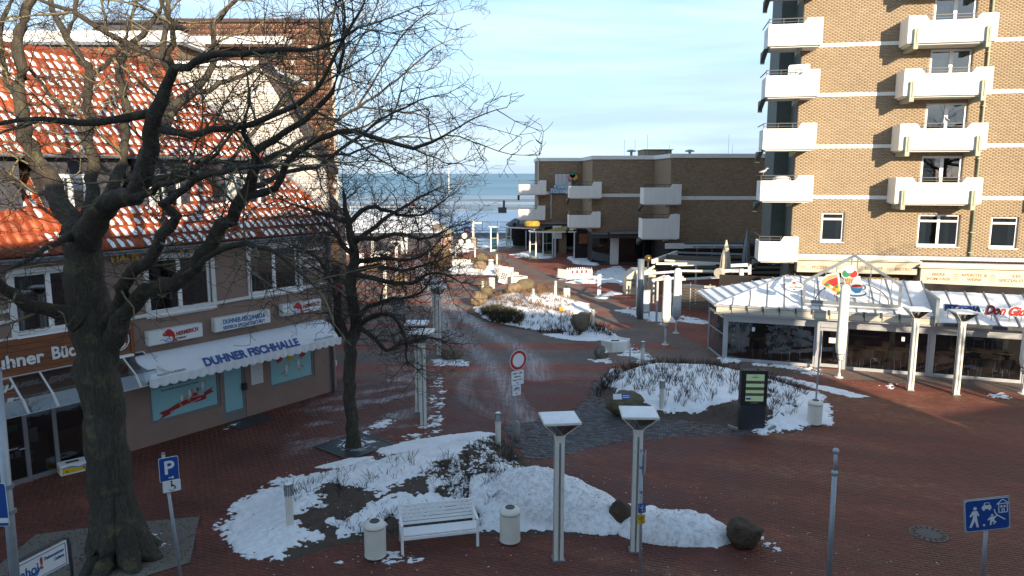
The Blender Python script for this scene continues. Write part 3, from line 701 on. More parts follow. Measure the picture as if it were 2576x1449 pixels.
# scattered leftovers on the paving
for i, (lab, poly, th, thr, fr_, ce) in enumerate([
    ('snow ring inside the tree grate', [(838,1118),(880,1100),(950,1108),(948,1128),(900,1138),(850,1134)], .03, .18, 4, .03),
    ('ragged snow patch left of the paired lamps', [(1070,1000),(1110,900),(1130,990),(1120,1090),(1060,1110),(950,1130),(1040,1080)], .015, .92, 3, .035),
    ('snow trail behind the small tree', [(900,1090),(940,1060),(1000,1035),(1020,1045),(970,1075),(920,1095)], .015, .72, 3, .03),
    ('snow under the boulder by the lamps', [(1085,905),(1130,900),(1190,915),(1170,922),(1100,918)], .05, .3, 2, .05),
    ('snow in front of the plaque boulder', [(1482,905),(1530,902),(1545,910),(1500,914)], .04, .3, 2.5, .05),
    ('snow beside the hexagonal planter', [(1525,885),(1590,868),(1640,900),(1650,925),(1590,905),(1560,895)], .05, .5, 2, .06),
    ('snow in front of the fenced terrace', [(1550,782),(1600,772),(1690,790),(1720,805),(1660,818),(1610,800)], .06, .42, 1.4, .08),
    ('snow strip by the corner of the glass front', [(1700,790),(1775,808),(1775,818),(1720,812)], .05, .3, 1.5, .08),
    ('snow lump at the corner post of the glass front', [(1812,903),(1840,898),(1862,905),(1850,912),(1820,912)], .12, .15, 2, .05),
    ('snow line along the foot of the glass front', [(1885,910),(1930,916),(2070,928),(2075,933),(1990,929),(1900,918)], .05, .5, 2.2, .05),
    ('snow smear by the taxi sign', [(2000,935),(2050,930),(2075,942),(2040,948)], .02, .5, 2.5, .05),
    ('snow smear between the lamps at right', [(2210,968),(2240,962),(2265,970),(2240,978)], .02, .5, 3, .04),
    ('snow smear right of the white parasol', [(2480,990),(2530,985),(2545,1000),(2500,1002)], .02, .5, 3, .04),
    ('snow below the bench legs', [(955,1385),(1010,1380),(1050,1408),(985,1418)], .02, .5, 3.5, .03),
    ('snow left in the tree pit', [(362,1345),(410,1330),(412,1380),(385,1372)], .03, .4, 3.5, .03),
    ('small snow scrap beside the dark boulder', [(1915,1352),(1935,1362),(1955,1384),(1925,1372)], .03, .35, 4, .03),
    ('snow crumbs left of the front bin', [(820,1420),(850,1408),(905,1400),(860,1424)], .015, .6, 4, .03),
    ('dirty snow heap by the glass shelter', [(1430,650),(1475,642),(1520,655),(1500,668),(1450,664)], .18, .25, .9, .12),
    ('snow under the glass shelters', [(1280,640),(1340,628),(1400,648),(1370,652),(1300,648)], .06, .55, .9, .14),
    ('snow around the red and white barrier', [(1395,695),(1420,690),(1500,692),(1540,690),(1580,705),(1500,714),(1430,716)], .08, .48, 1.0, .12),
    ('snow beside the terrace fence', [(1490,680),(1560,668),(1600,690),(1570,720),(1500,700)], .07, .5, .9, .12),
    ('snow at the information board legs', [(1490,748),(1540,732),(1570,740),(1520,752)], .05, .5, 1.2, .1),
    ('snow on the door mat', [(565,1072),(600,1062),(610,1068),(575,1078)], .02, .35, 4, .03),
    ('snow patch by the barrels', [(1110,640),(1150,612),(1240,606),(1240,622),(1180,640)], .08, .8, .6, .2),
    ('snow in the shelter yard', [(1195,600),(1290,600),(1300,618),(1210,625)], .08, .7, .6, .2)]):
    snow(lab, poly, th, .22 if ce < .06 else .5, 1.25, thr + .22, fr_, ce, 30 + i, ani=(.8, 1.5))

# --- dead stems and ground cover in the beds
def stems(poly, n, h, spread, matl, label, seed, per=7, r0=.006):
    r = np.random.RandomState(seed); poly = np.array([ghz(u, v)[:2] for u, v in poly]); mb = MB(); lo, hi = poly.min(0), poly.max(0); k = 0
    while k < n:
        c = lo + r.rand(2) * (hi - lo)
        if sdist(c[None], poly)[0] < .03: continue
        k += 1; z = height(c[None])[0] + pileh(c[None])[0]
        for j in range(r.randint(per // 2, per + 1)):
            a = r.rand() * 2 * pi; L_ = h * (.5 + r.rand() * .8); l = spread * L_ * (.3 + r.rand())
            p0 = (c[0] + .05 * cos(a), c[1] + .05 * sin(a), z - .02); p1 = (c[0] + l * .55 * cos(a), c[1] + l * .55 * sin(a), z + L_ * .55)
            a2 = a + (r.rand() - .5) * .9
            p2 = (p1[0] + l * .4 * cos(a2), p1[1] + l * .4 * sin(a2), z + L_)
            mb.tube([p0, p1, p2], [r0 * 1.3, r0, r0 * .5], 3, cap=False)
            if r.rand() < .6:
                a3 = a + (r.rand() - .5) * 2.4
                mb.tube([p1, (p1[0] + l * .35 * cos(a3), p1[1] + l * .35 * sin(a3), p1[2] + L_ * .35)], [r0 * .8, r0 * .4], 3, cap=False)
    return tag(mb.build('dead_stems', matl, kind='stuff', fixn=False), label, 'shrub stems')
stems([(1530,955),(1550,932),(1640,922),(1800,925),(1865,940),(1862,1000),(1745,1035),(1650,1025),(1560,985)], 190, .34, .75, M['stem'], 'cut dark stems poking through snow in the middle bed', 1, 9)
stems([(1530,950),(1560,925),(1700,914),(1860,928),(1860,936),(1700,922),(1560,936)], 110, .30, .6, M['stem'], 'row of dark stems along the rear edge of the middle bed', 2, 8)
stems([(1930,945),(2040,985),(2010,1060),(1940,1062)], 90, .26, 1.1, M['stem'], 'tangled brown stems right of the display pillar', 3, 9)
stems([(1060,1190),(1150,1130),(1250,1105),(1310,1140),(1320,1200),(1240,1290),(1120,1290)], 130, .20, 1.2, M['stem'], 'matted stems in the bare middle of the front bed', 4, 8, .005)
stems([(700,1230),(860,1190),(1050,1150),(1050,1190),(900,1240),(820,1290),(760,1320)], 50, .22, 1.0, M['stem'], 'sparse stems in the left part of the front bed', 5, 6, .005)
stems([(840,1310),(960,1270),(1140,1260),(1230,1310),(1210,1340),(1000,1345),(860,1360)], 60, .18, 1.1, M['stem'], 'dead stems just behind the bench', 6, 7, .005)
stems([(1200,770),(1270,742),(1340,736),(1430,745),(1460,765),(1410,785),(1470,815),(1430,832),(1300,822),(1225,805)], 420, .29, .9, M['stem_tan'], 'sunlit tan shrub stems in the middle of the square', 7, 9, .009)
stems([(1260,745),(1300,732),(1370,732),(1420,742),(1380,746),(1300,744)], 110, .4, .7, M['stem_tan'], 'tan stems behind the sunlit bed', 8, 9, .009)
stems([(1330,835),(1400,815),(1530,828),(1540,850),(1440,850)], 90, .34, .8, M['stem'], 'dark shrub stems at the shaded corner of the back bed', 9, 9, .009)
stems([(1205,785),(1240,775),(1330,800),(1310,818),(1240,812)], 230, .24, 1.3, M['leaf_dark'], 'dark evergreen ground cover at the bed front', 10, 14, .012)
stems([(1070,665),(1120,655),(1250,652),(1260,668),(1140,670),(1100,682)], 260, .42, .9, M['stem_tan'], 'tan shrub stems in the far bed', 11, 9, .014)
stems([(1520,945),(1560,930),(1540,990),(1490,1000)], 60, .25, .9, M['stem'], 'low stems on the left tip of the middle bed', 12, 8, .006)

# --- grit, bark chips and dead leaves lying about
def litter(poly, n, size, cols, label, seed, onpile=False):
    r = np.random.RandomState(seed); poly = gp(poly); lo, hi = poly.min(0), poly.max(0); C = lo + r.rand(n * 3, 2) * (hi - lo); C = C[sdist(C, poly) > 0][:n]; m = len(C)
    z = height(C) + (pileh(C) * 1.12 + .05 if onpile else 0) + .012; s_ = size * (.35 + r.rand(m) ** 2 * 1.3); a = r.rand(m) * 6.28
    base = np.array([(-1,-.5,0),(1,-.6,.1),(.8,.6,0),(-.7,.5,.15),(0,0,.5)])
    V = np.stack([np.c_[C[:,0] + s_*(b[0]*np.cos(a)-b[1]*np.sin(a)), C[:,1] + s_*(b[0]*np.sin(a)+b[1]*np.cos(a)), z + s_*b[2]] for b in base], 1).reshape(-1, 3)
    Fq = (np.arange(m)[:, None, None] * 5 + np.array([(0,1,4),(1,2,4),(2,3,4),(3,0,4)])[None]).reshape(-1, 3)
    return tag(npmesh('litter', V, Fq, cols, kind='stuff'), label, 'litter')
chip = mat('dark_chips', (.055,.038,.026), .95, .5, 9)
litter([(560,1330),(700,1205),(960,1150),(1240,1105),(1310,1150),(1240,1330),(860,1365),(700,1410)], 2600, .018, chip, 'bark chips and grit over the front bed', 1)
litter([(1230,1330),(1260,1180),(1400,1200),(1560,1270),(1820,1345),(1690,1365),(1530,1335)], 1500, .014, chip, 'dirt specks on the ploughed snow heaps', 2, True)
litter([(1500,990),(1560,930),(1860,930),(2090,1030),(1990,1088),(1650,1050)], 1800, .02, chip, 'bark chips in the middle bed', 3)
litter([(-40,1460),(90,1345),(300,1320),(500,1302),(478,1412),(300,1465)], 1600, .016, chip, 'small stones and bark bits in the tree pit', 4)
litter([(600,1449),(700,1200),(1000,1060),(1300,1150),(1900,1240),(2500,1449)], 700, .012, M['snow'], 'tiny crumbs of snow scattered on the paving', 5)
# ================================================================== buildings
M['brick_tan'] = tintmat('tan_bricks', [(0, (.285,.218,.142)), (.35, (.315,.242,.160)), (.75, (.34,.262,.175)), (1, (.37,.288,.195))], .85, .3, 90, .35, .14)
M['mortar'] = mat('dark_mortar', (.235,.178,.115), .95, .2, 4)
M['brick_white'] = tintmat('white_painted_bricks', [(0, (.60,.58,.54)), (1, (.74,.72,.68))], .8, .2, 60, .6, .08)
M['mortar_w'] = mat('grey_mortar', (.30,.285,.26), .95, .2, 4)
M['brick_red'] = tintmat('red_bricks', [(0, (.24,.085,.05)), (1, (.36,.14,.08))], .85, .2, 60, .8, .15)
M['tile_orange'] = tintmat('orange_clay_tiles', [(0, (.19,.040,.015)), (.5, (.29,.058,.018)), (1, (.37,.090,.030))], .55, .2, 40, .7, .35, .4)
M['tile_brown'] = tintmat('brown_hung_tiles', [(0, (.075,.035,.022)), (.6, (.13,.060,.036)), (1, (.19,.095,.06))], .7, .2, 40, 1.2, .3, .4)
M['batten'] = mat('pale_battens', (.40,.36,.31), .9, .3, 5)

def bricks(parent, x0, x1, z0, z1, holes, matl, bw=.24, bh=.071, gap=.012, proud=.012, n_ind=0, seed=1, mask=None, key=None, y=0.0, name='brick'):
    r = np.random.RandomState(seed); out = []
    nrow = int((z1 - z0) / (bh + gap))
    for i in range(nrow):
        za = z0 + i * (bh + gap); zb = za + bh; zm = (za + zb) / 2
        x = x0 - (i % 2) * (bw + gap) / 2 - r.rand() * .0
        iv = [(h[0], h[1]) for h in holes if h[2] < zm < h[3]]
        while x < x1:
            a, b = max(x, x0), min(x + bw, x1)
            x += bw + gap
            segs = [(a, b)]
            for h0, h1 in iv:
                ns = []
                for p, q in segs:
                    if h1 <= p or h0 >= q: ns.append((p, q)); continue
                    if p < h0: ns.append((p, h0))
                    if q > h1: ns.append((h1, q))
                segs = ns
            for p, q in segs:
                if q - p > .03: out.append((p, q, za, zb))
    B = np.array(out)
    if mask is not None: B = B[mask((B[:, 0] + B[:, 1]) / 2, (B[:, 2] + B[:, 3]) / 2)]
    n = len(B); pr = proud * (.6 + .8 * r.rand(n))
    def c(ix, iz, p): return np.c_[B[:, ix], y - p, B[:, iz]]
    z_ = np.zeros(n) - .004
    V = np.stack([c(0,2,z_), c(1,2,z_), c(1,3,z_), c(0,3,z_), c(0,2,pr), c(1,2,pr), c(1,3,pr), c(0,3,pr)], 1).reshape(-1, 3)
    q = np.array([(4,5,6,7),(0,1,5,4),(1,2,6,5),(2,3,7,6),(3,0,4,7)])
    Fq = (np.arange(n)[:, None, None] * 8 + q[None]).reshape(-1, 4)
    C = np.c_[(B[:, 0] + B[:, 1]) / 2, (B[:, 2] + B[:, 3]) / 2]
    split_pieces(C, V, Fq, 5, 8, np.clip(r.normal(.5, .2, n), 0, 1), matl, parent, name, None, n_ind, key(C) if key else C[:, 1], seed)
def wallmesh(name, x0, x1, z0, z1, holes, depth, m, parent, y=0.0):
    """front of a wall with openings and their reveals"""
    mb = MB(); xs_ = sorted({x0, x1, *[min(max(q, x0), x1) for h in holes for q in h[:2]]}); zs_ = sorted({z0, z1, *[min(max(q, z0), z1) for h in holes for q in h[2:4]]})
    for i in range(len(xs_) - 1):
        for j in range(len(zs_) - 1):
            xm = (xs_[i] + xs_[i+1]) / 2; zm = (zs_[j] + zs_[j+1]) / 2
            if any(h[0] < xm < h[1] and h[2] < zm < h[3] for h in holes): continue
            mb.add([(xs_[i], y, zs_[j]), (xs_[i+1], y, zs_[j]), (xs_[i+1], y, zs_[j+1]), (xs_[i], y, zs_[j+1])], [(0,1,2,3)])
    for h in holes:
        a, b, c_, d = h[:4]
        mb.add([(a,y,c_),(b,y,c_),(b,y,d),(a,y,d),(a,y+depth,c_),(b,y+depth,c_),(b,y+depth,d),(a,y+depth,d)], [(0,4,5,1),(1,5,6,2),(2,6,7,3),(3,7,4,0)])
    return mb.build(name, m, parent, fixn=False)
def window(parent, x0, x1, z0, z1, y, mull=(), trans=(), fw=.075, gl=None, name='window', back=None, sill=True, curtain=None, fm=None):
    """frame > panes, curtain, sill"""
    fm = fm or M['frame_white']; mb = MB(); d = .06
    mb.box(x0, x0+fw, y, y+d, z0, z1).box(x1-fw, x1, y, y+d, z0, z1).box(x0+fw, x1-fw, y, y+d, z0, z0+fw*1.3).box(x0+fw, x1-fw, y, y+d, z1-fw, z1)
    xs_ = [x0+fw]; zs_ = [z0+fw*1.3]
    for q in mull: w_ = fw * 1.5; mb.box(q-w_/2, q+w_/2, y-.006, y+d, z0+fw*1.3, z1-fw); xs_ += [q-w_/2, q+w_/2]
    xs_.append(x1-fw)
    for q in trans:
        for i in range(0, len(xs_), 2): mb.box(xs_[i], xs_[i+1], y-.003, y+d, q-fw*.6, q+fw*.6)
        zs_ += [q-fw*.6, q+fw*.6]
    zs_.append(z1-fw)
    o = mb.build(name, fm, parent, bev=.006)
    for i in range(0, len(xs_), 2):
        for j in range(0, len(zs_), 2):
            MB().box(xs_[i], xs_[i+1], y+.028, y+.036, zs_[j], zs_[j+1]).build('pane', gl or M['gl_win'], o)
    MB().add([(x0, y+.5, z0), (x1, y+.5, z0), (x1, y+.5, z1), (x0, y+.5, z1)], [(0,1,2,3)]).build('room_back', M['interior'], o)
    if sill: MB().box(x0-.04, x1+.04, y-.2, y+.0, z0-.05, z0-.008).build('sill', fm, o)
    for (a, b, za, zb) in (curtain or []):
        n = 14; mb = MB(); vs = []
        for i in range(n + 1):
            t = a + (b - a) * i / n; yy = y + .16 + .03 * sin(i * 2.3)
            vs += [(t, yy, za), (t, yy, zb)]
        mb.add(vs, [(2*i, 2*i+2, 2*i+3, 2*i+1) for i in range(n)]).build('curtain', M['curtain'], o, fixn=False)
    return o
def wavetiles(parent, O, ax, up, nr, na, nb, pa, pb, matl, tintf, keep, n_ind, key, seed, amp=.045, name='tile', nseg=6, lip=.02):
    r = np.random.RandomState(seed); O, ax, up, nr = [np.array(q, float) for q in (O, ax, up, nr)]
    A_, B_ = np.meshgrid(np.arange(na), np.arange(nb)); A_ = A_.ravel(); B_ = B_.ravel()
    ca = (A_ + .5) * pa; cb = (B_ + .5) * pb
    C = O + np.outer(ca, ax) + np.outer(cb, up); k = keep(C, ca, cb); C = C[k]; ca = ca[k]; cb = cb[k]; n = len(C)
    t = np.linspace(-.5, .5, nseg + 1); prof = amp * (np.sin((t + .1) * 2 * pi) * .6 + .25 * np.cos(t * 4 * pi))
    rows = []
    jit = (r.rand(n) - .5) * .012; jz = (r.rand(n) - .5) * .008; skew = (r.rand(n) - .5) * .02
    for (db, dz) in ((-.56 * pb, -lip - .012), (-.56 * pb, .018), (.5 * pb, -.022)):
        for tt, pz in zip(t, prof):
            rows.append(C + np.outer(tt * pa * 1.02 + (skew if db > 0 else 0) + 0 * jit, ax) + np.outer(db + jit, up) + np.outer(pz + dz + lip + jz, nr))
    V = np.stack(rows, 1).reshape(-1, 3); m = nseg + 1
    q = [(i, i+1, m+i+1, m+i) for i in range(nseg)] + [(m+i, m+i+1, 2*m+i+1, 2*m+i) for i in range(nseg)]
    Fq = (np.arange(n)[:, None, None] * (3 * m) + np.array(q)[None]).reshape(-1, 4)
    split_pieces(C, V, Fq, len(q), 3 * m, np.clip(tintf(C, r), 0, 1), matl, parent, name, None, n_ind, key(C), seed)
    return C, ca, cb
def text(body, size, m, parent=None, loc=(0,0,0), rot=(pi/2,0,0), ext=.008, name='lettering', align='LEFT', shear=0, sx=1.0, bold=0.0, spacing=1.0, label=None):
    c = bpy.data.curves.new(name, 'FONT'); c.body = body; c.size = size; c.extrude = ext; c.align_x = align; c.shear = shear; c.offset = bold; c.space_character = spacing
    c.materials.append(m); o = bpy.data.objects.new(name, c); COL.objects.link(o); o.location = loc; o.rotation_euler = rot; o.scale = (sx, 1, 1)
    if parent: o.parent = parent
    if label: o['label'] = label
    return o
def fittext(body, x0, x1, z, size, m, parent, y, **k):
    """one line from x0 to x1 on a wall"""
    o = text(body, size, m, parent, (x0, y, z), **k); bpy.context.view_layer.update()
    w_ = max(o.dimensions.x, .01); o.scale = ((x1 - x0) / w_ * o.scale[0], 1, 1); return o
def flat(parent, pts, y, m, name, t=.006): return MB().prism(pts, y - t, y, 0).build(name, m, parent)
def ell(cx, cz, rx, rz, n=20, a0=0, a1=2*pi): return [(cx + rx * cos(a0 + (a1 - a0) * i / (n if a1 - a0 >= 6.2 else n - 1)), cz + rz * sin(a0 + (a1 - a0) * i / (n if a1 - a0 >= 6.2 else n - 1))) for i in range(n)]

# ------------------------------------------------------------------ unseen houses behind the viewer, shading the near square; plaster paled to bounce light
LAT = np.array([LDIR[1], -LDIR[0]])
def shade_frame(lat, along): p = LAT * lat + LDIR * along; return (p[0], p[1], 0)
sa = atan2(LAT[1], LAT[0])
t = thing('gabled_house', 'tall rendered gable house standing unseen behind the viewpoint', 'house', shade_frame(0, -6), sa)
MB().prism([(-16,-.02),(17,-.02),(17,11.9),(2.5,16.2),(-16,11.4)], -12, 0).build('wall', mat('white_bounce_plaster', (.72,.70,.66), .9, .06, 1), t)
MB().prism([(-16.5,11.3),(2.5,16.25),(17.5,11.75),(17.5,12.0),(2.5,16.5),(-16.5,11.55)], -12.4, .3).build('roof', M['slate_clad'], t)
for i in range(5):
    for j in range(3):
        f = MB().box(-13+i*6, -11.4+i*6, .005, .06, 1.4+j*3, 3.2+j*3).build('window', M['frame_white'], t); MB().box(-12.9+i*6, -11.5+i*6, .062, .07, 1.5+j*3, 3.1+j*3).build('pane', M['gl_win'], f)
t = thing('flat_house', 'unseen flat roofed house beside the gable house behind the viewpoint', 'house', shade_frame(0, -6), sa)
MB().box(16.9, 21.6, -11, -.1, -.02, 11.3).build('wall', mat('cream_bounce_plaster', (.66,.62,.54), .9, .06, 1), t); MB().box(17.1, 21.7, -11.1, 0, 11.3, 11.6).build('roof', M['gutter'], t)
t = thing('low_house', 'unseen low flat roofed shop at the end of the row behind the viewpoint', 'house', shade_frame(0, -6), sa)
MB().box(21.61, 36, -10, -.2, -.02, 6.6).build('wall', mat('pale_bounce_plaster', (.68,.66,.62), .9, .06, 1), t); MB().box(21.75, 36.1, -10.1, -.1, 6.6, 6.95).build('roof', M['gutter'], t)

# ------------------------------------------------------------------ the shop house at left
LF = Frame((-13.26, 18.37), (-6.8, 27.13))
house = thing('shop_house', 'taupe rendered house with orange tiled roof and two shops at street level', 'house', LF.w(0, 0), LF.ang)
TSL = 1.14; EK, EZ = -.35, 6.08; RK = 4.85; RZ = EZ + TSL * (RK - EK)
wins = [(-4.6,-2.7,3.95,5.7), (-1.9,-.3,3.95,5.7), (.55,2.3,3.98,5.62), (4.08,6.12,4.0,5.68), (7.56,9.52,4.12,5.72)]
holes = wins + [(-6,3.0,0,2.12), (3.84,6.2,.62,1.95), (6.28,7.13,.03,1.95), (8.09,10.03,.76,1.98)]
wallmesh('wall', -7, 11.0, -.02, 6.3, holes, .22, M['render_brown'], house)
MB().add([(11.0,0,-.02),(11.0,6,-.02),(11.0,6,6.3),(11.0,0,6.3)], [(0,1,2,3)]).build('side_wall', M['render_brown'], house, fixn=False)
MB().box(-7, 11, 5.5, 5.7, 0, 6.2).build('rear_wall', M['render_brown'], house)
MB().prism([(-7,3.72),(11.0,4.12),(11.0,4.22),(-7,3.82)], -.06, -.003).build('string_course', M['trim_white'], house, bev=.01)
for a, b, c_, d in wins:
    w_ = window(house, a, b, c_, d, .08, mull=((a + b) / 2,), fw=.085, curtain=[(a + .1, a + .55, c_ + .15, d - .1), (b - .45, b - .1, c_ + .15, d - .1)])
    MB().box(a - .13, a, -.05, .1, c_ - .1, d + .1).box(b, b + .13, -.05, .1, c_ - .1, d + .1).box(a, b, -.05, .1, d, d + .12).box(a, b, -.06, .1, c_ - .12, c_).build('surround', M['trim_white'], w_, bev=.008)
for z in (4.85, 5.15, 5.45): MB().box(9.68, 10.6, -.05, -.002, z, z + .1).build('white_bar', M['trim_white'], house)
for z in (4.35, 4.65): MB().box(-.2, .42, -.05, -.002, z, z + .1).build('white_bar', M['trim_white'], house)
MB().tube([(10.82,-.08,0),(10.82,-.08,5.85),(10.75,-.35,6.05)], .05, 10).build('downpipe', M['gutter'], house, smooth=True)
mb = MB()
for i in range(9):
    a = pi + pi * i / 8
gp_ = [(EK - .10 + .085 * cos(pi + pi * i / 8), EZ - .04 + .085 * sin(pi + pi * i / 8)) for i in range(9)]
gp2 = [(EK - .10 + .072 * cos(2*pi - pi * i / 8), EZ - .04 + .072 * sin(2*pi - pi * i / 8)) for i in range(9)]
MB().prism([(y, z) for y, z in gp_ + gp2], -7.2, 11.05, 0, 'yz').build('gutter', M['gutter'], house, smooth=False)
MB().box(-7.2, 11.02, EK, .02, EZ - .16, EZ - .06).build('soffit', M['trim_white'], house)
# golden letters under the eaves
fittext('HAUS', 3.05, 3.84, 5.70, .26, M['gold'], house, -.03, ext=.02, bold=.008)
fittext('AM', 4.18, 4.56, 5.73, .26, M['gold'], house, -.03, ext=.02, bold=.008)
fittext('DORF', 4.96, 5.78, 5.75, .26, M['gold'], house, -.03, ext=.02, bold=.008)
# roof
roof = MB().add([(-7.3, EK, EZ), (11.1, EK, EZ), (11.1, RK, RZ), (-7.3, RK, RZ), (-7.3, 10, EZ), (11.1, 10, EZ)], [(0,1,2,3), (3,2,5,4)]).build('roof', M['batten'], house, fixn=False)
sl = atan2(TSL, 1); up = np.array([0, cos(sl), sin(sl)]); nr = np.array([0, -sin(sl), cos(sl)])
dorm = [(-1.6, 1.2), (1.75, 3.9), (4.25, 5.95), (7.0, 8.75)]
DZ = 8.62
def keep(C, ca, cb):
    Wx = LF.A[0] + LF.d[0] * C[:, 0] + LF.nin[0] * C[:, 1]; Wy = LF.A[1] + LF.d[1] * C[:, 0] + LF.nin[1] * C[:, 1]
    k = (Wy < 27.42) | (C[:, 0] > 10.95) & False
    for a, b in dorm: k &= ~((C[:, 0] > a - .05) & (C[:, 0] < b + .05) & (C[:, 1] > .55) & (C[:, 2] < DZ + .05))
    return k
C, ca, cb = wavetiles(roof, np.array([-7.3, EK, EZ]) + nr * .03, (1,0,0), up, nr, 74, 20, .25, .395, M['tile_orange'], lambda C, r: r.normal(.5, .22, len(C)) + .25 * (fbm(C[:, 0], C[:, 2], .4, 3) - .5), keep, 300, lambda C: np.where(C[:, 0] > -1.5, -C[:, 0] * .0 + np.abs(C[:, 0] - 4), 99), 11)
# snow left lying in the trough of each tile
r = np.random.RandomState(5); V = []; Fq = []
for p in C:
    f = fbm(np.array([p[0] * .8]), np.array([p[2] * 1.3]), .8, 3)[0]
    q = 1.0 if p[0] > 3.2 else .8
    if p[2] < 7.3 and p[0] < 2.9: q = .16
    if p[2] > 11.3: q = .8
    if r.rand() > q + (f - .5) * .7 - .06: continue
    w_ = .125 + r.rand() * .04; l0 = -.19; l1 = -.19 + .395 * (.66 + .24 * r.rand()); off = -.03 + (r.rand() - .5) * .012; sk = -.085
    b = len(V)
    for (l, dz, ww) in ((l0, .055, 1), ((l0 + l1) / 2, .052, 1), (l1, .02, .55)):
        for t_ in (-.5, 0, .5):
            sh = sk * (l - l0) / .395
            V.append(p + np.array([off + sh + t_ * w_ * ww, 0, 0]) + up * l + nr * (dz - (.016 if t_ else 0) + .006))
    for i in range(2):
        for j in range(2): Fq.append((b + i*3 + j, b + i*3 + j + 1, b + i*3 + j + 4, b + i*3 + j + 3))
npmesh('snow', V, Fq, M['snow'], roof, smooth=True, kind='stuff')
MB().tube([(x, RK, RZ + .06 + .015 * sin(x * 17)) for x in np.arange(-7.3, 7.6, .11)], .13, 8).build('ridge', M['tile_orange'], roof)
# dormers with dark slate cheeks
for i, (a, b) in enumerate(dorm):
    yb = EK + (DZ - EZ) / TSL + .1
    d = MB().box(a, b, .62, yb + .6, 6.6, DZ).build('dormer', M['slate_clad'], house)
    MB().box(a - .3, b + .35, .38, yb + .3, DZ + .003, DZ + .1).build('dormer_roof', M['gutter'], d)
    MB().prism([(.30 + .07 * cos(pi + pi * k / 6), DZ + .07 + .07 * sin(pi + pi * k / 6)) for k in range(7)], a - .35, b + .4, 0, 'yz').build('dormer_gutter', M['gutter'], d)
    wa, wb = [( -.9, .5), (1.98, 2.85), (4.62, 5.6), (7.22, 8.5)][i]
    wf = MB().box(wa, wa+.1, .55, .617, 7.05, 8.18).box(wb-.1, wb, .55, .617, 7.05, 8.18).box(wa+.1, wb-.1, .55, .617, 8.08, 8.18).box(wa+.1, wb-.1, .55, .617, 7.05, 7.18).box((wa+wb)/2-.06, (wa+wb)/2+.06, .545, .617, 7.18, 8.08).box(wa-.05, wb+.05, .45, .547, 6.98, 7.045).build('dormer_window', M['frame_white'], d)
    MB().box(wa+.1, wb-.1, .60, .616, 7.18, 8.08).build('pane', M['gl_win'], d)
    MB().box(wa+.1, wa + .1 + (wb-wa)*.22, .585, .598, 7.2, 8.06).build('curtain', M['curtain'], d)
    MB().box(a - .12, b + .12, .45, .618, 6.62, 6.95).build('apron', M['slate_clad'], d)
# zinc flashing where the tiles meet the white gable wall
def roofpt(x):   # local point of the roof plane on the wall plane Y=27.45
    y = (27.45 - LF.A[1] - LF.d[1] * x) / LF.nin[1]; return (x, y, EZ + TSL * (y - EK) + .10)
MB().bar(roofpt(10.98), roofpt(7.35), .16, .07, up=(0, -.5, .8)).build('flashing', M['alu'], house)
# anchors: board sign of the left shop
bs = thing('shop_sign', 'orange brown plank sign with white raised lettering and an anchor', 'shop sign', LF.w(0, -.02), LF.ang)
for i in range(6): MB().box(-4.5 + (i % 2) * .01, 3.38, -.06 - .006 * (i % 3), 0, 2.95 + i * .165, 2.95 + i * .165 + .157).build('plank', M['wood_sign'], bs, bev=.006)
MB().box(3.39, 3.5, -.09, 0, 2.93, 3.95).build('end_post', M['wood_sign'], bs)
fittext('Duhner', -.42, 1.06, 3.22, .47, M['sign_white'], bs, -.085, ext=.02, bold=.012)
fittext('Büchereck', 1.26, 3.0, 3.24, .47, M['sign_white'], bs, -.085, ext=.02, bold=.012)
an = MB().tube([(3.08,-.1,3.2),(3.08,-.1,3.68)], .022, 6).tube([(2.93,-.1,3.32),(2.97,-.1,3.24),(3.08,-.1,3.19),(3.19,-.1,3.24),(3.23,-.1,3.32)], .022, 6).tube([(2.99,-.1,3.58),(3.17,-.1,3.58)], .018, 6)
an.tube([(3.08 + .045*cos(k*pi/5), -.1, 3.72 + .045*sin(k*pi/5)) for k in range(11)], .012, 5)
an.build('anchor', M['sign_white'], bs); MB().tube([(3.08 + .26*cos(k*pi/14), -.09, 3.44 + .30*sin(k*pi/14)) for k in range(29)], .014, 6).build('rope_ring', M['sign_white'], bs)
# glass canopy over the left shop
cp = thing('glass_canopy', 'glass canopy on white ribs over the left shop door', 'canopy', LF.w(0, -.07), LF.ang)
CX = [-3.4, -1.9, -.42, .98, 3.1]
for x in [-3.4, -1.9, -.42, .20, .90, 3.06]: MB().bar((x+.05, 0, 2.93), (x-.05, -.95, 2.55), .05, .06).bar((x-.05, -.95, 2.58), (x+.02, -1.06, 2.20), .05, .05).build('rib', M['trim_white'], cp)
for a, b in ((-3.4,-1.9),(-1.9,-.42),(-.42,.20),(.20,.90),(.90,3.06),(3.06,3.7)):
    MB().add([(a+.06,0,2.955),(b+.02,0,2.955),(b-.08,-.95,2.575),(a-.02,-.95,2.575)], [(0,1,2,3)]).build('pane', M['gl_roof'], cp)
    MB().add([(a-.02,-.96,2.57),(b-.08,-.96,2.57),(b-.02,-1.07,2.2),(a+.04,-1.07,2.2)], [(0,1,2,3)]).build('pane', M['gl_roof'], cp)
MB().bar((3.75,0,2.93),(3.72,-.95,2.6),.04,.05).bar((3.72,-.95,2.6),(4.1,-1.05,2.36),.04,.04).bar((3.72,-.95,2.6),(3.78,-1.0,2.3),.04,.06).bar((3.78,-1.0,2.3),(4.1,-1.05,2.36),.04,.05).build('end_bracket', M['trim_white'], cp)
MB().bar((-3.4,-1.07,2.19),(3.7,-1.07,2.21),.02,.025).bar((-3.4,0,2.965),(3.75,0,2.965),.03,.03).build('edge_strip', M['alu'], cp)
snow_c = MB().box(2.1, 3.4, -.16, -.02, 2.92, 2.975).build('snow', M['snow'], cp)
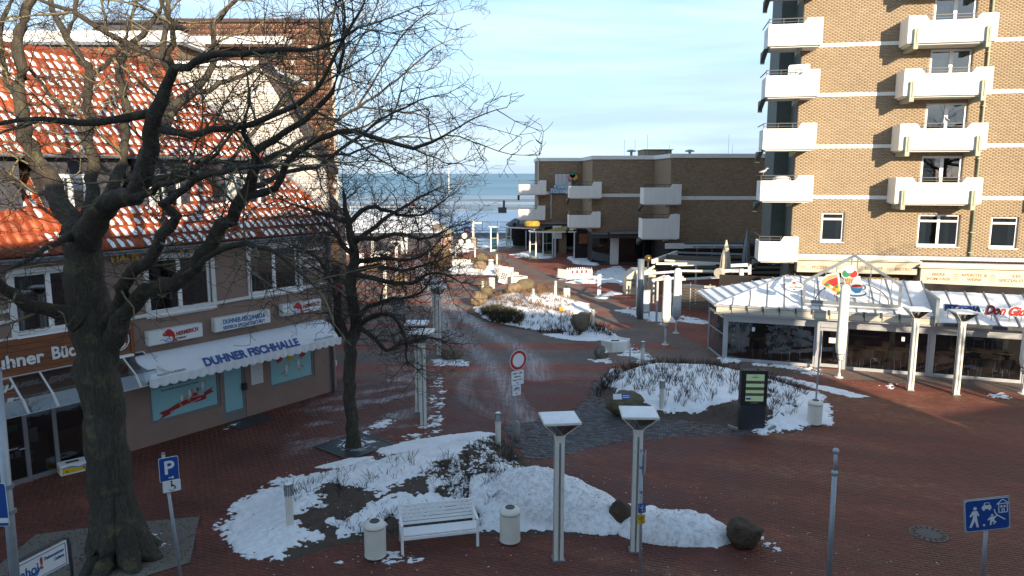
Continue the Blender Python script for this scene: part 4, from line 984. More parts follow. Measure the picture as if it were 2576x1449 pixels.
# shop front of the left shop
sf = thing('bookshop_glazing', 'dark glass shop front with taupe frames left of the big trunk', 'shop front', LF.w(0, .1), LF.ang)
for x in (-4.4, -2.9, -1.5, -.05, .52, 1.24, 2.96): MB().box(x-.05, x+.05, -.05, .05, 0, 2.12).build('post', M['doorframe'], sf)
for a, b in ((-4.35,-2.95),(-2.85,-1.55),(-1.45,-.1),(0,.47),(.57,1.19),(1.29,2.91)):
    MB().box(a, b, -.04, .04, 0, .12).box(a, b, -.04, .04, 2.02, 2.12).build('rail', M['doorframe'], sf)
    MB().box(a, b, -.004, .004, .12, 2.02).build('pane', M['gl_dark'], sf)
MB().box(-6, 3.2, 2.2, 2.3, 0, 2.4).box(-6, 3.2, .06, 2.2, -.01, .012).box(-6, 3.2, .06, 2.3, 2.3, 2.36).build('interior', M['interior'], sf)
MB().box(.62, 1.16, .3, .33, .15, 1.15).box(1.4, 2.8, .3, .33, .2, 1.05).build('chipboard_panel', M['osb'], sf)
MB().box(.60, .82, .012, .016, 1.02, 1.42).build('notice', M['cream'], sf)
MB().box(.02, .36, .012, .016, 1.45, 1.62).build('green_sticker', M['green'], sf); MB().box(.02, .44, .012, .016, .93, 1.05).build('blue_sticker', M['sign_blue'], sf)
text('ZEITUNG', .06, M['sign_white'], sf, (.06, -.012, .955), ext=.001)
MB().box(.04, .2, .012, .016, .72, .86).box(.24, .38, .012, .016, .72, .9).build('paper_sticker', M['paper'], sf)
MB().tube([(.44,-.06,.95),(.44,-.1,.95),(.32,-.1,.95)], .014, 6).build('door_handle', M['alu'], sf)
rk = MB()
for i in range(7):
    for j in range(4): rk.box(.60 + .03 * j, .70 + .03 * j, .2 + .05 * j, .21 + .05 * j, .4 + i * .2, .53 + i * .2)
rk.build('card_rack', M['sign_grey'], sf)
MB().box(3.02, 3.28, .02, .12, 0, 2.3).build('red_brown_reveal', mat('red_brown_boards', (.05,.018,.014), .8, .2, 4), sf)
# fish shop
fs = thing('fish_shop_front', 'turquoise filmed shop windows and door under the white awning', 'shop front', LF.w(0, .06), LF.ang)
def fwin(x0, x1, z0, z1, nm):
    f = MB().box(x0, x0+.09, -.03, .05, z0, z1).box(x1-.09, x1, -.03, .05, z0, z1).box(x0+.09, x1-.09, -.03, .05, z0, z0+.09).box(x0+.09, x1-.09, -.03, .05, z1-.09, z1).build(nm, M['doorframe'], fs)
    MB().box(x0+.09, x1-.09, 0, .02, z0+.09, z1-.09).build('filmed_pane', M['film'], f); return f
w1 = fwin(3.84, 6.2, .62, 1.95, 'window'); dr = fwin(6.28, 7.13, .03, 1.95, 'door'); w2 = fwin(8.09, 10.03, .76, 1.98, 'window')
MB().box(7.0, 7.16, -.12, -.03, .96, 1.2).build('black_letter_box', M['black'], fs)
MB().box(6.28, 7.13, -.035, -.03, .12, .34).build('kick_plate', M['doorframe'], dr)
pp = MB().box(7.36, 7.83, -.068, -.062, 1.05, 1.94).build('paper_notice', M['paper'], fs)
for i in range(9): MB().box(7.43 + .02 * (i % 3), 7.76 - .03 * (i % 2), -.0705, -.0685, 1.14 + i * .085, 1.15 + i * .085).build('print_line', M['grey_metal'], fs)
def gull(px, pz, s, parent, y, flip=1):
    f = lambda pts: [(px + flip * a * s, pz + b * s) for a, b in pts]
    flat(parent, f([(.05,.28),(.22,.22),(.30,.30),(.33,.55),(.37,.72),(.31,.80),(.22,.78),(.19,.70),(.17,.50),(.06,.40)]), y, M['sign_white'], 'gull_body', .003)
    flat(parent, f([(-.14,.20),(.20,.28),(.22,.40),(.08,.46),(.0,.36)]), y - .004, M['sign_grey'], 'gull_wing', .003)
    flat(parent, f([(-.20,.18),(-.05,.25),(-.02,.34),(-.10,.28)]), y - .005, M['black'], 'gull_tail', .003)
    flat(parent, f([(.34,.74),(.50,.84),(.53,.79),(.38,.70),(.50,.66),(.47,.62),(.34,.68)]), y - .004, M['yellow'], 'gull_beak', .003)
    flat(parent, f([(.15,.24),(.18,.08),(.28,.06),(.28,.03),(.10,.03),(.11,.24)]), y - .004, M['yellow'], 'gull_leg', .003)
    flat(parent, f(ell(.29,.75,.018,.018,8)), y - .005, M['black'], 'gull_eye', .003)
art = thing('shop_window_print', 'printed gulls, crab and red ribbon banner on the left fish shop window', 'window print', LF.w(0, .055), LF.ang)
for gx_, gz_ in ((4.78, .95), (5.05, 1.06), (5.50, 1.20)): gull(gx_, gz_, .46, art, -.003)
flat(art, ell(5.34, 1.22, .09, .07), -.004, M['red'], 'crab_body', .004)
for sg in (-1, 1):
    flat(art, ell(5.34 + sg * .10, 1.38, .035, .05), -.004, M['red'], 'crab_claw', .004)
    for k in range(3): MB().bar((5.34 + sg * .08, -.006, 1.20 - k * .02), (5.34 + sg * .17, -.006, 1.17 - k * .05), .008, .012).build('crab_leg', M['red'], art)
    MB().bar((5.34 + sg * .07, -.006, 1.26), (5.34 + sg * .10, -.006, 1.36), .008, .014).build('crab_arm', M['red'], art)
rib = lambda x: .78 + .20 * (x - 4.4) + .06 * sin((x - 4.4) * 3.4)
flat(art, [(x, rib(x)) for x in np.linspace(4.45, 5.72, 14)] + [(x, rib(x) + .17) for x in np.linspace(5.72, 4.45, 14)], -.004, M['red_dark'], 'ribbon', .004)
flat(art, [(4.12,.70),(4.5,.80),(4.5,.98),(4.14,.92),(4.26,.82)], -.003, M['red_dark'], 'ribbon_end', .002)
flat(art, [(5.62,1.08),(6.0,1.16),(5.90,1.24),(6.02,1.34),(5.66,1.22)], -.003, M['red_dark'], 'ribbon_end', .002)
text('Wir ziehen und wir werden dichter ans Meer', .062, M['sign_white'], art, (4.5, -.009, .84), (pi/2, -.19, 0), .001, sx=.92)
text('Einmal nach rechts drehen und Richtung Strand schauen!', .085, M['black'], art, (3.98, -.006, 1.70), ext=.001, sx=.78)
text('Dort findet ihr die neue Duhner Fischhalle.', .085, M['black'], art, (4.25, -.006, 1.57), ext=.001, sx=.85)
art2 = thing('shop_window_print', 'two gulls with red and yellow speech bubbles on the right fish shop window', 'window print', LF.w(0, .055), LF.ang)
gull(8.70, 1.02, .55, art2, -.003); gull(9.50, 1.10, .55, art2, -.003, -1)
for cx, m_ in ((8.55, 'red'), (9.0, 'yellow'), (9.55, 'red')): flat(art2, ell(cx, 1.72, .15, .12) , -.004, M[m_], 'speech_bubble', .003); flat(art2, [(cx-.06,1.63),(cx-.09,1.54),(cx+.02,1.61)], -.003, M[m_], 'bubble_tail', .002)
MB().box(6.62, 6.82, .035, .038, 1.52, 1.74).build('door_sticker', M['sign_white'], dr); flat(dr, [(6.64,1.68),(6.80,1.68),(6.80,1.72),(6.64,1.72)], .034, M['red'], 'sticker_stripe', .002)
# awning
aw = thing('awning', 'white basket awning with blue lettering and scalloped edge over the fish shop', 'awning', LF.w(0, -.01), LF.ang)
pr_ = [(0,2.86),(-.30,2.90),(-.58,2.86),(-.80,2.76),(-1.16,2.36)]
AX0, AX1 = 3.3, 10.35
vs = []; xs2 = [AX0] + list(np.linspace(AX0 + .12, AX1 - .12, 13)) + [AX1]
for x in xs2:
    e = 0 if AX0 < x < AX1 else 1
    for (y, z) in pr_: vs.append((x, y * (1 - .12 * e), z - .10 * e + (.006 * sin(x * 5))))
k = len(pr_); MB().add(vs, [(i*k+j, (i+1)*k+j, (i+1)*k+j+1, i*k+j+1) for i in range(len(xs2)-1) for j in range(k-1)] ).build('cover', M['awning'], aw, smooth=True, fixn=False)
for x in (AX0, AX1): MB().add([(x, y * .88, z - .1) for y, z in pr_] + [(x, 0, 2.3)], [tuple(range(k + 1))]).build('end_cheek', M['awning'], aw, fixn=False)
n = 24; sc = []
for i in range(n * 6 + 1): x = AX0 + (AX1 - AX0) * i / (n * 6); sc.append((x, 2.17 + .0 - .075 * abs(sin(pi * i / 6))))
vs = []
for i, (x, z) in enumerate(sc): wv = .025 * sin(i * 1.05); vs += [(x, -1.165 + wv * .2, 2.36), (x, -1.18 + wv, z)]
MB().add(vs, [(2*i, 2*i+2, 2*i+3, 2*i+1) for i in range(len(sc)-1)]).build('valance', M['awning'], aw, fixn=False)
ta = atan2(.40, .36)
o = text('DUHNER FISCHHALLE', .40, M['blue_letter'], aw, (5.05, -1.15, 2.40), (ta, 0, 0), .006, bold=.014); bpy.context.view_layer.update(); o.scale = (3.5 / max(o.dimensions.x, .1), 1, 1)
text('WILHELM GOEDEKEN', .10, M['doorframe'], aw, (3.55, -1.15, 2.42), (ta, 0, 0), .003, sx=.9); text('WILHELM GOEDEKEN', .10, M['doorframe'], aw, (9.15, -1.15, 2.42), (ta, 0, 0), .003, sx=.9)
# box signs
def boxsign(x0, x1, z0, z1, label):
    t = thing('box_sign', label, 'shop sign', LF.w(x0, -.02), LF.ang)
    MB().box(0, x1-x0, -.22, 0, z0, z1).build('case', M['trim_white'], t, bev=.015); MB().box(.03, x1-x0-.03, -.232, -.221, z0+.03, z1-.03).build('face', M['sign_white'], t); return t, x1-x0
def fishlogo(t, w_, z):
    flat(t, [(.42,z+.23),(.47,z+.30),(.55,z+.345),(.60,z+.39),(.70,z+.37),(.72,z+.335),(.79,z+.27),(.825,z+.17),(.81,z+.09),(.90,z-.01),(.84,z-.02),(.80,z+.01),(.74,z-.05),(.72,z-.03),(.755,z+.07),(.74,z+.12),(.68,z+.17),(.64,z+.12),(.60,z+.18),(.50,z+.185)], -.234, M['red'], 'fish', .006)
    flat(t, ell(.50, z+.27, .016, .016, 8), -.241, M['sign_white'], 'fish_eye', .003)
    for dx, dz in ((0,0),(.14,-.07)): MB().tube([(.36+dx+i*.04, -.238, z+.08+dz+.025*sin(i*1.3)) for i in range(9)], .010, 4).build('wave', M['cup_blue'], t)
    text('NERMERICH', .17, M['red_dark'], t, (.86, -.236, z+.14), (pi/2, -.06, 0), .004, sx=.78, bold=.006); text('Feinkost', .09, M['red_dark'], t, (.86, -.236, z+.03), (pi/2, -.03, 0), .004, bold=.003)
t, w_ = boxsign(3.84, 5.58, 3.11, 3.55, 'white box sign with red fish, leftmost over the awning'); fishlogo(t, w_, 3.15)
t, w_ = boxsign(6.0, 8.08, 3.15, 3.61, 'white box sign with two lines of blue lettering over the awning')
fittext('DUHNER FISCHHALLE', .28, 1.85, 3.39, .2, M['blue_light'], t, -.236, ext=.004, bold=.006); fittext('SEEFISCH SPEZIALGESCHÄFT', .28, 1.85, 3.21, .15, M['blue_light'], t, -.236, ext=.004, bold=.004)
t, w_ = boxsign(8.58, 10.26, 3.27, 3.68, 'white box sign with red fish beside the downpipe'); fishlogo(t, w_, 3.30)
o = MB().box(6.2, 7.6, -.95, -.12, .002, .016).build('door_mat', M['anthracite']); o.location = LF.w(0, 0); o.rotation_euler = (0,0,LF.ang); tag(o, 'dark rubber mat in front of the turquoise door', 'door mat')
o = MB().box(-.09,.09,-.06,0,-.1,.1).box(-.05,.05,-.075,-.06,.0,.06).build('meter_box', M['trim_white']); o.location = (LF.w(11.0, .15)[0]+.06, LF.w(11.0,.15)[1], 1.05); o.rotation_euler = (0,0,LF.ang+pi/2); tag(o, 'small white socket box on the house corner', 'socket box')

# ------------------------------------------------------------------ white gable house, brown tile hung house, red brick block behind
gh = thing('gable_house', 'white brick gable house with brown verge boards behind the tiled roof', 'house', (0, 27.55, 0))
MB().prism([(-6.87,-.02),(-6.87,8.5),(-9.06,12.02),(-15.5,12.02),(-15.5,-.02)], 0, .3).build('wall', M['mortar_w'], gh)
bricks(gh, -15.5, -6.9, 6.2, 12.0, [], M['brick_white'], .24, .071, .014, .012, 300, 3, lambda x, z: (z < 8.45) | (x < -6.87 - (z - 8.5) * .622 - .06), lambda C: -C[:, 0])
rf = MB().add([(-6.7,-.25,8.15),(-6.7,1.2,8.15),(-9.06,1.2,12.1),(-9.06,-.25,12.1),(-6.7,-.25,8.35),(-6.7,1.2,8.35),(-9.06,1.2,12.3),(-9.06,-.25,12.3)], [(0,1,2,3),(7,6,5,4),(0,4,5,1),(1,5,6,2),(2,6,7,3),(3,7,4,0)]).build('verge', M['wood_dark'], gh)
MB().box(-15.5,-9.0,-.15,6,12.03,12.2).build('roof_edge', M['snow'], gh)
MB().prism([(-6.95,.31),(-7.3,1.2),(-10.2,9),(-15,9),(-15,.31)], -.02, 8.2, 0, 'xy').build('side_wall', M['render_brown'], gh)
bh = thing('tile_hung_house', 'tall house hung with brown wavy tiles behind the white gable', 'house', (0, 44, 0))
BX0, BX1 = at(430, 60, 44)[0], at(842, 200, 44)[0]
MB().prism([(BX0,-.0),(BX1,0),(BX1-3.4,13),(BX0,13)], -.02, at(600,57,44)[2], 0, 'xy').build('wall', M['batten'], bh)
wavetiles(bh, (BX0, -.02, 5.0), (1,0,0), (0,0,1), (0,-1,0), int((BX1-BX0)/.26), 42, .26, .285, M['tile_brown'], lambda C, r: r.normal(.5,.25,len(C)), lambda C, ca, cb: np.random.RandomState(3).rand(len(C)) > .03, 300, lambda C: -C[:, 0] - C[:, 2] * .3, 21)
MB().prism([(BX0-.1,-.2),(BX1+.08,-.2),(BX1-.3,1.2),(BX0-.1,1.2)], at(600,57,44)[2]+.0, at(600,57,44)[2]+.18, 0, 'xy').build('roof_edge', M['wood_dark'], bh)
zl = at(600,112,43)[2]; MB().box(BX0-.1, at(722,100,43)[0], -1.2, -.06, zl, zl+.42).build('snowy_ledge', M['snow'], bh); MB().box(BX0-.1, at(722,100,43)[0], -1.25, -.07, zl-.16, zl-.002).build('ledge_board', M['wood_dark'], bh)
rb = thing('brick_block', 'red brick block under a flat snowy roof behind the ridge', 'building', (0, 40, 0))
RX0, RX1 = at(-60, 100, 40)[0], at(447, 100, 40)[0]; zr = at(300,115,40)[2]
MB().box(RX0, RX1, 0.012, 6, -.02, zr).build('wall', M['mortar'], rb); bricks(rb, RX0, RX1, zr-2.6, zr, [], M['brick_red'], .26, .08, .014, .01, 0, 4)
MB().box(RX0-.2, RX1+.3, -.3, 6.2, zr+.16, zr+.70).build('roof_snow', M['snow'], rb); MB().box(RX0-.2, RX1+.3, -.32, 6.2, zr+.003, zr+.158).build('roof_edge', M['gutter'], rb)
MB().box(at(235,90,42)[0], at(420,90,42)[0], 2, 5, zr+.7, zr+1.5).box(at(228,90,42)[0], at(440,90,42)[0], 1.7, 5.2, zr+1.5, zr+1.62).build('roof_hut', M['slate_clad'], rb)
tb = thing('timber_house', 'dark timber clad house with a hipped roof behind the small tree', 'house', (-12.6, 36.5, 0))
MB().prism([(0,0),(4.0,0),(3.2,5),(0,5)], -.02, 5.6, 0, 'xy').build('wall', M['wood_dark'], tb)
MB().add([(-.3,-.5,5.6),(4.2,-.5,5.6),(3.4,5.2,5.6),(-.3,5.2,5.6),(1.2,2.3,7.4),(3.0,2.3,7.4)], [(0,1,5,4),(1,2,5),(2,3,4,5),(3,0,4),(0,3,2,1)]).build('roof', M['wood_dark'], tb)
for i in range(26): MB().box(0, 4.0, -.035, -.003, 2.7 + i * .11, 2.79 + i * .11).build('slat', M['wood_dark'], tb)
MB().box(.3, 3.8, -.03, -.004, .1, 2.3).build('shop_window', M['gl_dark'], tb); MB().prism([(-.05,2.75),(-.9,2.35),(-.9,2.28),(-.05,2.68)], .2, 4.0, 0, 'yz').build('shop_awning', M['red_dark'], tb)
o = MB()._lathe([(.02,-.2),(.2,-.14),(.28,0),(.2,.16),(.02,.22)], (0,0,0), 14, 0).build('ball_lamp', M['sign_white'], smooth=True); o.location = at(849,467,36.4); tag(o, 'white ball lamp at the corner of the timber house', 'lamp')
# ================================================================== tower, wing, restaurant
TF = Frame((14.3, 38.2), (24.5, 36.1))
tw = thing('apartment_tower', 'tan brick apartment tower with white balconies and floor bands', 'apartment building', TF.w(0, 0), TF.ang)
X0, X1 = .18, 17.0
FZ = [6.92, 9.46, 12.0, 14.4, 16.9, 19.4, 21.9, 24.4]
twin = [(1.64,2.73,4.73,6.21,'s'), (6.21,8.10,4.58,6.17,'d'), (9.5,10.71,4.55,6.10,'s'), (13.2,15.1,4.55,6.1,'d')]
tdoor = [(6.12, 7.98, z - .1, z + 2.13, 'b') for z in FZ[:5]] + [(12.9, 14.8, z - .1, z + 2.13, 'b') for z in FZ[:5]]
holes = twin + tdoor
wallmesh('wall', X0, X1, -.02, 19.2, holes, .16, M['mortar'], tw)
MB().box(X0, X1, .002, 2.7, 19.2, 27).build('upper_wall', M['brick_red'] if False else mat('tan_brick_upper', (.34,.22,.12), .85, .2, 3), tw)
MB().box(2.7, X1, 2.8, 14, -.02, 27).build('rear_block', mat('tan_brick_rear', (.34,.22,.12), .85, .2, 3), tw)
MB().box(X0, X1, 2.62, 2.8, -.02, 19.2).build('rear_wall', M['mortar'], tw); MB().box(-.55, 2.69, 2.2, 6, 3.2, 26.9).build('balcony_back_wall', M['dark_green'], tw)
MB().box(X0 - .004, X0 + .06, .02, 2.7, -.02, 19.2).build('side_wall', M['dark_green'], tw)
band_h = [(z - .01, z + .17) for z in FZ]
bricks(tw, X0, X1, 2.6, 19.0, [h[:4] for h in holes] + [(X0 - 1, X1 + 1, a - .01, b + .01) for a, b in band_h], M['brick_tan'], .24, .064, .012, .010, 300, 31, None, lambda C: np.hypot(C[:, 0] - 6, C[:, 1] - 5))
for a, b in band_h: MB().box(X0, X1, -.035, -.002, a, b).build('floor_band', M['concrete_white'], tw)
# soldier course over the lower windows
for h in twin:
    for k in range(int((h[1]-h[0]+.2)/.078)): MB().box(h[0]-.1+k*.078, h[0]-.1+k*.078+.064, -.028, -.014, h[3]+.012, h[3]+.2).build('brick', M['brick_red'], tw) if k < 0 else None
for h in twin:
    mull = (((h[0]+h[1])/2,) if h[4] == 'd' else ())
    cu = [(h[0]+.1, h[0]+.45, h[2]+.1, h[3]-.1), (h[1]-.62, h[1]-.4, h[2]+.1, h[3]-.1)] if h[4] == 'd' else [(h[1]-.35, h[1]-.1, h[2]+.1, h[3]-.1)]
    w_ = window(tw, h[0], h[1], h[2], h[3], .09, mull, (h[3]-.33,), .085, curtain=cu)
    if h[4] == 'd' and h[0] < 10:
        for px_ in (6.45, 6.85, 7.35, 7.75):
            pm = MB()
            for a in range(9):
                an_ = a * .7; pm.tube([(px_, .34, h[2]+.45), (px_+.10*cos(an_), .34+.06*sin(an_), h[2]+.62), (px_+.17*cos(an_), .34+.08*sin(an_), h[2]+.5)], [.008,.012,.003], 3, cap=False)
            pm.tube([(px_, .34, h[2]+.1), (px_, .34, h[2]+.46)], .012, 5)._lathe([(.05,0),(.07,.12)], (px_, .34, h[2]+.08), 8, 0)
            pm.build('pot_plant', M['leaf_dark'] if px_ != 6.85 else M['green'], w_)
for i, h in enumerate(tdoor):
    c_ = [(h[0]+.12, h[0]+.75, h[2]+.2, h[3]-.12)] if i in (2, 3) else ([(h[0]+.12, h[0]+.4, h[2]+.2, h[3]-.12)] if i == 4 else [])
    window(tw, h[0], h[1], h[2], h[3], .09, ((h[0]+h[1])/2 + .02,), (), .11, name='balcony_door', curtain=c_, sill=False)
def front_balcony(parent, x, zb, w_=3.82, d=1.4, fr=1.26, lo=1.02, brackets=True, y=0.0):
    b = MB().prism([(0,0),(w_,0),(w_,fr),(w_-.75,fr),(w_-.92,lo),(.92,lo),(.75,fr),(0,fr)], 0, .13).build('balcony', M['concrete_white'], parent, bev=.03, loc=(x, y-d, zb))
    MB().box(.02,.14,.132,d-.04,0.0,fr-.02).box(w_-.14,w_-.02,.132,d-.04,0.0,fr-.02).build('side_panel', M['concrete_white'], b, bev=.02)
    MB().box(.145,w_-.145,.135,d-.003,-.06,.09).build('floor_slab', M['concrete_white'], b)
    rl = MB().bar((.7,.06,fr+.0),(w_-.7,.06,fr+.0),.04,.04).bar((.85,.06,lo+.11),(w_-.85,.06,lo+.11),.025,.025)
    for q in (.98, w_/2, w_-.98): rl.bar((q,.06,lo),(q,.06,fr),.04,.03)
    rl.build('railing', M['dark_metal'], b)
    if brackets:
        for q in (.26, 3.32): MB().box(q,q+.20,-.14,d-.003,-.28,-.06).box(q,q+.09,-.14,-.004,-.06,.66).box(q+.105,q+.20,-.14,-.004,-.06,.66).build('bracket', M['green_metal'], b, bev=.008)
    return b
def corner_balcony(parent, x, zb, y=0.0, d=1.4, w_=2.5, fr=1.28, lo=1.02, rail=True, depth2=.3):
    b = MB().prism([(0,0),(w_,0),(w_,fr),(w_-.72,fr),(w_-.88,lo),(0,lo)], 0, .13).build('balcony', M['concrete_white'], parent, bev=.03, loc=(x, y-d, zb))
    MB().box(.02,.14,.132,d+depth2,0,lo-.02).build('side_panel', M['concrete_white'], b, bev=.02); MB().box(w_-.14,w_-.02,.132,d-.04,0,fr-.02).build('side_panel', M['concrete_white'], b, bev=.02)
    MB().box(.145,w_-.145,.135,d-.05,-.06,.09).box(.145,1.62,d-.05,d+depth2,-.06,.09).build('floor_slab', M['concrete_white'], b)
    rl = MB().bar((0,.06,fr-.01),(w_-.8,.06,fr-.01),.04,.04).bar((0,.06,lo+.11),(w_-.9,.06,lo+.11),.025,.025)
    for q in (.02, w_*.28, w_*.55): rl.bar((q,.06,lo),(q,.06,fr),.04,.03)
    rl.bar((.06,.06,fr-.01),(.06,d+1.4,fr-.01),.04,.04); rl.build('railing', M['dark_metal'], b)
    MB().prism([(.2,-.08),(d+depth2,-.08),(d+depth2,-.62),(1.6,-.45)], -.12, .1, 0, 'yz').build('beam', M['dark_green'], b); MB().prism([(.1,-.08),(d+.1,-.08),(d+.1,-.34),(.5,-.2)], w_-1.0, w_-.86, 0, 'yz').build('beam', M['green_metal'], b)
    return b
for i, z in enumerate(FZ[:5]):
    front_balcony(tw, 4.62, z - .18); front_balcony(tw, 11.6, z - .18); corner_balcony(tw, -1.62, z - .10)
corner_balcony(tw, -1.55, 3.78, w_=1.9)
MB().tube([(8.66,-.12,4.0),(8.60,-.12,19)], .055, 10).build('downpipe', M['green_metal'], tw, smooth=True)
for z in (4.3, 5.3, 8.9, 11.4, 13.9): MB().box(8.55,8.73,-.18,-.004,z,z+.04).build('pipe_clip', M['green_metal'], tw)
MB().box(X0-.3, X1+.4, -.4, 14.2, 27, 27.5).build('roof', M['concrete_white'], tw)
# things on the tower balconies
o = MB().prism([(0,0),(1.0,0),(1.0,.52),(.06,.48),(0,.4)], 0, .08).build('balcony_screen', M['sign_white'], bev=.01); o.location = TF.w(-.55, -1.05, 12.98 - .02); o.rotation_euler = (0,0,TF.ang); tag(o, 'white wind screen standing on the third corner balcony', 'wind screen')
mb = MB()
for i in range(7):
    pass
o = MB()._lathe([(.02,0),(.5,.02),(.52,.5),(.44,.72),(.1,.80)], (0,0,0), 14, 0).build('covered_table', M['canvas_grey'], smooth=True); o.location = TF.w(-.4, .2, 6.92 + .10); o.scale = (1,.8,1.35); tag(o, 'grey tarpaulin cover on the lowest sunlit corner balcony', 'covered furniture')
def bird(loc, label, s=1.0, rot=0):
    b = MB().tube([(-.24,0,.13),(-.12,0,.15),(0,0,.17),(.10,0,.22),(.14,0,.29),(.18,0,.33),(.22,0,.325),(.28,0,.31)], [.012,.05,.075,.06,.04,.042,.03,.006], 8).tube([(0,.02,.12),(.0,.02,0)], .008, 4).tube([(0,-.02,.12),(0,-.02,0)], .008, 4)
    o = b.build('bird', M['sign_grey'], smooth=True); o.location = loc; o.rotation_euler = (0,0,rot); o.scale = (s,s,s); tag(o, label, 'gull')
bird(TF.w(-1.5, -1.34, 6.82 + 1.30), 'gull perched on the railing of a corner balcony', 1.0, 0)
bird(TF.w(6.65, -1.34, 9.28 + 1.27), 'bird sitting on the railing before a curtained balcony door', .9, pi/2)

# low wing by the sea, stepping back in three bays
wg = thing('brick_wing', 'low brown brick wing stepping back towards the sea with white coping', 'building', (0, 0, 0))
M['brick_brown'] = tintmat('brown_bricks', [(0, (.24,.16,.10)), (.5, (.33,.225,.14)), (1, (.41,.29,.19))], .88, .3, 60, .5, .18)
bays = [(2.63, 8.35, 76.0, at(1400,397,76)[2], 3.2), (7.18, 14.25, 66.5, at(1580,391.4,66.5)[2], 2.9), (12.65, 24, 59.3, at(1800,386.5,59.3)[2], 2.75)]
for i, (a, b, y, zt, zb) in enumerate(bays):
    wallmesh('wall', a, b, zb, zt - .34, [], .1, M['mortar'], wg, y)
    bricks(wg, a, b, zb, zt - .36, [(a-1, b+1, 6.08, 6.42)] if i else [(a-1, a+1.3, 6.05, 6.4)], M['brick_brown'], .24, .065, .014, .012, (0, 0, 0)[i] or 0, 50 + i, None, None, y)
    MB().box(a-.12, b+.05, y-.12, y+10, zt-.34, zt).build('coping', M['concrete_white'], wg, bev=.02)
    MB().box(a+.002, b, y+.15, y+10, -.02, zt-.35).build('body', M['brick_red'] if False else M['interior'], wg)
    MB().box(a-.002, a+.1, y+.001, y+10, zb, zt-.35).build('side_wall', mat('brown_side_wall', (.26,.18,.11), .9, .2, 3), wg)
    MB().box(a, b, y-.03, y-.002, 6.1, 6.4).build('floor_band', M['concrete_white'], wg) if i else MB().box(a, a+1.3, y-.03, y-.002, 6.07, 6.38).build('floor_band', M['concrete_white'], wg)
    MB().box(a, b, y-.05, y+.0, zb-.16, zb-.003).build('lintel', M['gutter'], wg)
    # ground floor shops under the wing
    n = max(2, int((b - a) / 1.8))
    for k in range(n):
        xa = a + (b - a) * k / n; xb = a + (b - a) * (k + 1) / n
        f = MB().box(xa+.02, xa+.10, y+.02, y+.1, .02, zb-.2).box(xa+.10, xb, y+.02, y+.1, .02, .2).box(xa+.10, xb, y+.02, y+.1, zb-.5, zb-.2).build('shop_frame', M['dark_metal'], wg); MB().box(xa+.1, xb, y+.05, y+.06, .2, zb-.5).build('pane', M['gl_dark'], f)
MB().box(2.63, 2.70, 75.9, 76.0, 3.2, bays[0][3]-.36).build('white_corner_strip', M['concrete_white'], wg)
corner_balcony(wg, .68, 6.08, 76.0, 1.4, 2.78, 1.42, 1.02); corner_balcony(wg, .66, 3.55, 76.0, 1.4, 2.72, 1.42, 1.05)
corner_balcony(wg, 5.02, 6.05, 66.5, 1.5, 2.85, 1.42, 1.05); corner_balcony(wg, 5.0, 3.46, 66.5, 1.5, 2.82, 1.4, 1.1)
corner_balcony(wg, 10.28, 5.80, 59.3, 1.5, 2.95, 1.55, 1.3); corner_balcony(wg, 10.22, 3.08, 59.3, 1.5, 2.95, 1.95, 1.6)
p = g(1545, 665.5); MB().box(p[0]-.38, p[0]+.38, p[1], p[1]+.7, 0, 2.75).build('pillar', M['concrete_white'], wg, bev=.02)
MB().box(p[0]-.6, 14.2, 64.6, 66.4, 2.55, 2.95).build('shop_canopy', M['wood_dark'], wg); MB().box(p[0]-.6, 14.2, 64.4, 66.4, 2.96, 3.05).build('canopy_edge', M['gutter'], wg)
MB().box(at(1413,0,75.2)[0], at(1432,0,75.2)[0], 75.2, 75.9, 0, 2.0).build('pier', M['brick_brown'], wg)
q0, q1 = at(1390,600,75)[0], at(1413,600,75)[0]; MB().box(q0, q1, 74.9, 75.0, at(1400,600,75)[2], at(1400,568,75)[2]).build('white_panel', M['concrete_white'], wg)
MB().box(at(1457,612,70)[0], at(1486,612,70)[0], 70.0, 70.06, at(1470,613,70)[2], at(1470,588,70)[2]).build('warm_picture', mat('warm_shop_picture', (.28,.09,.04), .8, .5, 3), wg)
MB().box(at(1440,612,71)[0], 9.0, 70.1, 70.3, 0, 2.9).build('shop_back', M['interior'], wg)
for (u0, u1, v0, Yd) in ((1620,1690,386,66),(1760,1850,383,62)): pass
zt = bays[1][3]
o = MB().box(at(1622,380,72)[0], at(1690,380,72)[0], 72, 76, zt+.003, at(1650,377,72)[2]).box(at(1619,380,72)[0], at(1693,380,72)[0], 71.8, 76.2, at(1650,377,72)[2], at(1650,375.5,72)[2]).build('roof_house', M['mortar'], wg); MB().box(at(1662,380,71.9)[0], at(1674,380,71.9)[0], 71.94, 71.99, at(1650,386,71.9)[2], at(1650,380.5,71.9)[2]).build('vent_grille', M['gutter'], wg)
for (u, v) in ((1588,391),(1735,387)):
    P = at(u, v, 68); MB()._lathe([(.12,0),(.12,.35),(.45,.38),(.4,.5),(.1,.58)], (P[0], P[1], bays[1][3]), 10, 0).build('roof_vent', M['gutter'], wg)
for u in (1597, 1628, 1683, 1832, 1842, 1570):
    P = at(u, 388, 68); MB().tube([(P[0],P[1],bays[1][3]),(P[0],P[1],bays[1][3]+1.0+.9*((u*7)%3)/2)], .014, 4).build('aerial', M['grey_metal'], wg)
MB().tube([(at(1386.5,490,75.9)[0],75.9,6.1),(at(1386.5,490,75.9)[0],75.9,3.6)], .06, 6).build('downpipe', M['trim_white'], wg)
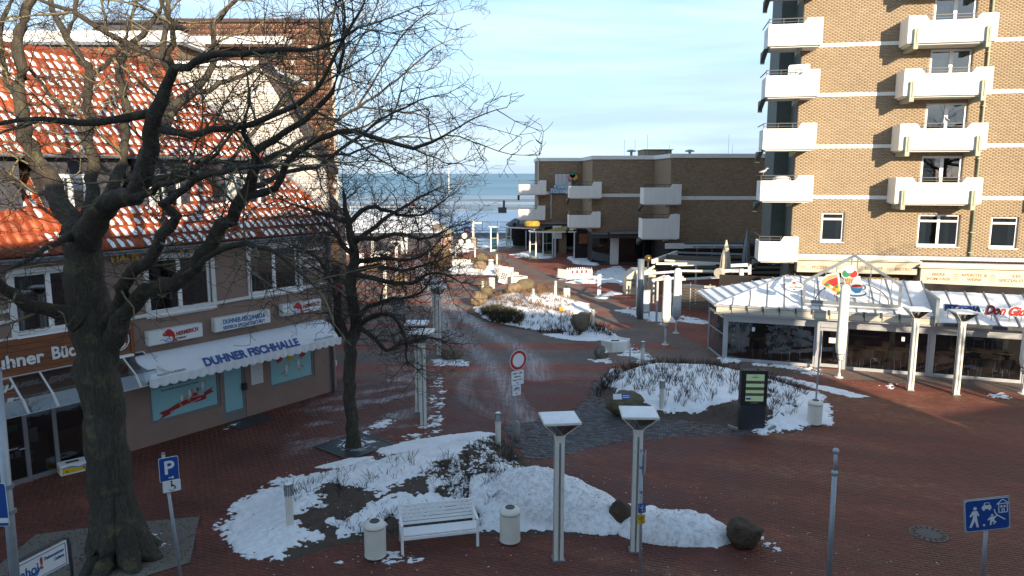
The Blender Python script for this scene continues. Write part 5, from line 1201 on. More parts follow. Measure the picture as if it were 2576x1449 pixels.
# lettering of the ice cream parlour
ic = thing('ice_cream_sign', 'silver sign frame with pale blue letters and three scoops on the wing', 'shop sign', (0, 75.8, 0))
fx = lambda u: at(u, 470, 75.7)[0]; fz = lambda v: at(1400, v, 75.7)[2]
MB().box(fx(1396), fx(1438), -.05, 0, fz(470), fz(438)).build('mirror_panel', M['alu'], ic)
for u in (1404, 1414, 1424): MB().box(fx(u)-.03, fx(u)+.03, -.07, -.051, fz(470), fz(438)).build('mullion', M['sign_grey'], ic)
MB().box(fx(1384), fx(1438), -.05, 0, fz(487), fz(474)).build('back_board', M['sign_white'], ic)
for (a, b, z, s_, bd) in ((1392,1452,475,.62,'Gelato'),(1383,1421,486,.60,'Italia')):
    o1 = fittext(bd, fx(a), fx(b), fz(z), s_, M['blue_light'], ic, -.10, ext=.02, bold=.04); o2 = fittext(bd, fx(a)+.04, fx(b)-.04, fz(z)+.03, s_*.92, mat('pale_blue_letter', (.55,.72,.82), .5, .05, 5), ic, -.14, ext=.02, bold=.012)
for du, dv, m_ in ((-6,0,'pink'),(6,0,'yellow'),(0,-6.5,'green')): MB().prism(ell(fx(1440+du), fz(446+dv), .30, .30), -.16, -.06).build('scoop', M[m_], ic)
MB().tube([(fx(1429),-.12,fz(450)),(fx(1434),-.12,fz(456)),(fx(1440),-.12,fz(458)),(fx(1446),-.12,fz(456)),(fx(1451),-.12,fz(450))], .05, 6).build('bowl', M['blue_letter'], ic)
ya = thing('awning', 'pale yellow awning with a brown swirl above the ice cream parlour', 'awning', (0, 74.2, 0))
MB().prism([(fx(1371),fz(582)),(fx(1446),fz(582)),(fx(1446),fz(562)),(fx(1405),fz(569)),(fx(1372),fz(577))], -.2, 0).build('cloth', mat('pale_yellow_cloth', (.46,.36,.12), .8, .1, 2), ya)
MB().tube([(fx(1426)+.28*(1-k*.025)*cos(k*.5), -.22, fz(574.5)+.2*(1-k*.025)*sin(k*.5)) for k in range(22)], .025, 5).build('swirl', M['red_dark'], ya)
o = MB()._lathe([(.55,0),(.75,.12),(.78,.42),(.6,.6),(.1,.62)], (0,0,0), 16, 0).build('yellow_drum', mat('golden_cover', (.42,.26,.03), .6, .2, 4)); o.location = at(1339, 571, 72); o.location.z = at(1339,571,72)[2]; tag(o, 'golden yellow drum cover on the shelter roof by the wing', 'drum cover')

# ------------------------------------------------------------------ restaurant pavilion
RF = Frame(g(1820, 905), g(2576, 965))
rp = thing('restaurant_pavilion', 'glass fronted restaurant pavilion with a snowy panelled roof before the tower', 'restaurant', RF.w(0, 0), RF.ang)
posts = [0, 3.80, 4.86, 8.08, 11.4, 14.6]
for x in posts: MB().box(x-.07, x+.07, -.06, .08, 0, 1.95).build('post', M['alu'], rp, bev=.01)
SX, SY = RF.loc(g(1782, 876))[:2]
MB().box(SX-.05, SX+.05, SY-.05, SY+.05, 0, 1.95).build('post', M['alu'], rp)
for a, b in zip(posts[:-1], posts[1:]):
    if a == 3.80: continue
    MB().box(a+.072, b-.072, -.04, .06, 0, .13).box(a+.072, b-.072, -.05, .06, 1.76, 1.95).box(a+.072, a+.14, -.03, .05, .13, 1.76).box(b-.14, b-.072, -.03, .05, .13, 1.76).build('frame', M['alu'], rp, bev=.006)
    MB().box(a+.14, b-.14, 0, .012, .13, 1.76).build('pane', M['gl_dark'], rp)
dr = MB().box(3.88, 3.99, -.05, .05, .05, 1.74).box(4.67, 4.78, -.05, .05, .05, 1.74).box(3.99, 4.67, -.05, .05, 1.62, 1.74).box(3.99, 4.67, -.05, .05, .05, .19).box(3.88,4.78,-.04,.05,1.76,1.95).build('door', M['alu'], rp, bev=.006)
MB().box(3.99, 4.67, 0, .012, .19, 1.62).build('pane', M['gl_dark'], dr); MB().box(4.25, 4.55, -.012, -.006, 1.1, 1.33).build('paper_notice', M['paper'], dr); MB().tube([(4.7,-.06,.85),(4.7,-.11,.85),(4.58,-.11,.85)], .014, 6).build('handle', M['alu'], dr)
MB().add([(SX,SY,.05),(-.08,.06,.05),(-.08,.06,1.9),(SX,SY,1.9)], [(0,1,2,3)]).build('side_pane', M['gl_dark'], rp, fixn=False); MB().bar((SX,SY,.05),(-.07,.06,.05),.05,.08).bar((SX,SY,1.92),(-.07,.06,1.92),.05,.1).bar((SX,SY,1.15),(-.07,.06,1.15),.03,.04).build('side_rail', M['alu'], rp)
for za, zb in ((1.28,1.38),(.80,.95)):
    MB().add([(SX*.62, SY*.62-.01, za),(SX*.35, SY*.35-.01, za),(SX*.35, SY*.35-.01, zb+.1),(SX*.62, SY*.62-.01, zb+.1)], [(0,1,2,3)]).build('pane_sticker', M['sign_white'], rp, fixn=False)
MB().box(-.08, 15, -.09, .06, 1.953, 2.14).build('fascia', M['alu'], rp)
MB().box(SX+.15, 15, .3, 4.6, -.01, .012).build('floor', M['interior_floor'], rp)
MB().box(-.6, 15, 4.6, 4.7, 0, 3.2).build('back_wall', M['interior'], rp)
# gutter boxes under the left roof
for k in range(13):
    xa = -.38 + k * .655
    b = MB().box(xa, xa+.63, -.42, -.28, 2.20, 2.44).build('gutter_box', M['cream'], rp, bev=.01)
    MB().box(xa+.04, xa+.58, -.40, -.30, 2.455, 2.52).build('lip', M['cream'], b); MB().box(xa+.585, xa+.645, -.47, -.26, 2.36, 2.56).build('bracket', M['dark_metal'], b); MB().box(xa+.63,xa+.645,-.425,-.28,2.16,2.45).build('joint', M['dark_metal'], b)
MB().box(-.45, 8.1, -.46, .0, 2.145, 2.19).build('gutter_edge', M['alu'], rp)
# left roof: snowy glass panels between ribs
E0, E1, Y0, Y1, Z0, Z1 = -.42, 8.05, -.36, 2.9, 2.50, 3.50
AP = (2.55, Y1, Z1); BK = (-1.5, 2.7, 2.62)
rt = MB().add([(E0,Y0,Z0),(E1,Y0,Z0),(E1,Y1,Z1),AP], [(0,1,2,3)]).add([(E0,Y0,Z0),AP,BK], [(0,1,2)]).add([(E0-.02,Y0,Z0-.05),(E1,Y0,Z0-.05),(E1,Y1,Z1-.05),(2.55,Y1,Z1-.05)], [(3,2,1,0)]).add([(E0,Y0,Z0-.05),(2.55,Y1,Z1-.05),(-1.5,2.7,2.57)], [(2,1,0)]).build('roof', M['alu'], rp, fixn=False)
def hipx(t): return E0 + (2.55 - E0) * t
def onroof(x, t, dz=0): return (x, Y0 + (Y1 - Y0) * t, Z0 + (Z1 - Z0) * t + dz)
nrib = 12
for k in range(nrib):
    xa = E0 + .03 + (E1 - E0) * k / nrib; xb = E0 - .03 + (E1 - E0) * (k + 1) / nrib
    ta_ = min(1, (xa - E0) / (2.55 - E0)); tb_ = min(1, (xb - E0) / (2.55 - E0))
    MB().bar(onroof(xb+.03, 0, .03), onroof(xb+.03, max(.05, tb_), .03), .045, .07).build('rib', M['gutter'], rt)
    n1 = 5; vs = []; pts = []
    low = [onroof(xa + (xb-xa)*q/n1, .01 + .015*rs.rand(), .015 + .03*rs.rand()) for q in range(n1+1)]; hi = [onroof(xa + (xb-xa)*q/n1, (ta_ + (tb_-ta_)*q/n1) * .99, .02 + .02*rs.rand()) for q in range(n1+1)]
    if k in (7,): hi = [onroof(xa + (xb-xa)*q/n1, .35 + .06*rs.rand(), .02) for q in range(n1+1)]
    mid = [tuple(.5*(np.array(p)+np.array(q)) + [0,0,.015+.02*rs.rand()]) for p, q in zip(low, hi)]
    MB().add(low + mid + hi, [(r_*(n1+1)+q, r_*(n1+1)+q+1, (r_+1)*(n1+1)+q+1, (r_+1)*(n1+1)+q) for r_ in range(2) for q in range(n1)]).build('snow_panel', M['snow'], rt, smooth=True, fixn=False)
for k in range(9):
    t_ = (k + .5) / 9; p0 = np.array([E0, Y0, Z0]) + (np.array(AP) - [E0, Y0, Z0]) * t_; p1 = np.array(BK) + (np.array(AP) - np.array(BK)) * t_
    MB().bar(p0 + [0,0,.04], p1 + [0,0,.04], .05, .06).build('rib', M['alu'], rt)
MB().add([tuple(np.array(q) + [0,0,.02]) for q in ((E0+.05,Y0,Z0),AP,BK)], [(0,1,2)]).build('snow_panel', M['snow'], rt, fixn=False)
MB().bar((E0,Y0,Z0+.04), (2.55,Y1,Z1+.04), .07, .07).bar((E0-.05,Y0-.03,Z0), (E1,Y0-.03,Z0), .06, .08).bar((E0,Y0,Z0),(-1.5,2.7,2.62),.06,.08).build('edge_beam', M['alu'], rt)
MB().box(-.2, 8.1, 2.6, 3.1, 0.0, 2.45).build('rear_support', M['interior'], rp)
# right roof under the red script
rt2 = MB().add([(8.15,-.6,2.32),(15.2,-.6,2.32),(15.2,2.1,3.22),(8.15,2.1,3.22)], [(0,1,2,3)]).add([(8.15,-.6,2.25),(15.2,-.6,2.25),(15.2,2.1,3.15),(8.15,2.1,3.15)], [(3,2,1,0)]).build('roof', M['alu'], rp, fixn=False)
for k in range(11):
    xa = 8.15 + k * .70
    MB().bar((xa,-.6,2.36),(xa,2.1,3.26),.05,.07).build('rib', M['gutter'], rt2)
    if k < 10:
        lo_ = [(xa+.04+.62*q/4, -.58+.05*rs.rand(), 2.345+.03*rs.rand()) for q in range(5)]; hi_ = [(xa+.04+.62*q/4, 2.05, 3.225+.02*rs.rand()) for q in range(5)]
        md = [tuple(.5*(np.array(p)+np.array(q))+[0,0,.01+.02*rs.rand()]) for p, q in zip(lo_, hi_)]
        MB().add(lo_+md+hi_, [(r_*5+q, r_*5+q+1, (r_+1)*5+q+1, (r_+1)*5+q) for r_ in range(2) for q in range(4)]).build('snow_panel', M['snow'], rt2, smooth=True, fixn=False)
MB().box(8.1,15.3,-.68,-.58,2.22,2.34).build('eave_beam', M['dark_metal'], rt2); MB().box(8.02,8.14,-.6,2.2,2.2,3.3).build('side_cheek', M['gutter'], rt2)
# gable frame with painted cut out signs
gf = thing('roof_gable_sign', 'grey metal gable frame standing on the pavilion roof', 'sign frame', RF.w(0, -.2), RF.ang)
MB().bar((3.16,0,2.85),(3.16,0,3.70),.09,.1).bar((6.78,0,2.83),(6.78,0,3.70),.09,.1).bar((3.12,0,3.68),(5.0,0,4.86),.1,.11).bar((5.0,0,4.86),(6.82,0,3.68),.1,.11).bar((3.16,0,2.88),(6.78,0,2.86),.1,.1).build('frame', M['gutter'], gf)
for x in (3.55,3.95,4.35,5.65,6.05,6.45): MB().bar((x,.02,2.9),(x,.02,3.68+(min(x-3.16,6.78-x))*.62),.035,.035).build('bar', M['gutter'], gf)
MB().bar((4.9,.02,2.9),(4.9,.02,4.75),.07,.06).bar((5.12,.02,2.9),(5.12,.02,4.7),.06,.05).build('centre_post', M['gutter'], gf)
MB().tube([(5.0+1.4*cos(pi*k/16), .06, 2.88+.85*sin(pi*k/16)) for k in range(17)], .022, 5).build('arc_tube', M['dark_metal'], gf)
MB().tube([(3.2,.0,2.75),(6.75,0,2.74)], .07, 10).build('roller', M['alu'], gf)
cs = thing('pizza_sign', 'cut out sign of a pizza slice with white outline', 'shop sign', RF.w(0, -.31), RF.ang)
T_ = lambda u, v: RF.px(u, v, -.34)
def px3(x, y): return (2640 + x / 3.903) * .67083, (850 + y / 3.903) * .67083
P3 = lambda x, y: T_(*px3(x, y))
flat(cs, [P3(*q) for q in ((1695,825),(1720,770),(1800,700),(1940,672),(1978,690),(2010,1035),(1975,1030))], -.0, M['sign_white'], 'outline', .03)
flat(cs, [P3(*q) for q in ((1740,850),(1950,740),(2000,1005),(1975,990))], -.032, M['yellow'], 'cheese', .006)
flat(cs, [P3(*q) for q in ((1720,830),(1740,775),(1815,720),(1940,695),(1955,735),(1830,775),(1745,852))], -.034, M['tan'], 'crust', .01)
flat(cs, [P3(*q) for q in ((1745,852),(1830,778),(1955,738),(1962,790),(1850,830),(1800,880))], -.0335, M['red'], 'sauce', .006)
for (x, y, rx, m_) in ((1905,822,48,'red'),(1808,842,24,'green'),(1975,965,20,'green'),(1940,880,22,'green'),(1862,882,20,'sign_white'),(1905,915,22,'orange'),(1955,985,14,'red')):
    a, b = P3(x, y); rr = rx / 3.903 * .671 / 57; flat(cs, ell(a, b, rr, rr), -.041, M[m_], 'topping', .008)
cs = thing('ice_cream_cone_sign', 'cut out sign of an ice cream cone with three scoops', 'shop sign', RF.w(0, -.31), RF.ang)
flat(cs, [P3(*q) for q in ((2005,640),(2030,600),(2065,575),(2130,558),(2195,572),(2228,610),(2235,645),(2260,690),(2230,780),(2150,880),(2060,880),(2055,760),(2012,720))], 0, M['sign_white'], 'outline', .03)
for (x, y, rx, m_) in ((2135,618,58,'sign_white'),(2085,685,50,'green'),(2185,690,52,'red')):
    a, b = P3(x, y); rr = rx / 3.903 * .671 / 57; flat(cs, ell(a, b, rr, rr), -.034 - .002 * len(m_), M[m_], 'scoop', .006)
MB().tube([(P3(2135+62*cos(k*pi/10), 618-62*sin(k*pi/10))[0], -.05, P3(2135+62*cos(k*pi/10), 618-62*sin(k*pi/10))[1]) for k in range(-1,12)], .010, 4).build('scoop_line', M['black'], cs)
flat(cs, [P3(*q) for q in ((2058,752),(2205,752),(2150,850),(2080,850))], -.034, M['tan'], 'cone', .006)
for k in range(4):
    a = P3(2065+36*k, 755); b = P3(2095+20*k, 848); MB().bar((a[0],-.044,a[1]), (b[0],-.044,b[1]), .008, .008).build('cone_line', M['black'], cs)
    a = P3(2065+36*k, 755); b = P3(2050+34*k, 800) if k else P3(2070, 790); MB().bar((a[0],-.044,a[1]), (b[0],-.044,b[1]), .008, .008).build('cone_line', M['black'], cs)
cs = thing('coffee_cup_sign', 'cut out sign of a steaming blue coffee cup on a saucer', 'shop sign', RF.w(0, -.325), RF.ang)
flat(cs, [P3(*q) for q in ((2120,1030),(2125,880),(2140,830),(2230,800),(2240,720),(2290,725),(2290,790),(2330,820),(2400,870),(2395,940),(2415,990),(2370,1025),(2250,1045))], 0, M['sign_white'], 'outline', .03)
flat(cs, [P3(2235+148*cos(k*pi/12), 978+48*sin(k*pi/12)) for k in range(24)], -.032, M['cup_blue'], 'saucer', .006)
flat(cs, [P3(2235+125*cos(k*pi/12), 965+32*sin(k*pi/12)) for k in range(24)], -.039, M['sign_white'], 'saucer_line', .004)
flat(cs, [P3(*q) for q in ((2145,855),(2325,860),(2315,915),(2280,965),(2215,975),(2165,935))], -.044, M['cup_blue'], 'cup', .008)
flat(cs, [P3(2235+88*cos(k*pi/12), 862+32*sin(k*pi/12)) for k in range(24)], -.053, M['sign_white'], 'cup_rim', .004)
flat(cs, [P3(2235+80*cos(k*pi/12), 866+24*sin(k*pi/12)) for k in range(24)], -.058, M['red_dark'], 'coffee', .004)
MB().tube([(P3(2318+48*cos(k*pi/8-pi/2), 888+32*sin(k*pi/8-pi/2))[0], -.05, P3(2318+48*cos(k*pi/8-pi/2), 888+32*sin(k*pi/8-pi/2))[1]) for k in range(9)], .02, 5).build('cup_handle', M['cup_blue'], cs)
cs = thing('oval_sign', 'white oval sign with a dark script and a red flower on a bracket', 'shop sign', RF.w(0, -.31), RF.ang)
a, b = P3(1320, 875); flat(cs, ell(a, b, .36, .19, 28), 0, M['sign_white'], 'plate', .04); c2_, d2_ = P3(1318, 815); flat(cs, ell(c2_, d2_, .11, .13), -.005, M['sign_white'], 'crest', .035); flat(cs, ell(c2_, d2_-.01, .06, .05, 8), -.041, M['red'], 'flower', .004)
text('Grand Blonde', .13, M['anthracite'], cs, (a-.30, -.048, b-.06), ext=.002, shear=.35, sx=.80); flat(cs, ell(a, b-.12, .06, .025, 12), -.042, M['anthracite'], 'dot', .004); MB().bar((a+.34,.01,b),(3.12,.1,b),.04,.05).bar((a,.0,b+.25),(a,.0,b+.55),.02,.02).build('bracket', M['gutter'], cs)
ws = thing('roof_lettering', 'blue capitals and red script lettering standing on the right pavilion roof', 'shop sign', RF.w(0, -.38), RF.ang)
for bd, a_, b_, z_, sz, m_, sh in (('PIZZERIA', 8.36, 9.62, 2.84, .30, 'blue_letter', 0), ('Don Gio', 9.74, 11.12, 2.78, .46, 'red', .38)):
    fittext(bd, a_-.03, b_+.03, z_-.01, sz*1.02, M['sign_white'], ws, -.0, ext=.012, bold=.045, shear=sh); fittext(bd, a_, b_, z_, sz, M[m_], ws, -.035, ext=.015, bold=.016, shear=sh)
mb = MB()
for x in (8.5, 9.0, 9.5, 10.0, 10.6, 11.0): mb.bar((x,.03,2.5),(x,.03,2.95),.02,.02)
mb.build('support', M['gutter'], ws)
# cream fascia boxes with ochre lettering
def fascia(x0, x1, z0, z1, off, label):
    t = thing('fascia_box', label, 'shop sign', TF.w(x0, -off), TF.ang); w_ = x1 - x0
    MB().box(0, w_, 0, off-.02, z0, z1).build('case', M['cream'], t, bev=.02); MB().box(-.12, w_+.08, -.16, off-.02, z1+.002, z1+.07).build('top_edge', M['cream'], t); MB().box(-.05, w_, -.05, off-.05, z1+.075, z1+.16).build('snow', M['snow'], t, bev=.03)
    return t
t = fascia(.42, 6.12, 3.22, 3.86, .9, 'long cream fascia box with ochre lettering, left of the two')
for bd, a_, b_ in (('PIZZERIA', .72, 1.72), ('BAR', 2.28, 2.75), ('EISCAFÉ', 3.22, 4.06), ('BISTRO', 4.62, 5.38)): fittext(bd, a_, b_, 3.42, .21, M['ochre'], t, -.008, ext=.004, bold=.003)
for x in (.2, 1.9, 2.9, 4.22, 5.5):
    for k in range(3): MB().box(x, x+.24, -.012, -.002, 3.44+k*.07, 3.46+k*.07).build('dash', M['ochre'], t)
t = fascia(6.16, 14.5, 2.72, 3.62, 1.1, 'long cream fascia box with two line ochre lettering, at right')
for bd, a_, b_, z_ in (('BIERE', .52, 1.10, 3.24), ('VOM FASS', .28, 1.35, 3.02), ('APERITIV &', 1.82, 2.98, 3.24), ('WEINE', 2.10, 2.75, 3.02), ('EIS-', 4.05, 4.5, 3.24), ('SPEZIALITÄTEN', 3.48, 5.2, 3.02)): fittext(bd, a_, b_, z_, .2, M['ochre'], t, -.008, ext=.004, bold=.003)
for x in (1.48, 3.1):
    for k in range(4): MB().box(x, x+.22, -.012, -.002, 3.04+k*.09, 3.07+k*.09).build('dash', M['ochre'], t)
MB().box(.4, 14, -.62, -.04, 3.95, 4.12).build('flashing', M['alu'], tw)

# tables and chairs behind the glass
def chair(loc, rot, label):
    t = thing('cafe_chair', label, 'chair', loc, rot, 'chairs behind the restaurant glass')
    MB().box(-.22,.22,-.22,.22,.43,.47).build('seat', M['rattan'], t, bev=.02)
    n = 10; vs = []
    for i in range(n + 1):
        a = pi * i / n; vs += [(.26*cos(a), .02+.24*sin(a), .47), (.29*cos(a), .04+.28*sin(a), .66 + .20*sin(a))]
    MB().add(vs, [(2*i,2*i+2,2*i+3,2*i+1) for i in range(n)]).build('backrest', M['rattan'], t, smooth=True, fixn=False)
    for sx in (-1, 1):
        for sy in (-1, 1): MB().tube([(sx*.2,sy*.18,.43),(sx*.23,sy*.23,0)], .013, 5).build('leg', M['alu'], t)
    return t
def rtable(loc, label, rect=False):
    t = thing('cafe_table', label, 'table', loc, RF.ang, 'tables behind the restaurant glass')
    if rect: MB().box(-.42,.42,-.32,.32,.70,.735).build('table_top', M['table_top'], t)
    else: MB()._lathe([(.40,.70),(.42,.71),(.42,.735),(.40,.74)], (0,0,0), 20, 0).build('table_top', M['table_top'], t); MB()._lathe([(.424,.705),(.435,.71),(.435,.73),(.424,.735)], (0,0,0), 20, 0).build('rim', M['rim'], t)
    MB()._lathe([(.22,0),(.2,.03),(.03,.06),(.03,.70)], (0,0,0), 10, 0).build('pedestal', M['dark_metal'], t); return t
F0 = .014
c0 = None; lab_c = ['round backed chair, %s'] ; spots = []
tabs = [(1.35, 1.5, True, 'left of two rectangular tables in the left bay'), (2.55, 1.4, True, 'right of two rectangular tables in the left bay'), (5.35, 1.2, True, 'rectangular table just right of the glass door'), (6.25, 1.25, True, 'second rectangular table right of the glass door'), (7.25, 1.3, False, 'round table behind the left slim lamp'), (8.95, 1.2, False, 'round table left of the right slim lamp'), (10.55, 1.15, False, 'round table in the rightmost bay'), (9.6, 2.1, False, 'rear round table behind the screen post'), (10.4, 2.2, False, 'rear round table with pale edge, middle of its row'), (11.2, 2.2, False, 'rear round table with pale edge, rightmost of its row')]
t0 = {}
for x, y, rc, lab in tabs:
    if rc not in t0: t0[rc] = rtable(RF.w(x, y, F0), lab, rc)
    else: dup(t0[rc], RF.w(x, y, F0), RF.ang, lab, 'tables behind the restaurant glass')
k = 0
for x, y, rc, lab in tabs[:7]:
    for dx, dy, rot, pos in ((-.35, -.62, pi, 'front left of'), (.38, -.6, pi + .15, 'front right of'), (-.5, .55, .3, 'rear left of'), (.5, .6, -.2, 'rear right of')):
        if x > 11: continue
        lb = 'grey cafe chair ' + pos + ' the ' + lab.replace('left of two', 'left').replace('right of two', 'right')
        if c0 is None: c0 = chair(RF.w(x+dx, y+dy, F0), RF.ang + rot, lb)
        else: dup(c0, RF.w(x+dx, y+dy, F0), RF.ang + rot, lb, 'chairs behind the restaurant glass')
for i, (x, nm) in enumerate(((9.75, 'leftmost'), (10.45, 'middle'), (11.15, 'rightmost'))):
    for j in range(4):
        dup(c0, RF.w(x, 3.1, F0 + j * .2), RF.ang + .05 * j, '%s stacked chair of the %s stack' % (['lowest', 'second', 'third', 'topmost'][j], nm), 'stacked chairs behind the glass')
o = MB()
for i in range(8): o.tube([(0,0,.6+i*.13),(0,0,.73+i*.13)], .07, 10, i % 2)
o = o.build('striped_pole', [M['red'], M['sign_white']]); o.location = RF.w(.35, .5, .014); tag(o, 'red and white striped pole inside the glass corner', 'pole'); 
sc_ = thing('menu_screen', 'black screen on a post inside the right bay', 'screen', RF.w(9.15, .6, .014), RF.ang); MB().box(-.22,.22,-.04,0,1.15,1.65).build('screen', M['black'], sc_); MB().box(-.25,.25,0,.02,1.12,1.68).build('bezel', M['sign_grey'], sc_); MB().bar((0,.03,0),(0,.03,1.12),.09,.09).build('post', M['alu'], sc_)
co = thing('serving_counter', 'wooden serving counter with pale edge inside the middle bay', 'counter', RF.w(5.9, 2.7, .014), RF.ang); MB().box(-.6,.6,-.3,.3,.95,1.0).build('counter_top', M['rim'], co); MB().box(-.55,.55,-.25,.25,0,.949).build('base', M['wood_dark'], co); MB().box(-.5,.5,-.1,.1,1.003,1.35).build('shelf', M['wood_dark'], co)
for x, lb in ((1.2, 'left bay'), (7.05, 'bay right of the door')):
    o = MB().box(-.06,.06,-.012,0,0,.18).box(-.04,.04,-.016,-.012,.03,.15).build('wall_sticker', M['sign_white']); o.location = RF.w(x, -.004, 1.38); o.rotation_euler = (0,0,RF.ang); tag(o, 'small white notice stuck on the glass of the ' + lb, 'notice')

# ------------------------------------------------------------------ fenced terrace with beams, left of the restaurant
pg = thing('terrace_pergola', 'grey metal beam pergola over the fenced terrace', 'pergola', (0, 0, 0))
def B(u0, v0, Y0_, u1, v1, Y1_, w_=.08, h=.13, m_='lamp', nm='beam'):
    return MB().bar(at(u0, v0, Y0_), at(u1, v1, Y1_), w_, h).build(nm, M[m_], pg, bev=.008)
P0 = g(1651, 818); 
B(1606, 690, 42, 1700, 683, 42.2); B(1650, 663, 43.5, 1800, 664, 43); B(1640, 705, 41.5, 1720, 697, 41); B(1715, 681, 42, 1835, 683, 41); B(1712, 703, 40, 1818, 697, 39.5)
B(1690, 667, 46, 1800, 665, 46); B(1672, 655, 49, 1815, 663, 47); B(1700, 635, 53, 1870, 640, 50, m_='gutter'); B(1676, 645, 52, 1812, 656, 50, .12, .3, 'wood_grey'); B(1700, 720, 41, 1800, 722, 40)
B(1646, 670, 43.5, 1610, 692, 42); B(1646, 705, 41.5, 1672, 694, 43); B(1642, 658, 50, 1702, 636, 54, .2, .3)
for u, vt, vb in ((1651, 708, 815), (1643, 700, 762), (1748, 668, 768)):
    P = g(u, vb); T = at(u, vt, P[1]); MB().bar(P, (P[0], P[1], T[2]), .10, .10).build('post', M['alu'], pg)
tf = thing('slat_fence', 'weathered grey slat fence around the terrace', 'fence', (0, 0, 0))
A_, B_ = g(1690, 772), g(1835, 790); 
for i in range(9):
    z = .05 + i * .17; MB().bar((A_[0], A_[1], z+.07), (B_[0], B_[1], z+.07), .03, .14).build('slat', M['wood_grey'], tf)
for t_ in (0, .33, .66, 1): q = A_ + (B_ - A_) * t_; MB().bar((q[0], q[1]+.04, 0), (q[0], q[1]+.04, 1.65), .09, .09).build('post', M['alu'], tf)
kb = thing('service_kiosk', 'grey metal cabinet with louvred grille beside the terrace', 'cabinet', g(1575, 742), .0)
w_ = .157 * 480 * 49 / 1850
MB().prism([(0,0),(w_,0),(w_,1.7),(.55,1.7),(.0,1.25)], 0, 1.6).build('case', M['cream'], kb, bev=.02)
MB().box(.35,1.05,-.03,-.003,.55,1.1).build('grille_back', M['black'], kb)
for i in range(6): MB().box(.36,1.04,-.05,-.031,.58+i*.09,.62+i*.09).build('louver', M['cream'], kb)
pt = thing('photo_board', 'long pale board with dark lettering over the terrace shop', 'shop sign', (0, 56.5, 0))
fx = lambda u: at(u, 620, 56.5)[0]; MB().box(fx(1720), fx(1868), -.1, 0, at(0,624,56.5)[2], at(0,615,56.5)[2]).build('board', M['trim_white'], pt); fittext('WATTWAGENFOTOS • GETRÄNKE • SPEZIALITÄTEN', fx(1742), fx(1866), at(0,623,56.5)[2], .2, M['anthracite'], pt, -.105, ext=.003, bold=.004)
MB().box(fx(1675), fx(1722), .1, .3, at(0,626,56.5)[2], at(0,613,56.5)[2]).build('end_board', M['trim_white'], pt)
st = thing('terrace_kiosk', 'dark recessed shop front under the wing behind the terrace', 'shop front', (0, 57.5, 0)); MB().box(12.7, 22, 0, 1.5, 0, 2.6).build('wall', M['interior'], st)
for u in (1762, 1800, 1840): MB().box(fx(u)-.05, fx(u)+.05, -.06, -.002, 0, 2.5).build('post', M['wood_grey'], st)
for z in (.5, .9, 1.3, 1.7): MB().box(12.7, 21, -.9, -.8, z, z+.18).build('board', M['wood_grey'], st)
# radio dish frame and folded white panels on the roof edge
dm = thing('roof_lamp_frame', 'pale metal frame with round lamp at the roof corner of the pavilion', 'lamp frame', (0, 0, 0))
q = lambda u, v, Y: at(u, v, Y)
MB().bar(q(1812,682,37.5), q(1865,680,37), .12, .16).bar(q(1812,698,37.5), q(1865,697,37), .12, .16).bar(q(1865,676,37), q(1865,702,37), .12, .2).bar(q(1838,668,38), q(1885,666,38), .12, .16).bar(q(1885,664,38), q(1885,690,38), .12, .16).bar(q(1840,682,38), q(1883,681,38), .1, .14).build('arm', M['trim_white'], dm)
pk = q(1806, 686, 37.4); MB().tube([(pk[0]-.02, pk[1]-.1, pk[2]), (pk[0]+.16, pk[1]+.1, pk[2])], .24, 14).build('round_lamp', M['cream'], dm)
for (u0, u1, vt, vb, Y, lb, m_) in ((1812, 1836, 604, 683, 40, 'pale folded parasol frame standing over the terrace', 'cream'), (1868, 1884, 576, 660, 50, 'dark folded parasol standing by the wing', 'gutter')):
    a, b = at(u0, vb, Y), at(u1, vb, Y); T = at((u0+u1)/2 + 2, vt, Y); w_ = b[0]-a[0]
    mb = MB()
    for k in range(8):
        an_ = 2*pi*k/8; mb.tube([(0,0,T[2]-a[2]), (w_*.32*cos(an_), w_*.32*sin(an_), (T[2]-a[2])*.45), (w_*.5*cos(an_), w_*.5*sin(an_), 0)], [.03, .10, .07], 5)
    mb.tube([(0,0,-a[2]),(0,0,T[2]-a[2])], .04, 6); o = mb.build('folded_parasol', M[m_]); o.location = (.5*(a[0]+b[0]), Y, a[2]); tag(o, lb, 'parasol')
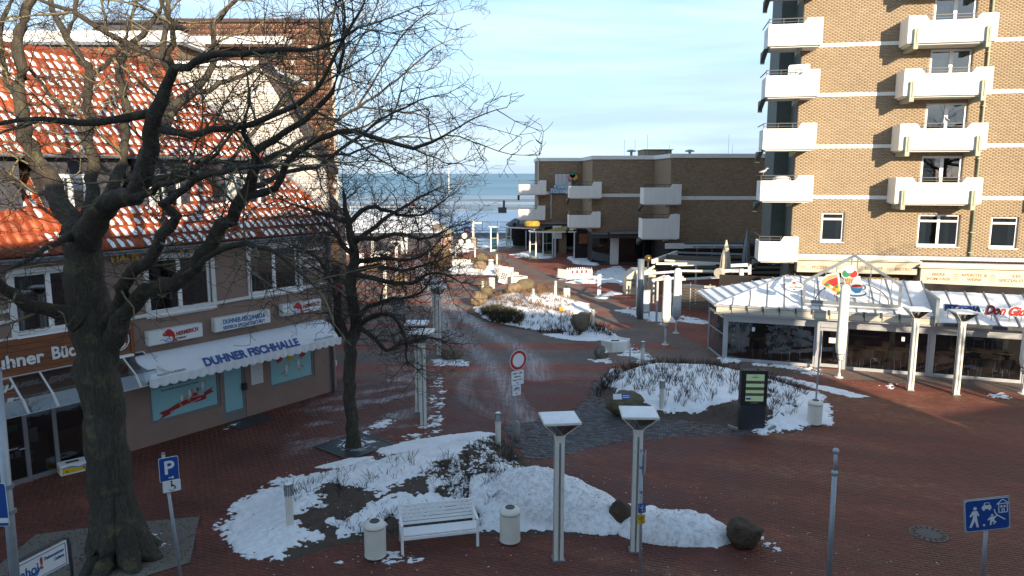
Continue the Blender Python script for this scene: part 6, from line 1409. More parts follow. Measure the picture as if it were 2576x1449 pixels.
# ================================================================== street furniture
def lampmast(P, label, rot=0.0, h=3.2, hd=.39):
    t = thing('street_lamp', label, 'street lamp', P, rot, 'square headed lamp masts')
    mb = MB().box(-.10,.10,-.10,.10,0,h-.42)
    pole = mb.build('pole', M['lamp'], t, bev=.012)
    for sx in (-1, 1): MB().box(sx*.055-.028, sx*.055+.028, -.118, -.1005, .3, h-.62).build('cover_strip', M['lamp'], t, bev=.006)
    MB().box(-.016,.016,-.1075,-.1005,.02,h-.55).box(-.108,-.1005,-.02,.02,.02,h-.5).box(.1005,.108,-.02,.02,.02,h-.5).build('groove', M['gutter'], t)
    MB().box(-.13,.13,-.13,.13,-.01,.03).build('foot_plate', M['gutter'], t)
    # inverted pyramid of glass held by four corner bars under a square lid
    q = [(-1,-1),(1,-1),(1,1),(-1,1)]
    for i in range(4):
        a, b = q[i], q[(i+1) % 4]
        MB().add([(a[0]*.085,a[1]*.085,h-.40),(b[0]*.085,b[1]*.085,h-.40),(b[0]*hd*.93,b[1]*hd*.93,h-.07),(a[0]*hd*.93,a[1]*hd*.93,h-.07)], [(0,1,2,3)]).build('glass_side', M['gl_lamp'], t, fixn=False)
    fr = MB()
    for a in q: fr.bar((a[0]*.085,a[1]*.085,h-.40),(a[0]*hd*.95,a[1]*hd*.95,h-.06),.022,.022)
    fr.box(-.11,.11,-.11,.11,h-.43,h-.395).build('head_frame', M['lamp'], t)
    MB()._lathe([(.05,0),(.06,.1),(.03,.2)], (0,0,h-.39), 10, 0).build('bulb', M['sign_white'], t)
    MB().box(-hd,hd,-hd,hd,h-.075,h-.02).build('lid', M['lamp'], t, bev=.01)
    n = 8; vs = []
    for i in range(n+1):
        for j in range(n+1):
            x = (i/n-.5)*2*hd*.96; y = (j/n-.5)*2*hd*.96; e = min(i, n-i, j, n-j); vs.append((x, y, h-.018 + (.016*rs.rand()+.01 if e else -.004)))
    MB().add(vs, [(i*(n+1)+j, (i+1)*(n+1)+j, (i+1)*(n+1)+j+1, i*(n+1)+j+1) for i in range(n) for j in range(n)]).build('snow', M['snow'], t, smooth=True, fixn=False)
    return t
lamps = [((1404,1407), 'lamp mast beside the ploughed snow heap, behind the right bin', .12), ((1597,1385), 'lamp mast by the dark boulder and the thin sign pole', -.05), ((1066,1070), 'nearer of two lamp masts left of the round traffic sign', 0), ((1053,1036), 'farther of two lamp masts left of the round traffic sign', 0), ((1105,893), 'nearer of two lamp masts by the grey boulder', .05), ((1095,868), 'farther of two lamp masts by the grey boulder', .05), ((2289,981), 'lamp mast in shade before the glass front', -.15), ((2404,992), 'sunlit lamp mast before the right end of the glass front', -.15), ((970,757), 'sunlit lamp mast behind the small tree, nearest of the row', 0), ((999,712), 'sunlit lamp mast standing against a pale boulder', 0), ((939,676), 'most distant sunlit lamp mast near the timber house', 0)]
l0 = None
for (uv, lb, rt_) in lamps:
    if l0 is None: l0 = lampmast(g(*uv), lb, rt_)
    else: dup(l0, g(*uv), rt_, lb, 'square headed lamp masts')

def bollard(P, label):
    t = thing('bollard_light', label, 'bollard light', P, 0, 'white bollard lights')
    MB()._lathe([(.085,-.05),(.085,.70),(.082,.71)], (0,0,0), 16, 0).build('post', M['lamp'], t, smooth=False)
    MB()._lathe([(.10,.705),(.10,.735)], (0,0,0), 16, 0).build('collar', M['lamp'], t)
    MB()._lathe([(.07,.735),(.07,.96)], (0,0,0), 12, 0).build('lens', M['sign_white'], t)
    for k in range(10): MB().bar((.088*cos(k*pi/5), .088*sin(k*pi/5), .735), (.088*cos(k*pi/5), .088*sin(k*pi/5), .975), .02, .018).build('cage_bar', M['dark_metal' if False else 'gutter'], t)
    MB()._lathe([(.10,.965),(.10,.985),(.06,1.0)], (0,0,0), 16, 0).build('cap', M['gutter'], t)
    MB()._lathe([(.088,1.0),(.07,1.018),(.02,1.026)], (0,0,0), 12, 0).build('snow', M['snow'], t, smooth=True)
    return t
bl = [((730,1322), 'bollard light in the snow at the left end of the front bed'), ((1253,1118), 'bollard light beside the pole of the round traffic sign'), ((1616,916), 'bollard light at the rear edge of the middle bed'), ((1664,1028), 'bollard light in the snow behind the plaque boulder'), ((1491,828), 'bollard light at the shaded corner of the sunlit bed'), ((1341,770), 'bollard light in the middle of the sunlit shrubs'), ((1397,747), 'bollard light left of the sunlit bin by the shrubs'), ((1214,746), 'bollard light before the two mossy boulders'), ((1288,718), 'bollard light in front of the concrete planters'), ((1250,668), 'bollard light right of the far bin'), ((1195,647), 'bollard light below the stacked barrels'), ((1146,647), 'bollard light left below the stacked barrels'), ((1140,674), 'bollard light at the corner of the far white bench'), ((1080,658), 'bollard light behind the far twigs, leftmost of the far row')]
b0 = None
for uv, lb in bl:
    if b0 is None: b0 = bollard(ghz(*uv), lb)
    else: dup(b0, ghz(*uv), 0, lb, 'white bollard lights')

def bin_(P, label):
    t = thing('litter_bin', label, 'litter bin', P, .4, 'ivory litter bins')
    MB()._lathe([(.20,.0),(.235,.02),(.238,.05),(.232,.06),(.232,.62),(.238,.63),(.238,.66)], (0,0,.02), 24, 0).build('body', M['bin'], t, smooth=False)
    MB()._lathe([(.238,.68),(.242,.70),(.235,.735),(.19,.785),(.12,.80)], (0,0,.015), 24, 0).build('lid', M['bin'], t, smooth=True)
    MB()._lathe([(.105,.80),(.11,.812),(.095,.826),(.07,.815)], (0,0,.012), 16, 0).build('opening_ring', M['dark_metal'], t)
    MB()._lathe([(.2,.0),(.2,.02)], (0,0,0), 16, 0).build('foot', M['black'], t)
    MB()._lathe([(.018,0),(.018,.012)], (.19,-.02,.785), 8, 0).build('lock', M['dark_metal'], t)
    return t
bi = [((945,1400), 'litter bin at the left end of the white bench'), ((1283,1362), 'litter bin at the right end of the white bench'), ((2048,1067), 'litter bin at the foot of the taxi sign'), ((1237,726), 'sunlit litter bin by the small tilted board'), ((1425,755), 'sunlit litter bin right of the shrubs'), ((1235,675), 'farthest sunlit litter bin at the end of the far bed')]
b0 = None
for uv, lb in bi:
    if b0 is None: b0 = bin_(g(*uv), lb)
    else: dup(b0, g(*uv), .3 * len(lb), lb, 'ivory litter bins')

def bench(P, rot, label):
    t = thing('park_bench', label, 'bench', P, rot, None); w_ = 1.72
    m_ = M['frame_white']
    for i in range(6): MB().box(-w_/2, w_/2, -.02, .02, 0, .058).build('back_slat', m_, t, bev=.005, loc=(0, .14 + i*.025, .46 + i*.072))
    for i in range(6): MB().box(-w_/2, w_/2, -.03, .03, -.018, .018).build('seat_slat', m_, t, bev=.005, loc=(0, -.28 + i*.07, .415 - i*.004))
    for sx in (-1, 1):
        x = sx * (w_/2 - .03)
        MB().box(x-.03,x+.03,-.35,-.29,0,.62).build('leg', m_, t, bev=.006); MB().bar((x,.30,0),(x,.13,.44),.06,.06).bar((x,.13,.44),(x,.29,.90),.06,.055).build('leg', m_, t, bev=.006)
        MB().box(x-.028,x+.028,-.36,.2,.625,.665).build('armrest', m_, t, bev=.008); MB().box(x-.026,x+.026,-.29,.16,.33,.39).build('side_rail', m_, t, bev=.005)
    MB().box(-w_/2+.02, w_/2-.02, -.36, -.325, .33, .40).build('front_rail', m_, t, bev=.005)
    return t
P = .5 * (g(998,1395) + g(1200,1372)); d_ = g(1200,1372) - g(998,1395)
be = bench(P + np.array([0,.3,0]), atan2(d_[1], d_[0]), 'white slatted bench between two litter bins in the front')
P = g(1159, 677); dup(be, P, pi + .05, 'white bench seen from behind at the far bed', None)
P = at(1250, 533, 119); b2_ = dup(be, (P[0]-.8, 119, 1.93), pi, 'white promenade bench on the dike, left of the dark post', None)

# --- boulders
def boulder(P, sx, sy, sz, m_, label, seed, rot=0, sink=.12, nrm=1.0, smooth=True):
    import bmesh
    b = bmesh.new(); bmesh.ops.create_icosphere(b, subdivisions=4, radius=1)
    o3 = Vector((seed * 3.7, seed * 1.9, seed * .7)); r = np.random.RandomState(seed)
    planes = [(Vector(r.normal(size=3)).normalized(), .62 + .28 * r.rand()) for _ in range(7)]
    for v in b.verts:
        p = v.co.copy()
        for n_, d_ in planes:
            e = p.dot(n_) - d_
            if e > 0: p -= n_ * e * .75 * nrm
        p *= 1 + .16 * mnoise.noise(p * 1.3 + o3) + .10 * mnoise.noise(p * 3.5 + o3) + .045 * mnoise.noise(p * 9 + o3)
        v.co = Vector((p.x * sx, p.y * sy, p.z * sz))
    zmin = min(v.co.z for v in b.verts)
    for v in b.verts: v.co.z -= zmin + sink * sz
    me = bpy.data.meshes.new('boulder'); b.to_mesh(me); b.free()
    o = finish(me, 'boulder', M[m_], None, True); o.location = tuple(P); o.rotation_euler = (0,0,rot)
    return tag(o, label, 'boulder', 'field stones on the square')
boulder(ghz(1872,1372), .42, .38, .36, 'stone_dark', 'dark brown boulder at the right tip of the snow heap', 1)
boulder(ghz(1560,1318), .28, .26, .33, 'stone_dark', 'dark brown stone between the two snow heaps', 2)
bo = boulder(ghz(1570,1040), .70, .45, .44, 'stone_olive', 'big olive boulder with a blue plaque at the middle bed', 3, .1, .14)
boulder(ghz(1512,902), .34, .27, .32, 'stone', 'brown boulder with a pale blue plate by the planter', 4, .1)
boulder(ghz(1138,905), .52, .4, .30, 'stone', 'flat grey boulder at the foot of two lamp masts', 5)
boulder(ghz(1204,770), .55, .5, .52, 'stone_tan', 'round tan boulder at the left tip of the sunlit bed', 6)
boulder(ghz(1215,730), .46, .4, .40, 'stone_olive', 'mossy boulder behind a sunlit bollard, rear of two', 7)
boulder(ghz(1223,745), .52, .42, .46, 'stone_olive', 'mossy boulder behind a sunlit bollard, front of two', 8)
boulder(ghz(1294,738), .55, .45, .42, 'stone_tan', 'tan boulder behind the shrubs, left of a pair', 9)
boulder(ghz(1322,735), .62, .48, .50, 'stone_olive', 'olive boulder behind the shrubs, right of a pair', 10)
boulder(ghz(1461,834), .58, .42, .58, 'stone', 'brown boulder in the dark shrubs by a bollard', 11)
boulder(ghz(1104,643), .95, .8, .75, 'stone_tan', 'large tan boulder below the stone pedestal', 12)
boulder(ghz(1119,650), .6, .5, .5, 'stone_olive', 'olive boulder right of the large tan one', 13)
boulder(ghz(1208,678), .62, .5, .45, 'stone_tan', 'tan boulder beside the far white bench', 14)
boulder(ghz(1213,662), .5, .45, .5, 'stone_olive', 'upright mossy stone in the far bed', 15)
boulder(ghz(1006,722), .6, .5, .55, 'stone_tan', 'pale boulder at the foot of a sunlit lamp mast', 16)
boulder(ghz(935,682), .7, .5, .5, 'stone_tan', 'pale boulder by the most distant lamp mast', 17)
boulder(ghz(2120,1067) + np.array([-3.05,.6,0]), .3,.2,.16,'stone_dark','small flat stone beside the display pillar',18)
def plaque(P, w_, h_, label, two=True):
    t = thing('plaque', label, 'plaque', P, .1); t.rotation_euler = (-.55, 0, .05)
    MB().box(-w_/2, -.005 if two else w_/2, -.02, 0, -h_/2, h_/2).build('white_plate', M['sign_white'], t)
    if two:
        MB().box(.005, w_/2, -.02, 0, -h_/2, h_/2).build('blue_plate', M['sign_blue'], t)
        for k in range(2): MB().box(.03, w_/2-.03, -.023, -.0205, .02-.06*k, .04-.06*k).build('print_line', M['sign_white'], t)
    else: MB().box(-w_/2, 0, -.023, -.021, -h_/2, h_/2).build('blue_half', M['cup_blue'], t)
    return t
plaque(at(1564, 998, g(1578,1040)[1] - .62), .58, .19, 'white and blue plaque on the big olive boulder')
plaque(at(1516, 883, g(1512,905)[1] + .05), .40, .2, 'pale blue plate on top of the brown boulder', False)

# --- signs
def signpole(name, label, base, top, r_=.03, cat='traffic sign'):
    t = thing(name, label, cat, base); d = np.array(top) - np.array(base)
    MB().tube([(0,0,-.02), tuple(d)], r_, 12).build('pole', M['grey_metal'], t, smooth=True)
    MB()._lathe([(r_+.004,-.01),(r_+.004,.01),(.006,.025)], tuple(d), 10, 0).build('cap', M['gutter'], t); return t
def plate(t, center, rot, w_, h_, m_, name='plate', rnd=.02, border=None, tilt=0):
    """an upright plate of its own, facing -y before turning"""
    pts = []
    for (cx, cz, a0) in ((w_/2-rnd, h_/2-rnd, 0), (-w_/2+rnd, h_/2-rnd, pi/2), (-w_/2+rnd, -h_/2+rnd, pi), (w_/2-rnd, -h_/2+rnd, 3*pi/2)):
        pts += [(cx + rnd*cos(a0+k*pi/8), cz + rnd*sin(a0+k*pi/8)) for k in range(5)]
    o = MB().prism(pts, -.004, .004).build(name, M[border or m_], t); o.location = (center[0] + .055*sin(rot), center[1] + .05 - .055*cos(rot), center[2]); o.rotation_euler = (0, tilt, rot)
    if border:
        s_ = 1 - .035 / max(w_, h_) * 1.2; MB().prism([(x*(1-.05*.35/w_), z*(1-.05*.35/h_)) for x, z in pts], -.006, -.0045).build('face', M[m_], o)
    return o
# round traffic sign with two extra plates
b_ = g(1287, 1143); T_ = at(1302, 880, b_[1] - .02)
t = signpole('traffic_sign', 'round red and white no vehicles sign with two extra plates', b_, T_, .032)
rel = lambda u, v, dy=-.05: tuple(at(u, v, b_[1] + dy) - b_)
rt_ = .62
o = MB().prism(ell(0,0,.30,.30,32), -.004, .004).build('disc', M['sign_white'], t); c_ = rel(1301,906); o.location = (c_[0] + .055*sin(rt_), c_[1] + .05 - .055*cos(rt_), c_[2]); o.rotation_euler = (0,0,rt_)
oo = MB(); a_ = ell(0,0,.285,.285,32); b2 = ell(0,0,.205,.205,32)
oo.add([(x,-.007,z) for x, z in a_] + [(x,-.007,z) for x, z in b2], [(i,(i+1)%32,32+(i+1)%32,32+i) for i in range(32)]).build('red_ring', M['red'], o, fixn=False)
o = plate(t, rel(1299,950), rt_, .46, .44, 'sign_white', 'time_plate', .03, 'cup_blue')
for k, (s_, q) in enumerate((('23.00 – 6.00h',.072),('Zufahrt bis',.06),('Haus Nr. 3 und 5',.056),('frei',.06))): text(s_, q, M['anthracite'], o, (0,-.008,.11-.095*k), ext=.001, align='CENTER', sx=.85, bold=.002)
o = plate(t, rel(1297,982), rt_, .30, .30, 'sign_white', 'bicycle_plate', .015)
bk = MB()
for x in (-.065,.065): bk.tube([(x+.042*cos(k*pi/7),-.009,.03+.042*sin(k*pi/7)) for k in range(15)], .006, 4)
bk.tube([(-.065,-.009,.03),(-.02,-.009,.10),(.04,-.009,.10),(.065,-.009,.03)], .006, 4).tube([(-.02,-.009,.10),(.0,-.009,.03),(.04,-.009,.10)], .005, 4).tube([(-.065,-.009,.03),(0,-.009,.03)], .005, 4).build('bicycle', M['anthracite'], o)
text('frei', .06, M['anthracite'], o, (0,-.008,-.11), ext=.001, align='CENTER', bold=.002)
# parking sign
b_ = np.array([*at(463,1500,13.2)[:2], 0.0]); T_ = at(410, 1141, 13.2)
t = signpole('parking_sign', 'blue parking sign with wheelchair plate on a leaning pole', b_, T_, .032)
rel = lambda u, v, dy=-.05: tuple(at(u, v, b_[1] + dy) - b_)
o = plate(t, rel(421,1180), .55, .34, .47, 'sign_blue', 'parking_plate', .03, 'sign_white', .0)
text('P', .36, M['sign_white'], o, (0,-.010,-.09), ext=.001, align='CENTER', bold=.008)
MB().bar((-.02,-.009,-.17),(.07,-.009,-.17),.004,.018).bar((.07,-.009,-.17),(.045,-.009,-.145),.004,.018).bar((.07,-.009,-.17),(.045,-.009,-.195),.004,.018).build('arrow', M['sign_white'], o)
o = plate(t, rel(428,1222), .55, .33, .25, 'sign_white', 'wheelchair_plate', .02, 'anthracite')
MB().prism(ell(.0,.085,.018,.018,10), -.011,-.007).prism([(-.012,.06),(.012,.06),(.016,.01),(.055,.005),(.075,-.06),(.055,-.065),(.04,-.015),(-.012,-.012)], -.011,-.007).tube([(-.0+.055*cos(k*pi/8-2.6),-.010,-.035+.055*sin(k*pi/8-2.6)) for k in range(12)], .006, 4).build('wheelchair', M['anthracite'], o)
# taxi sign
b_ = g(2049, 1052); T_ = at(2066, 834, b_[1])
t = signpole('taxi_sign', 'narrow blue taxi stand sign on a grey pole behind a bin', b_, T_, .028)
rel = lambda u, v, dy=-.045: tuple(at(u, v, b_[1] + dy) - b_)
o = plate(t, rel(2063,869), 1.15, .42, .80, 'sign_blue', 'taxi_plate', .03, 'sign_white')
MB().prism(ell(0,.16,.17,.17,24), -.010,-.007).build('red_disc', M['red'], o); MB().prism(ell(0,.16,.13,.13,24), -.0125,-.0102).build('blue_disc', M['sign_blue'], o); MB().bar((-.09,-.014,.25),(.09,-.014,.07),.004,.035).bar((-.09,-.0145,.07),(.09,-.0145,.25),.004,.035).build('cross', M['red'], o)
text('TAXI', .16, M['sign_white'], o, (0,-.009,-.27), ext=.001, align='CENTER', bold=.004, sx=.9)
o = plate(t, rel(2058,898), 1.15, .40, .34, 'sign_white', 'hours_plate', .02, 'anthracite'); text('2 Plätze\nfrei für\nTaxen', .07, M['anthracite'], o, (0,-.009,.06), ext=.001, align='CENTER')
# residential street sign
b_ = np.array([*at(2472,1475,13.5)[:2], 0.0]); T_ = at(2482, 1300, 13.5)
t = signpole('residential_sign', 'blue living street sign with white figures, house and car', b_, T_, .038)
o = plate(t, tuple(at(2483,1294,13.44) - b_), -.03, .84, .64, 'sign_blue', 'plate', .05, 'sign_white', -.13)
bd = MB().prism([(-.44,-.34),(.44,-.34),(.44,.34),(-.44,.34)], .006, .02).build('backing_frame', M['sign_grey'], o)
pl = lambda pts, nm: flat(o, pts, -.0075, M['sign_white'], nm, .003)
pl(ell(-.23,.15,.034,.034,14), 'head'); pl([(-.28,.10),(-.19,.10),(-.15,.0),(-.18,-.01),(-.20,.04),(-.20,-.05),(-.17,-.24),(-.21,-.24),(-.24,-.10),(-.31,-.24),(-.35,-.23),(-.28,-.05),(-.27,.03),(-.32,-.02),(-.34,.0)], 'walker')
pl(ell(.09,-.02,.024,.024,12), 'head'); pl([(.05,-.05),(.13,-.05),(.18,-.02),(.19,-.04),(.14,-.08),(.12,-.13),(.17,-.16),(.12,-.21),(.10,-.20),(.13,-.16),(.08,-.15),(.07,-.22),(.04,-.22),(.05,-.11),(.0,-.12),(.0,-.10)], 'child'); pl(ell(-.07,-.21,.022,.022,12), 'ball')
pl([(-.10,.12),(.08,.12),(.08,.17),(.06,.19),(.04,.25),(-.05,.25),(-.07,.19),(-.10,.17)], 'car'); pl([(-.08,.09),(-.05,.09),(-.05,.12),(-.08,.12)], 'wheel'); pl([(.03,.09),(.06,.09),(.06,.12),(.03,.12)], 'wheel')
flat(o, [(-.045,.20),(.04,.20),(.03,.24),(-.035,.24)], -.011, M['sign_blue'], 'car_window', .002)
for a, b in (((.22,.02),(.22,.20)),((.38,.02),(.38,.20)),((.22,.02),(.38,.02)),((.18,.19),(.30,.29)),((.30,.29),(.42,.19)),((.22,.20),(.38,.20)),((.28,.02),(.28,.09)),((.32,.02),(.32,.09)),((.28,.09),(.32,.09))): MB().bar((a[0],-.009,a[1]),(b[0],-.009,b[1]),.004,.016).build('house_line', M['sign_white'], o)
pl([(.25,.12),(.29,.12),(.29,.16),(.25,.16)], 'house_window'); pl([(.31,.12),(.35,.12),(.35,.16),(.31,.16)], 'house_window'); MB().tube([(.13,-.009,.10),(.15,-.009,.02),(.20,-.009,-.04),(.33,-.009,-.13)], .011, 5).build('kerb_line', M['sign_white'], o)
# post with two balls
b_ = np.array([*at(2084,1470,13.3)[:2], 0.0]); T_ = at(2103, 1131, 13.3); D_ = T_ - b_
t = thing('ball_top_post', 'slim grey post with two ball finials, without a sign', 'post', b_)
q_ = D_ * .84; MB().tube([(0,0,-.02), tuple(q_)], [.056,.046], 14).tube([tuple(q_), tuple(D_*.985)], .034, 12).build('pole', M['grey_metal'], t, smooth=True)
for f_, r_ in ((.845, .066), (.99, .062)): MB()._lathe([(r_*sin(pi*k/10)+.001, -r_*cos(pi*k/10)) for k in range(11)], tuple(D_*f_), 16, 0).build('ball', M['grey_metal'], t, smooth=True)
# hydrant markers on a thin pole
b_ = np.array([*at(1611,1462,13.4)[:2], 0.0]); T_ = at(1614, 1133, 13.4)
t = signpole('marker_pole', 'thin grey pole with small blue and yellow marker plates', b_, T_, .03, 'marker post')
rel = lambda u, v, dy=-.04: tuple(at(u, v, b_[1] + dy) - b_)
for (u, v, m_, c_) in ((1614,1278,'sign_blue','sign_white'), (1612,1306,'yellow','anthracite')):
    o = plate(t, rel(u, v), .12, .15, .19, m_, 'marker_plate', .012)
    MB().bar((0,-.007,-.07),(0,-.007,.05),.003,.010).bar((-.05,-.007,0.01),(.05,-.007,0.01),.003,.010).build('mark', M[c_], o); text('S 150', .045, M[c_], o, (-.06,-.007,.04), ext=.001); text('1,8', .04, M[c_], o, (.005,-.007,-.06), ext=.001)
o = plate(t, rel(1617,1165,.05), 1.3, .30, .42, 'sign_grey', 'edge_on_plate', .02)
for z in (1178, 1240): MB()._lathe([(.036,0),(.036,.05)], rel(1613, z, 0), 10, 0).build('clamp', M['gutter'], t)
# pole at the left picture edge with blue sign
b_ = np.array([*at(44,1560,11.0)[:2], 0.0]); T_ = at(-10, 930, 11.0)
t = signpole('edge_pole', 'thick galvanised pole with a blue sign at the left edge', b_, T_, .072, 'sign post')
rel = lambda u, v, dy=-.09: tuple(at(u, v, b_[1] + dy) - b_)
o = plate(t, rel(-32,1270), .05, .62, .72, 'sign_blue', 'blue_plate', .04, 'sign_white'); MB().box(-.3,.3,-.012,-.008,-.3,-.22).build('white_bar', M['sign_white'], o)
for v in (1227, 1290):
    MB()._lathe([(.08,0),(.08,.05)], rel(21.5 + (v-1227)*.11, v, 0), 12, 0).bar(rel(10, v, -.06), rel(30, v, -.06), .03, .04).build('clamp', M['gutter'], t)
# rack with advertising plate
A_, B_ = at(28,1432,11.6), at(172,1372,12.6)
t = thing('bicycle_rack_sign', 'dark tube rack holding a white plate with blue lettering', 'rack sign', (A_[0], A_[1], 0)); d_ = (B_ - A_); an_ = atan2(d_[1], d_[0]); t.rotation_euler = (0,0,an_); w_ = np.hypot(d_[0], d_[1]); zb_ = A_[2]
MB().tube([(-.03,0,0),(-.03,0,zb_-.08),(.0,0,zb_+.02),(.08,0,zb_+.09),(w_*.9,0,zb_+.10),(w_+.0,0,zb_+.03),(w_+.02,0,zb_-.1),(w_+.02,0,0)], .03, 10).build('tube', M['dark_metal'], t, smooth=True)
MB().box(.05,w_-.05,-.03,-.01,zb_-.42,zb_+.04).build('plate', M['sign_white'], t, bev=.004)
for (xa, xb, za, zb2) in ((.08,w_-.08,-.005,.008),(.08,w_-.08,-.395,-.382)): MB().box(xa,xb,-.034,-.0305,zb_+za,zb_+zb2).build('blue_line', M['blue_letter'], t)
for x_ in (.08, w_-.092): MB().box(x_,x_+.012,-.034,-.0305,zb_-.395,zb_+.008).build('blue_line', M['blue_letter'], t)
flat(t, [(.1,zb_-.37),(w_*.4,zb_-.33),(w_*.48,zb_-.18),(w_*.36,zb_-.27),(w_*.22,zb_-.25),(.1,zb_-.30)], -.031, M['cup_blue'], 'wave', .002)
fittext('ahoi', .12, w_*.42, zb_-.28, .26, M['blue_letter'], t, -.036, ext=.002, bold=.004); text('!', .30, M['red'], t, (w_*.44,-.036,zb_-.25), ext=.002, bold=.006)
fittext('Thalassozentrum', w_*.52, w_-.13, zb_-.13, .085, M['blue_letter'], t, -.036, ext=.001, shear=.2, bold=.002); fittext('Cuxhaven', w_*.70, w_-.13, zb_-.23, .085, M['blue_letter'], t, -.036, ext=.001, shear=.2, bold=.002)
# display pillar
P = g(1889, 1078); t = thing('display_pillar', 'black information pillar with a pale green screen in the middle bed', 'display', P, -.05)
MB().box(-.40,.40,-.14,.14,0,.82).build('base', M['anthracite'], t, bev=.01); MB().box(-.415,.415,-.155,.155,.823,1.98).build('case', M['black'], t, bev=.012); MB().box(-.27,.30,-.162,-.157,.97,1.86).build('screen', M['screen'], t)
for (x0_, x1_, z0_, z1_, m_) in ((-.27,.30,1.55,1.65,'screen_brown'),(-.27,.30,1.34,1.44,'screen_brown'),(-.27,.30,1.15,1.24,'screen_brown'),(-.25,-.10,1.02,1.08,'sign_blue'),(-.05,.08,1.80,1.815,'screen_ink'),(-.10,.12,1.745,1.765,'screen_ink')): MB().box(x0_,x1_,-.166,-.1625,z0_,z1_).build('screen_bar', M[m_], t)
for k in range(3):
    for j in range(7): MB().box(-.24+j*.075,-.19+j*.075,-.169,-.1665,1.585-k*.21,1.615-k*.21).build('screen_text', M['screen_ink'], t)
MB().box(-.10,.14,-.158,-.1555,.905,.918).build('maker_line', M['sign_grey'], t); MB().box(.1,.16,-.03,.03,1.981,2.0).build('sensor', M['black'], t)
for sx in (-1,1): MB().bar((sx*.5,-.25,.05),(sx*.75,-.05,.1),.1,.08).build('kerb_stone', M['concrete'], t)

# --- closed parasols
def parasol(P, vt, vb, label, r_=.17, vtop=None):
    t = thing('closed_parasol', label, 'parasol', P, 0, 'closed white parasols'); zt = at(1288, vt, P[1])[2]; zb = at(1288, vb, P[1])[2]
    n = 16; prof = [(r_*.42,zb-.10),(r_*.62,zb),(r_*.55,zb+.08),(r_*.85,zb+.2),(r_*1.04,zb+.45),(r_*1.0,zb+.9),(r_*.92,zt-.35),(r_*.86,zt-.1),(r_*.55,zt-.02),(.02,zt)]
    vs = []
    for i, (rr, z) in enumerate(prof):
        for k in range(n): a = 2*pi*k/n; w_ = rr * (1 + (.10 if i < 6 else .04) * sin(a*5 + i*.5) + .05*rs.rand()); vs.append((w_*cos(a), w_*sin(a), z + .02*rs.rand()))
    mb = MB().add(vs, [(i*n+k, i*n+(k+1)%n, (i+1)*n+(k+1)%n, (i+1)*n+k) for i in range(len(prof)-1) for k in range(n)])
    mb.build('cover', M['canvas'], t, smooth=True, fixn=False)
    MB().tube([(0,0,0),(0,0,zb+.3)], .042, 10).build('mast', M['trim_white'], t, smooth=True)
    MB()._lathe([(.17,0),(.17,.025),(.07,.03),(.06,.18)], (0,0,0), 12, 0).build('foot', M['trim_white'], t)
    for z, q in ((zb+.02,.66),(zb+.17,.84),(zb-.07,.52)): MB()._lathe([(r_*q,-.012),(r_*q+.008,0),(r_*q,.014)], (0,0,z), 14, 0).build('strap', M['black'], t)
    return t
parasol(g(1673,867), 693, 820, 'closed white parasol left of the glass corner, front one of a pair', .20)
parasol(g(1700,838), 675, 800, 'closed white parasol with grey lower sleeve, rear one of a pair', .21)
parasol(g(2110,949), 716, 900, 'closed white parasol standing before the glass door', .19)
parasol(g(2573,990), 745, 935, 'closed white parasol at the right end of the glass front', .20)
P = g(1700,838); o = MB()._lathe([(.10,0),(.21,.12),(.24,.4),(.23,.62),(.215,.66)], (0,0,0), 14, 0).build('parasol_sleeve', M['canvas_grey'], smooth=True); o.location = (P[0],P[1],at(1700,802,P[1])[2]); tag(o, 'grey plastic sleeve over the lower half of the rear parasol', 'parasol sleeve')

# --- concrete planters
def planter(P, label, s=.5, rot=0, snowy=False, hh=.42):
    t = thing('planter', label, 'planter', P, rot, 'hexagonal concrete planters')
    hx = lambda r_: [(r_*cos(k*pi/3), r_*.8*sin(k*pi/3)) for k in range(6)]
    b = MB(); A = hx(s); B2 = hx(s*.88)
    vs = [(x*.93,y*.93,0) for x, y in A] + [(x,y,hh) for x, y in A] + [(x,y,hh) for x, y in B2] + [(x,y,hh-.08) for x, y in B2]
    fs = [(i,(i+1)%6,6+(i+1)%6,6+i) for i in range(6)] + [(6+i,6+(i+1)%6,12+(i+1)%6,12+i) for i in range(6)] + [(12+i,12+(i+1)%6,18+(i+1)%6,18+i) for i in range(6)]
    b.add(vs, fs).build('tub', M['concrete_white'], t, bev=.012)
    MB().add([(x,y,hh-.075) for x, y in B2], [tuple(range(6))]).build('fill', M['snow'] if snowy else M['soil'], t)
    if snowy: MB().tube([(-.2+.1*k, .05*sin(k*2), hh-.05) for k in range(5)], .03, 5).build('dead_plant', M['stem'], t)
    return t
planter(g(1548,880), 'snow filled hexagonal planter by the plaque boulder', .74, .25, True, .5)
planter(g(1268,692), 'rust stained planter, rearmost of three in a row', .78, 0, False, .62); planter(g(1278,704), 'rust stained planter, middle of three in a row', .84, .1, False, .58); planter(g(1298,713), 'rust stained planter, front of three in a row', .88, .05, False, .55)
P = g(1261,716); t = thing('tilted_board', 'small tilted white board with dark cells beside a sunlit bin', 'board', P, .3); o = MB().box(-.28,.28,-.02,.02,.0,.85).build('board', M['sign_white'], t, loc=(0,0,.12)); o.rotation_euler = (.1,.32,0)
for i in range(4):
    for j in range(3): MB().box(-.20+j*.15,-.08+j*.15,-.026,-.021,.30+i*.13,.40+i*.13).build('cell', M['black'], o)
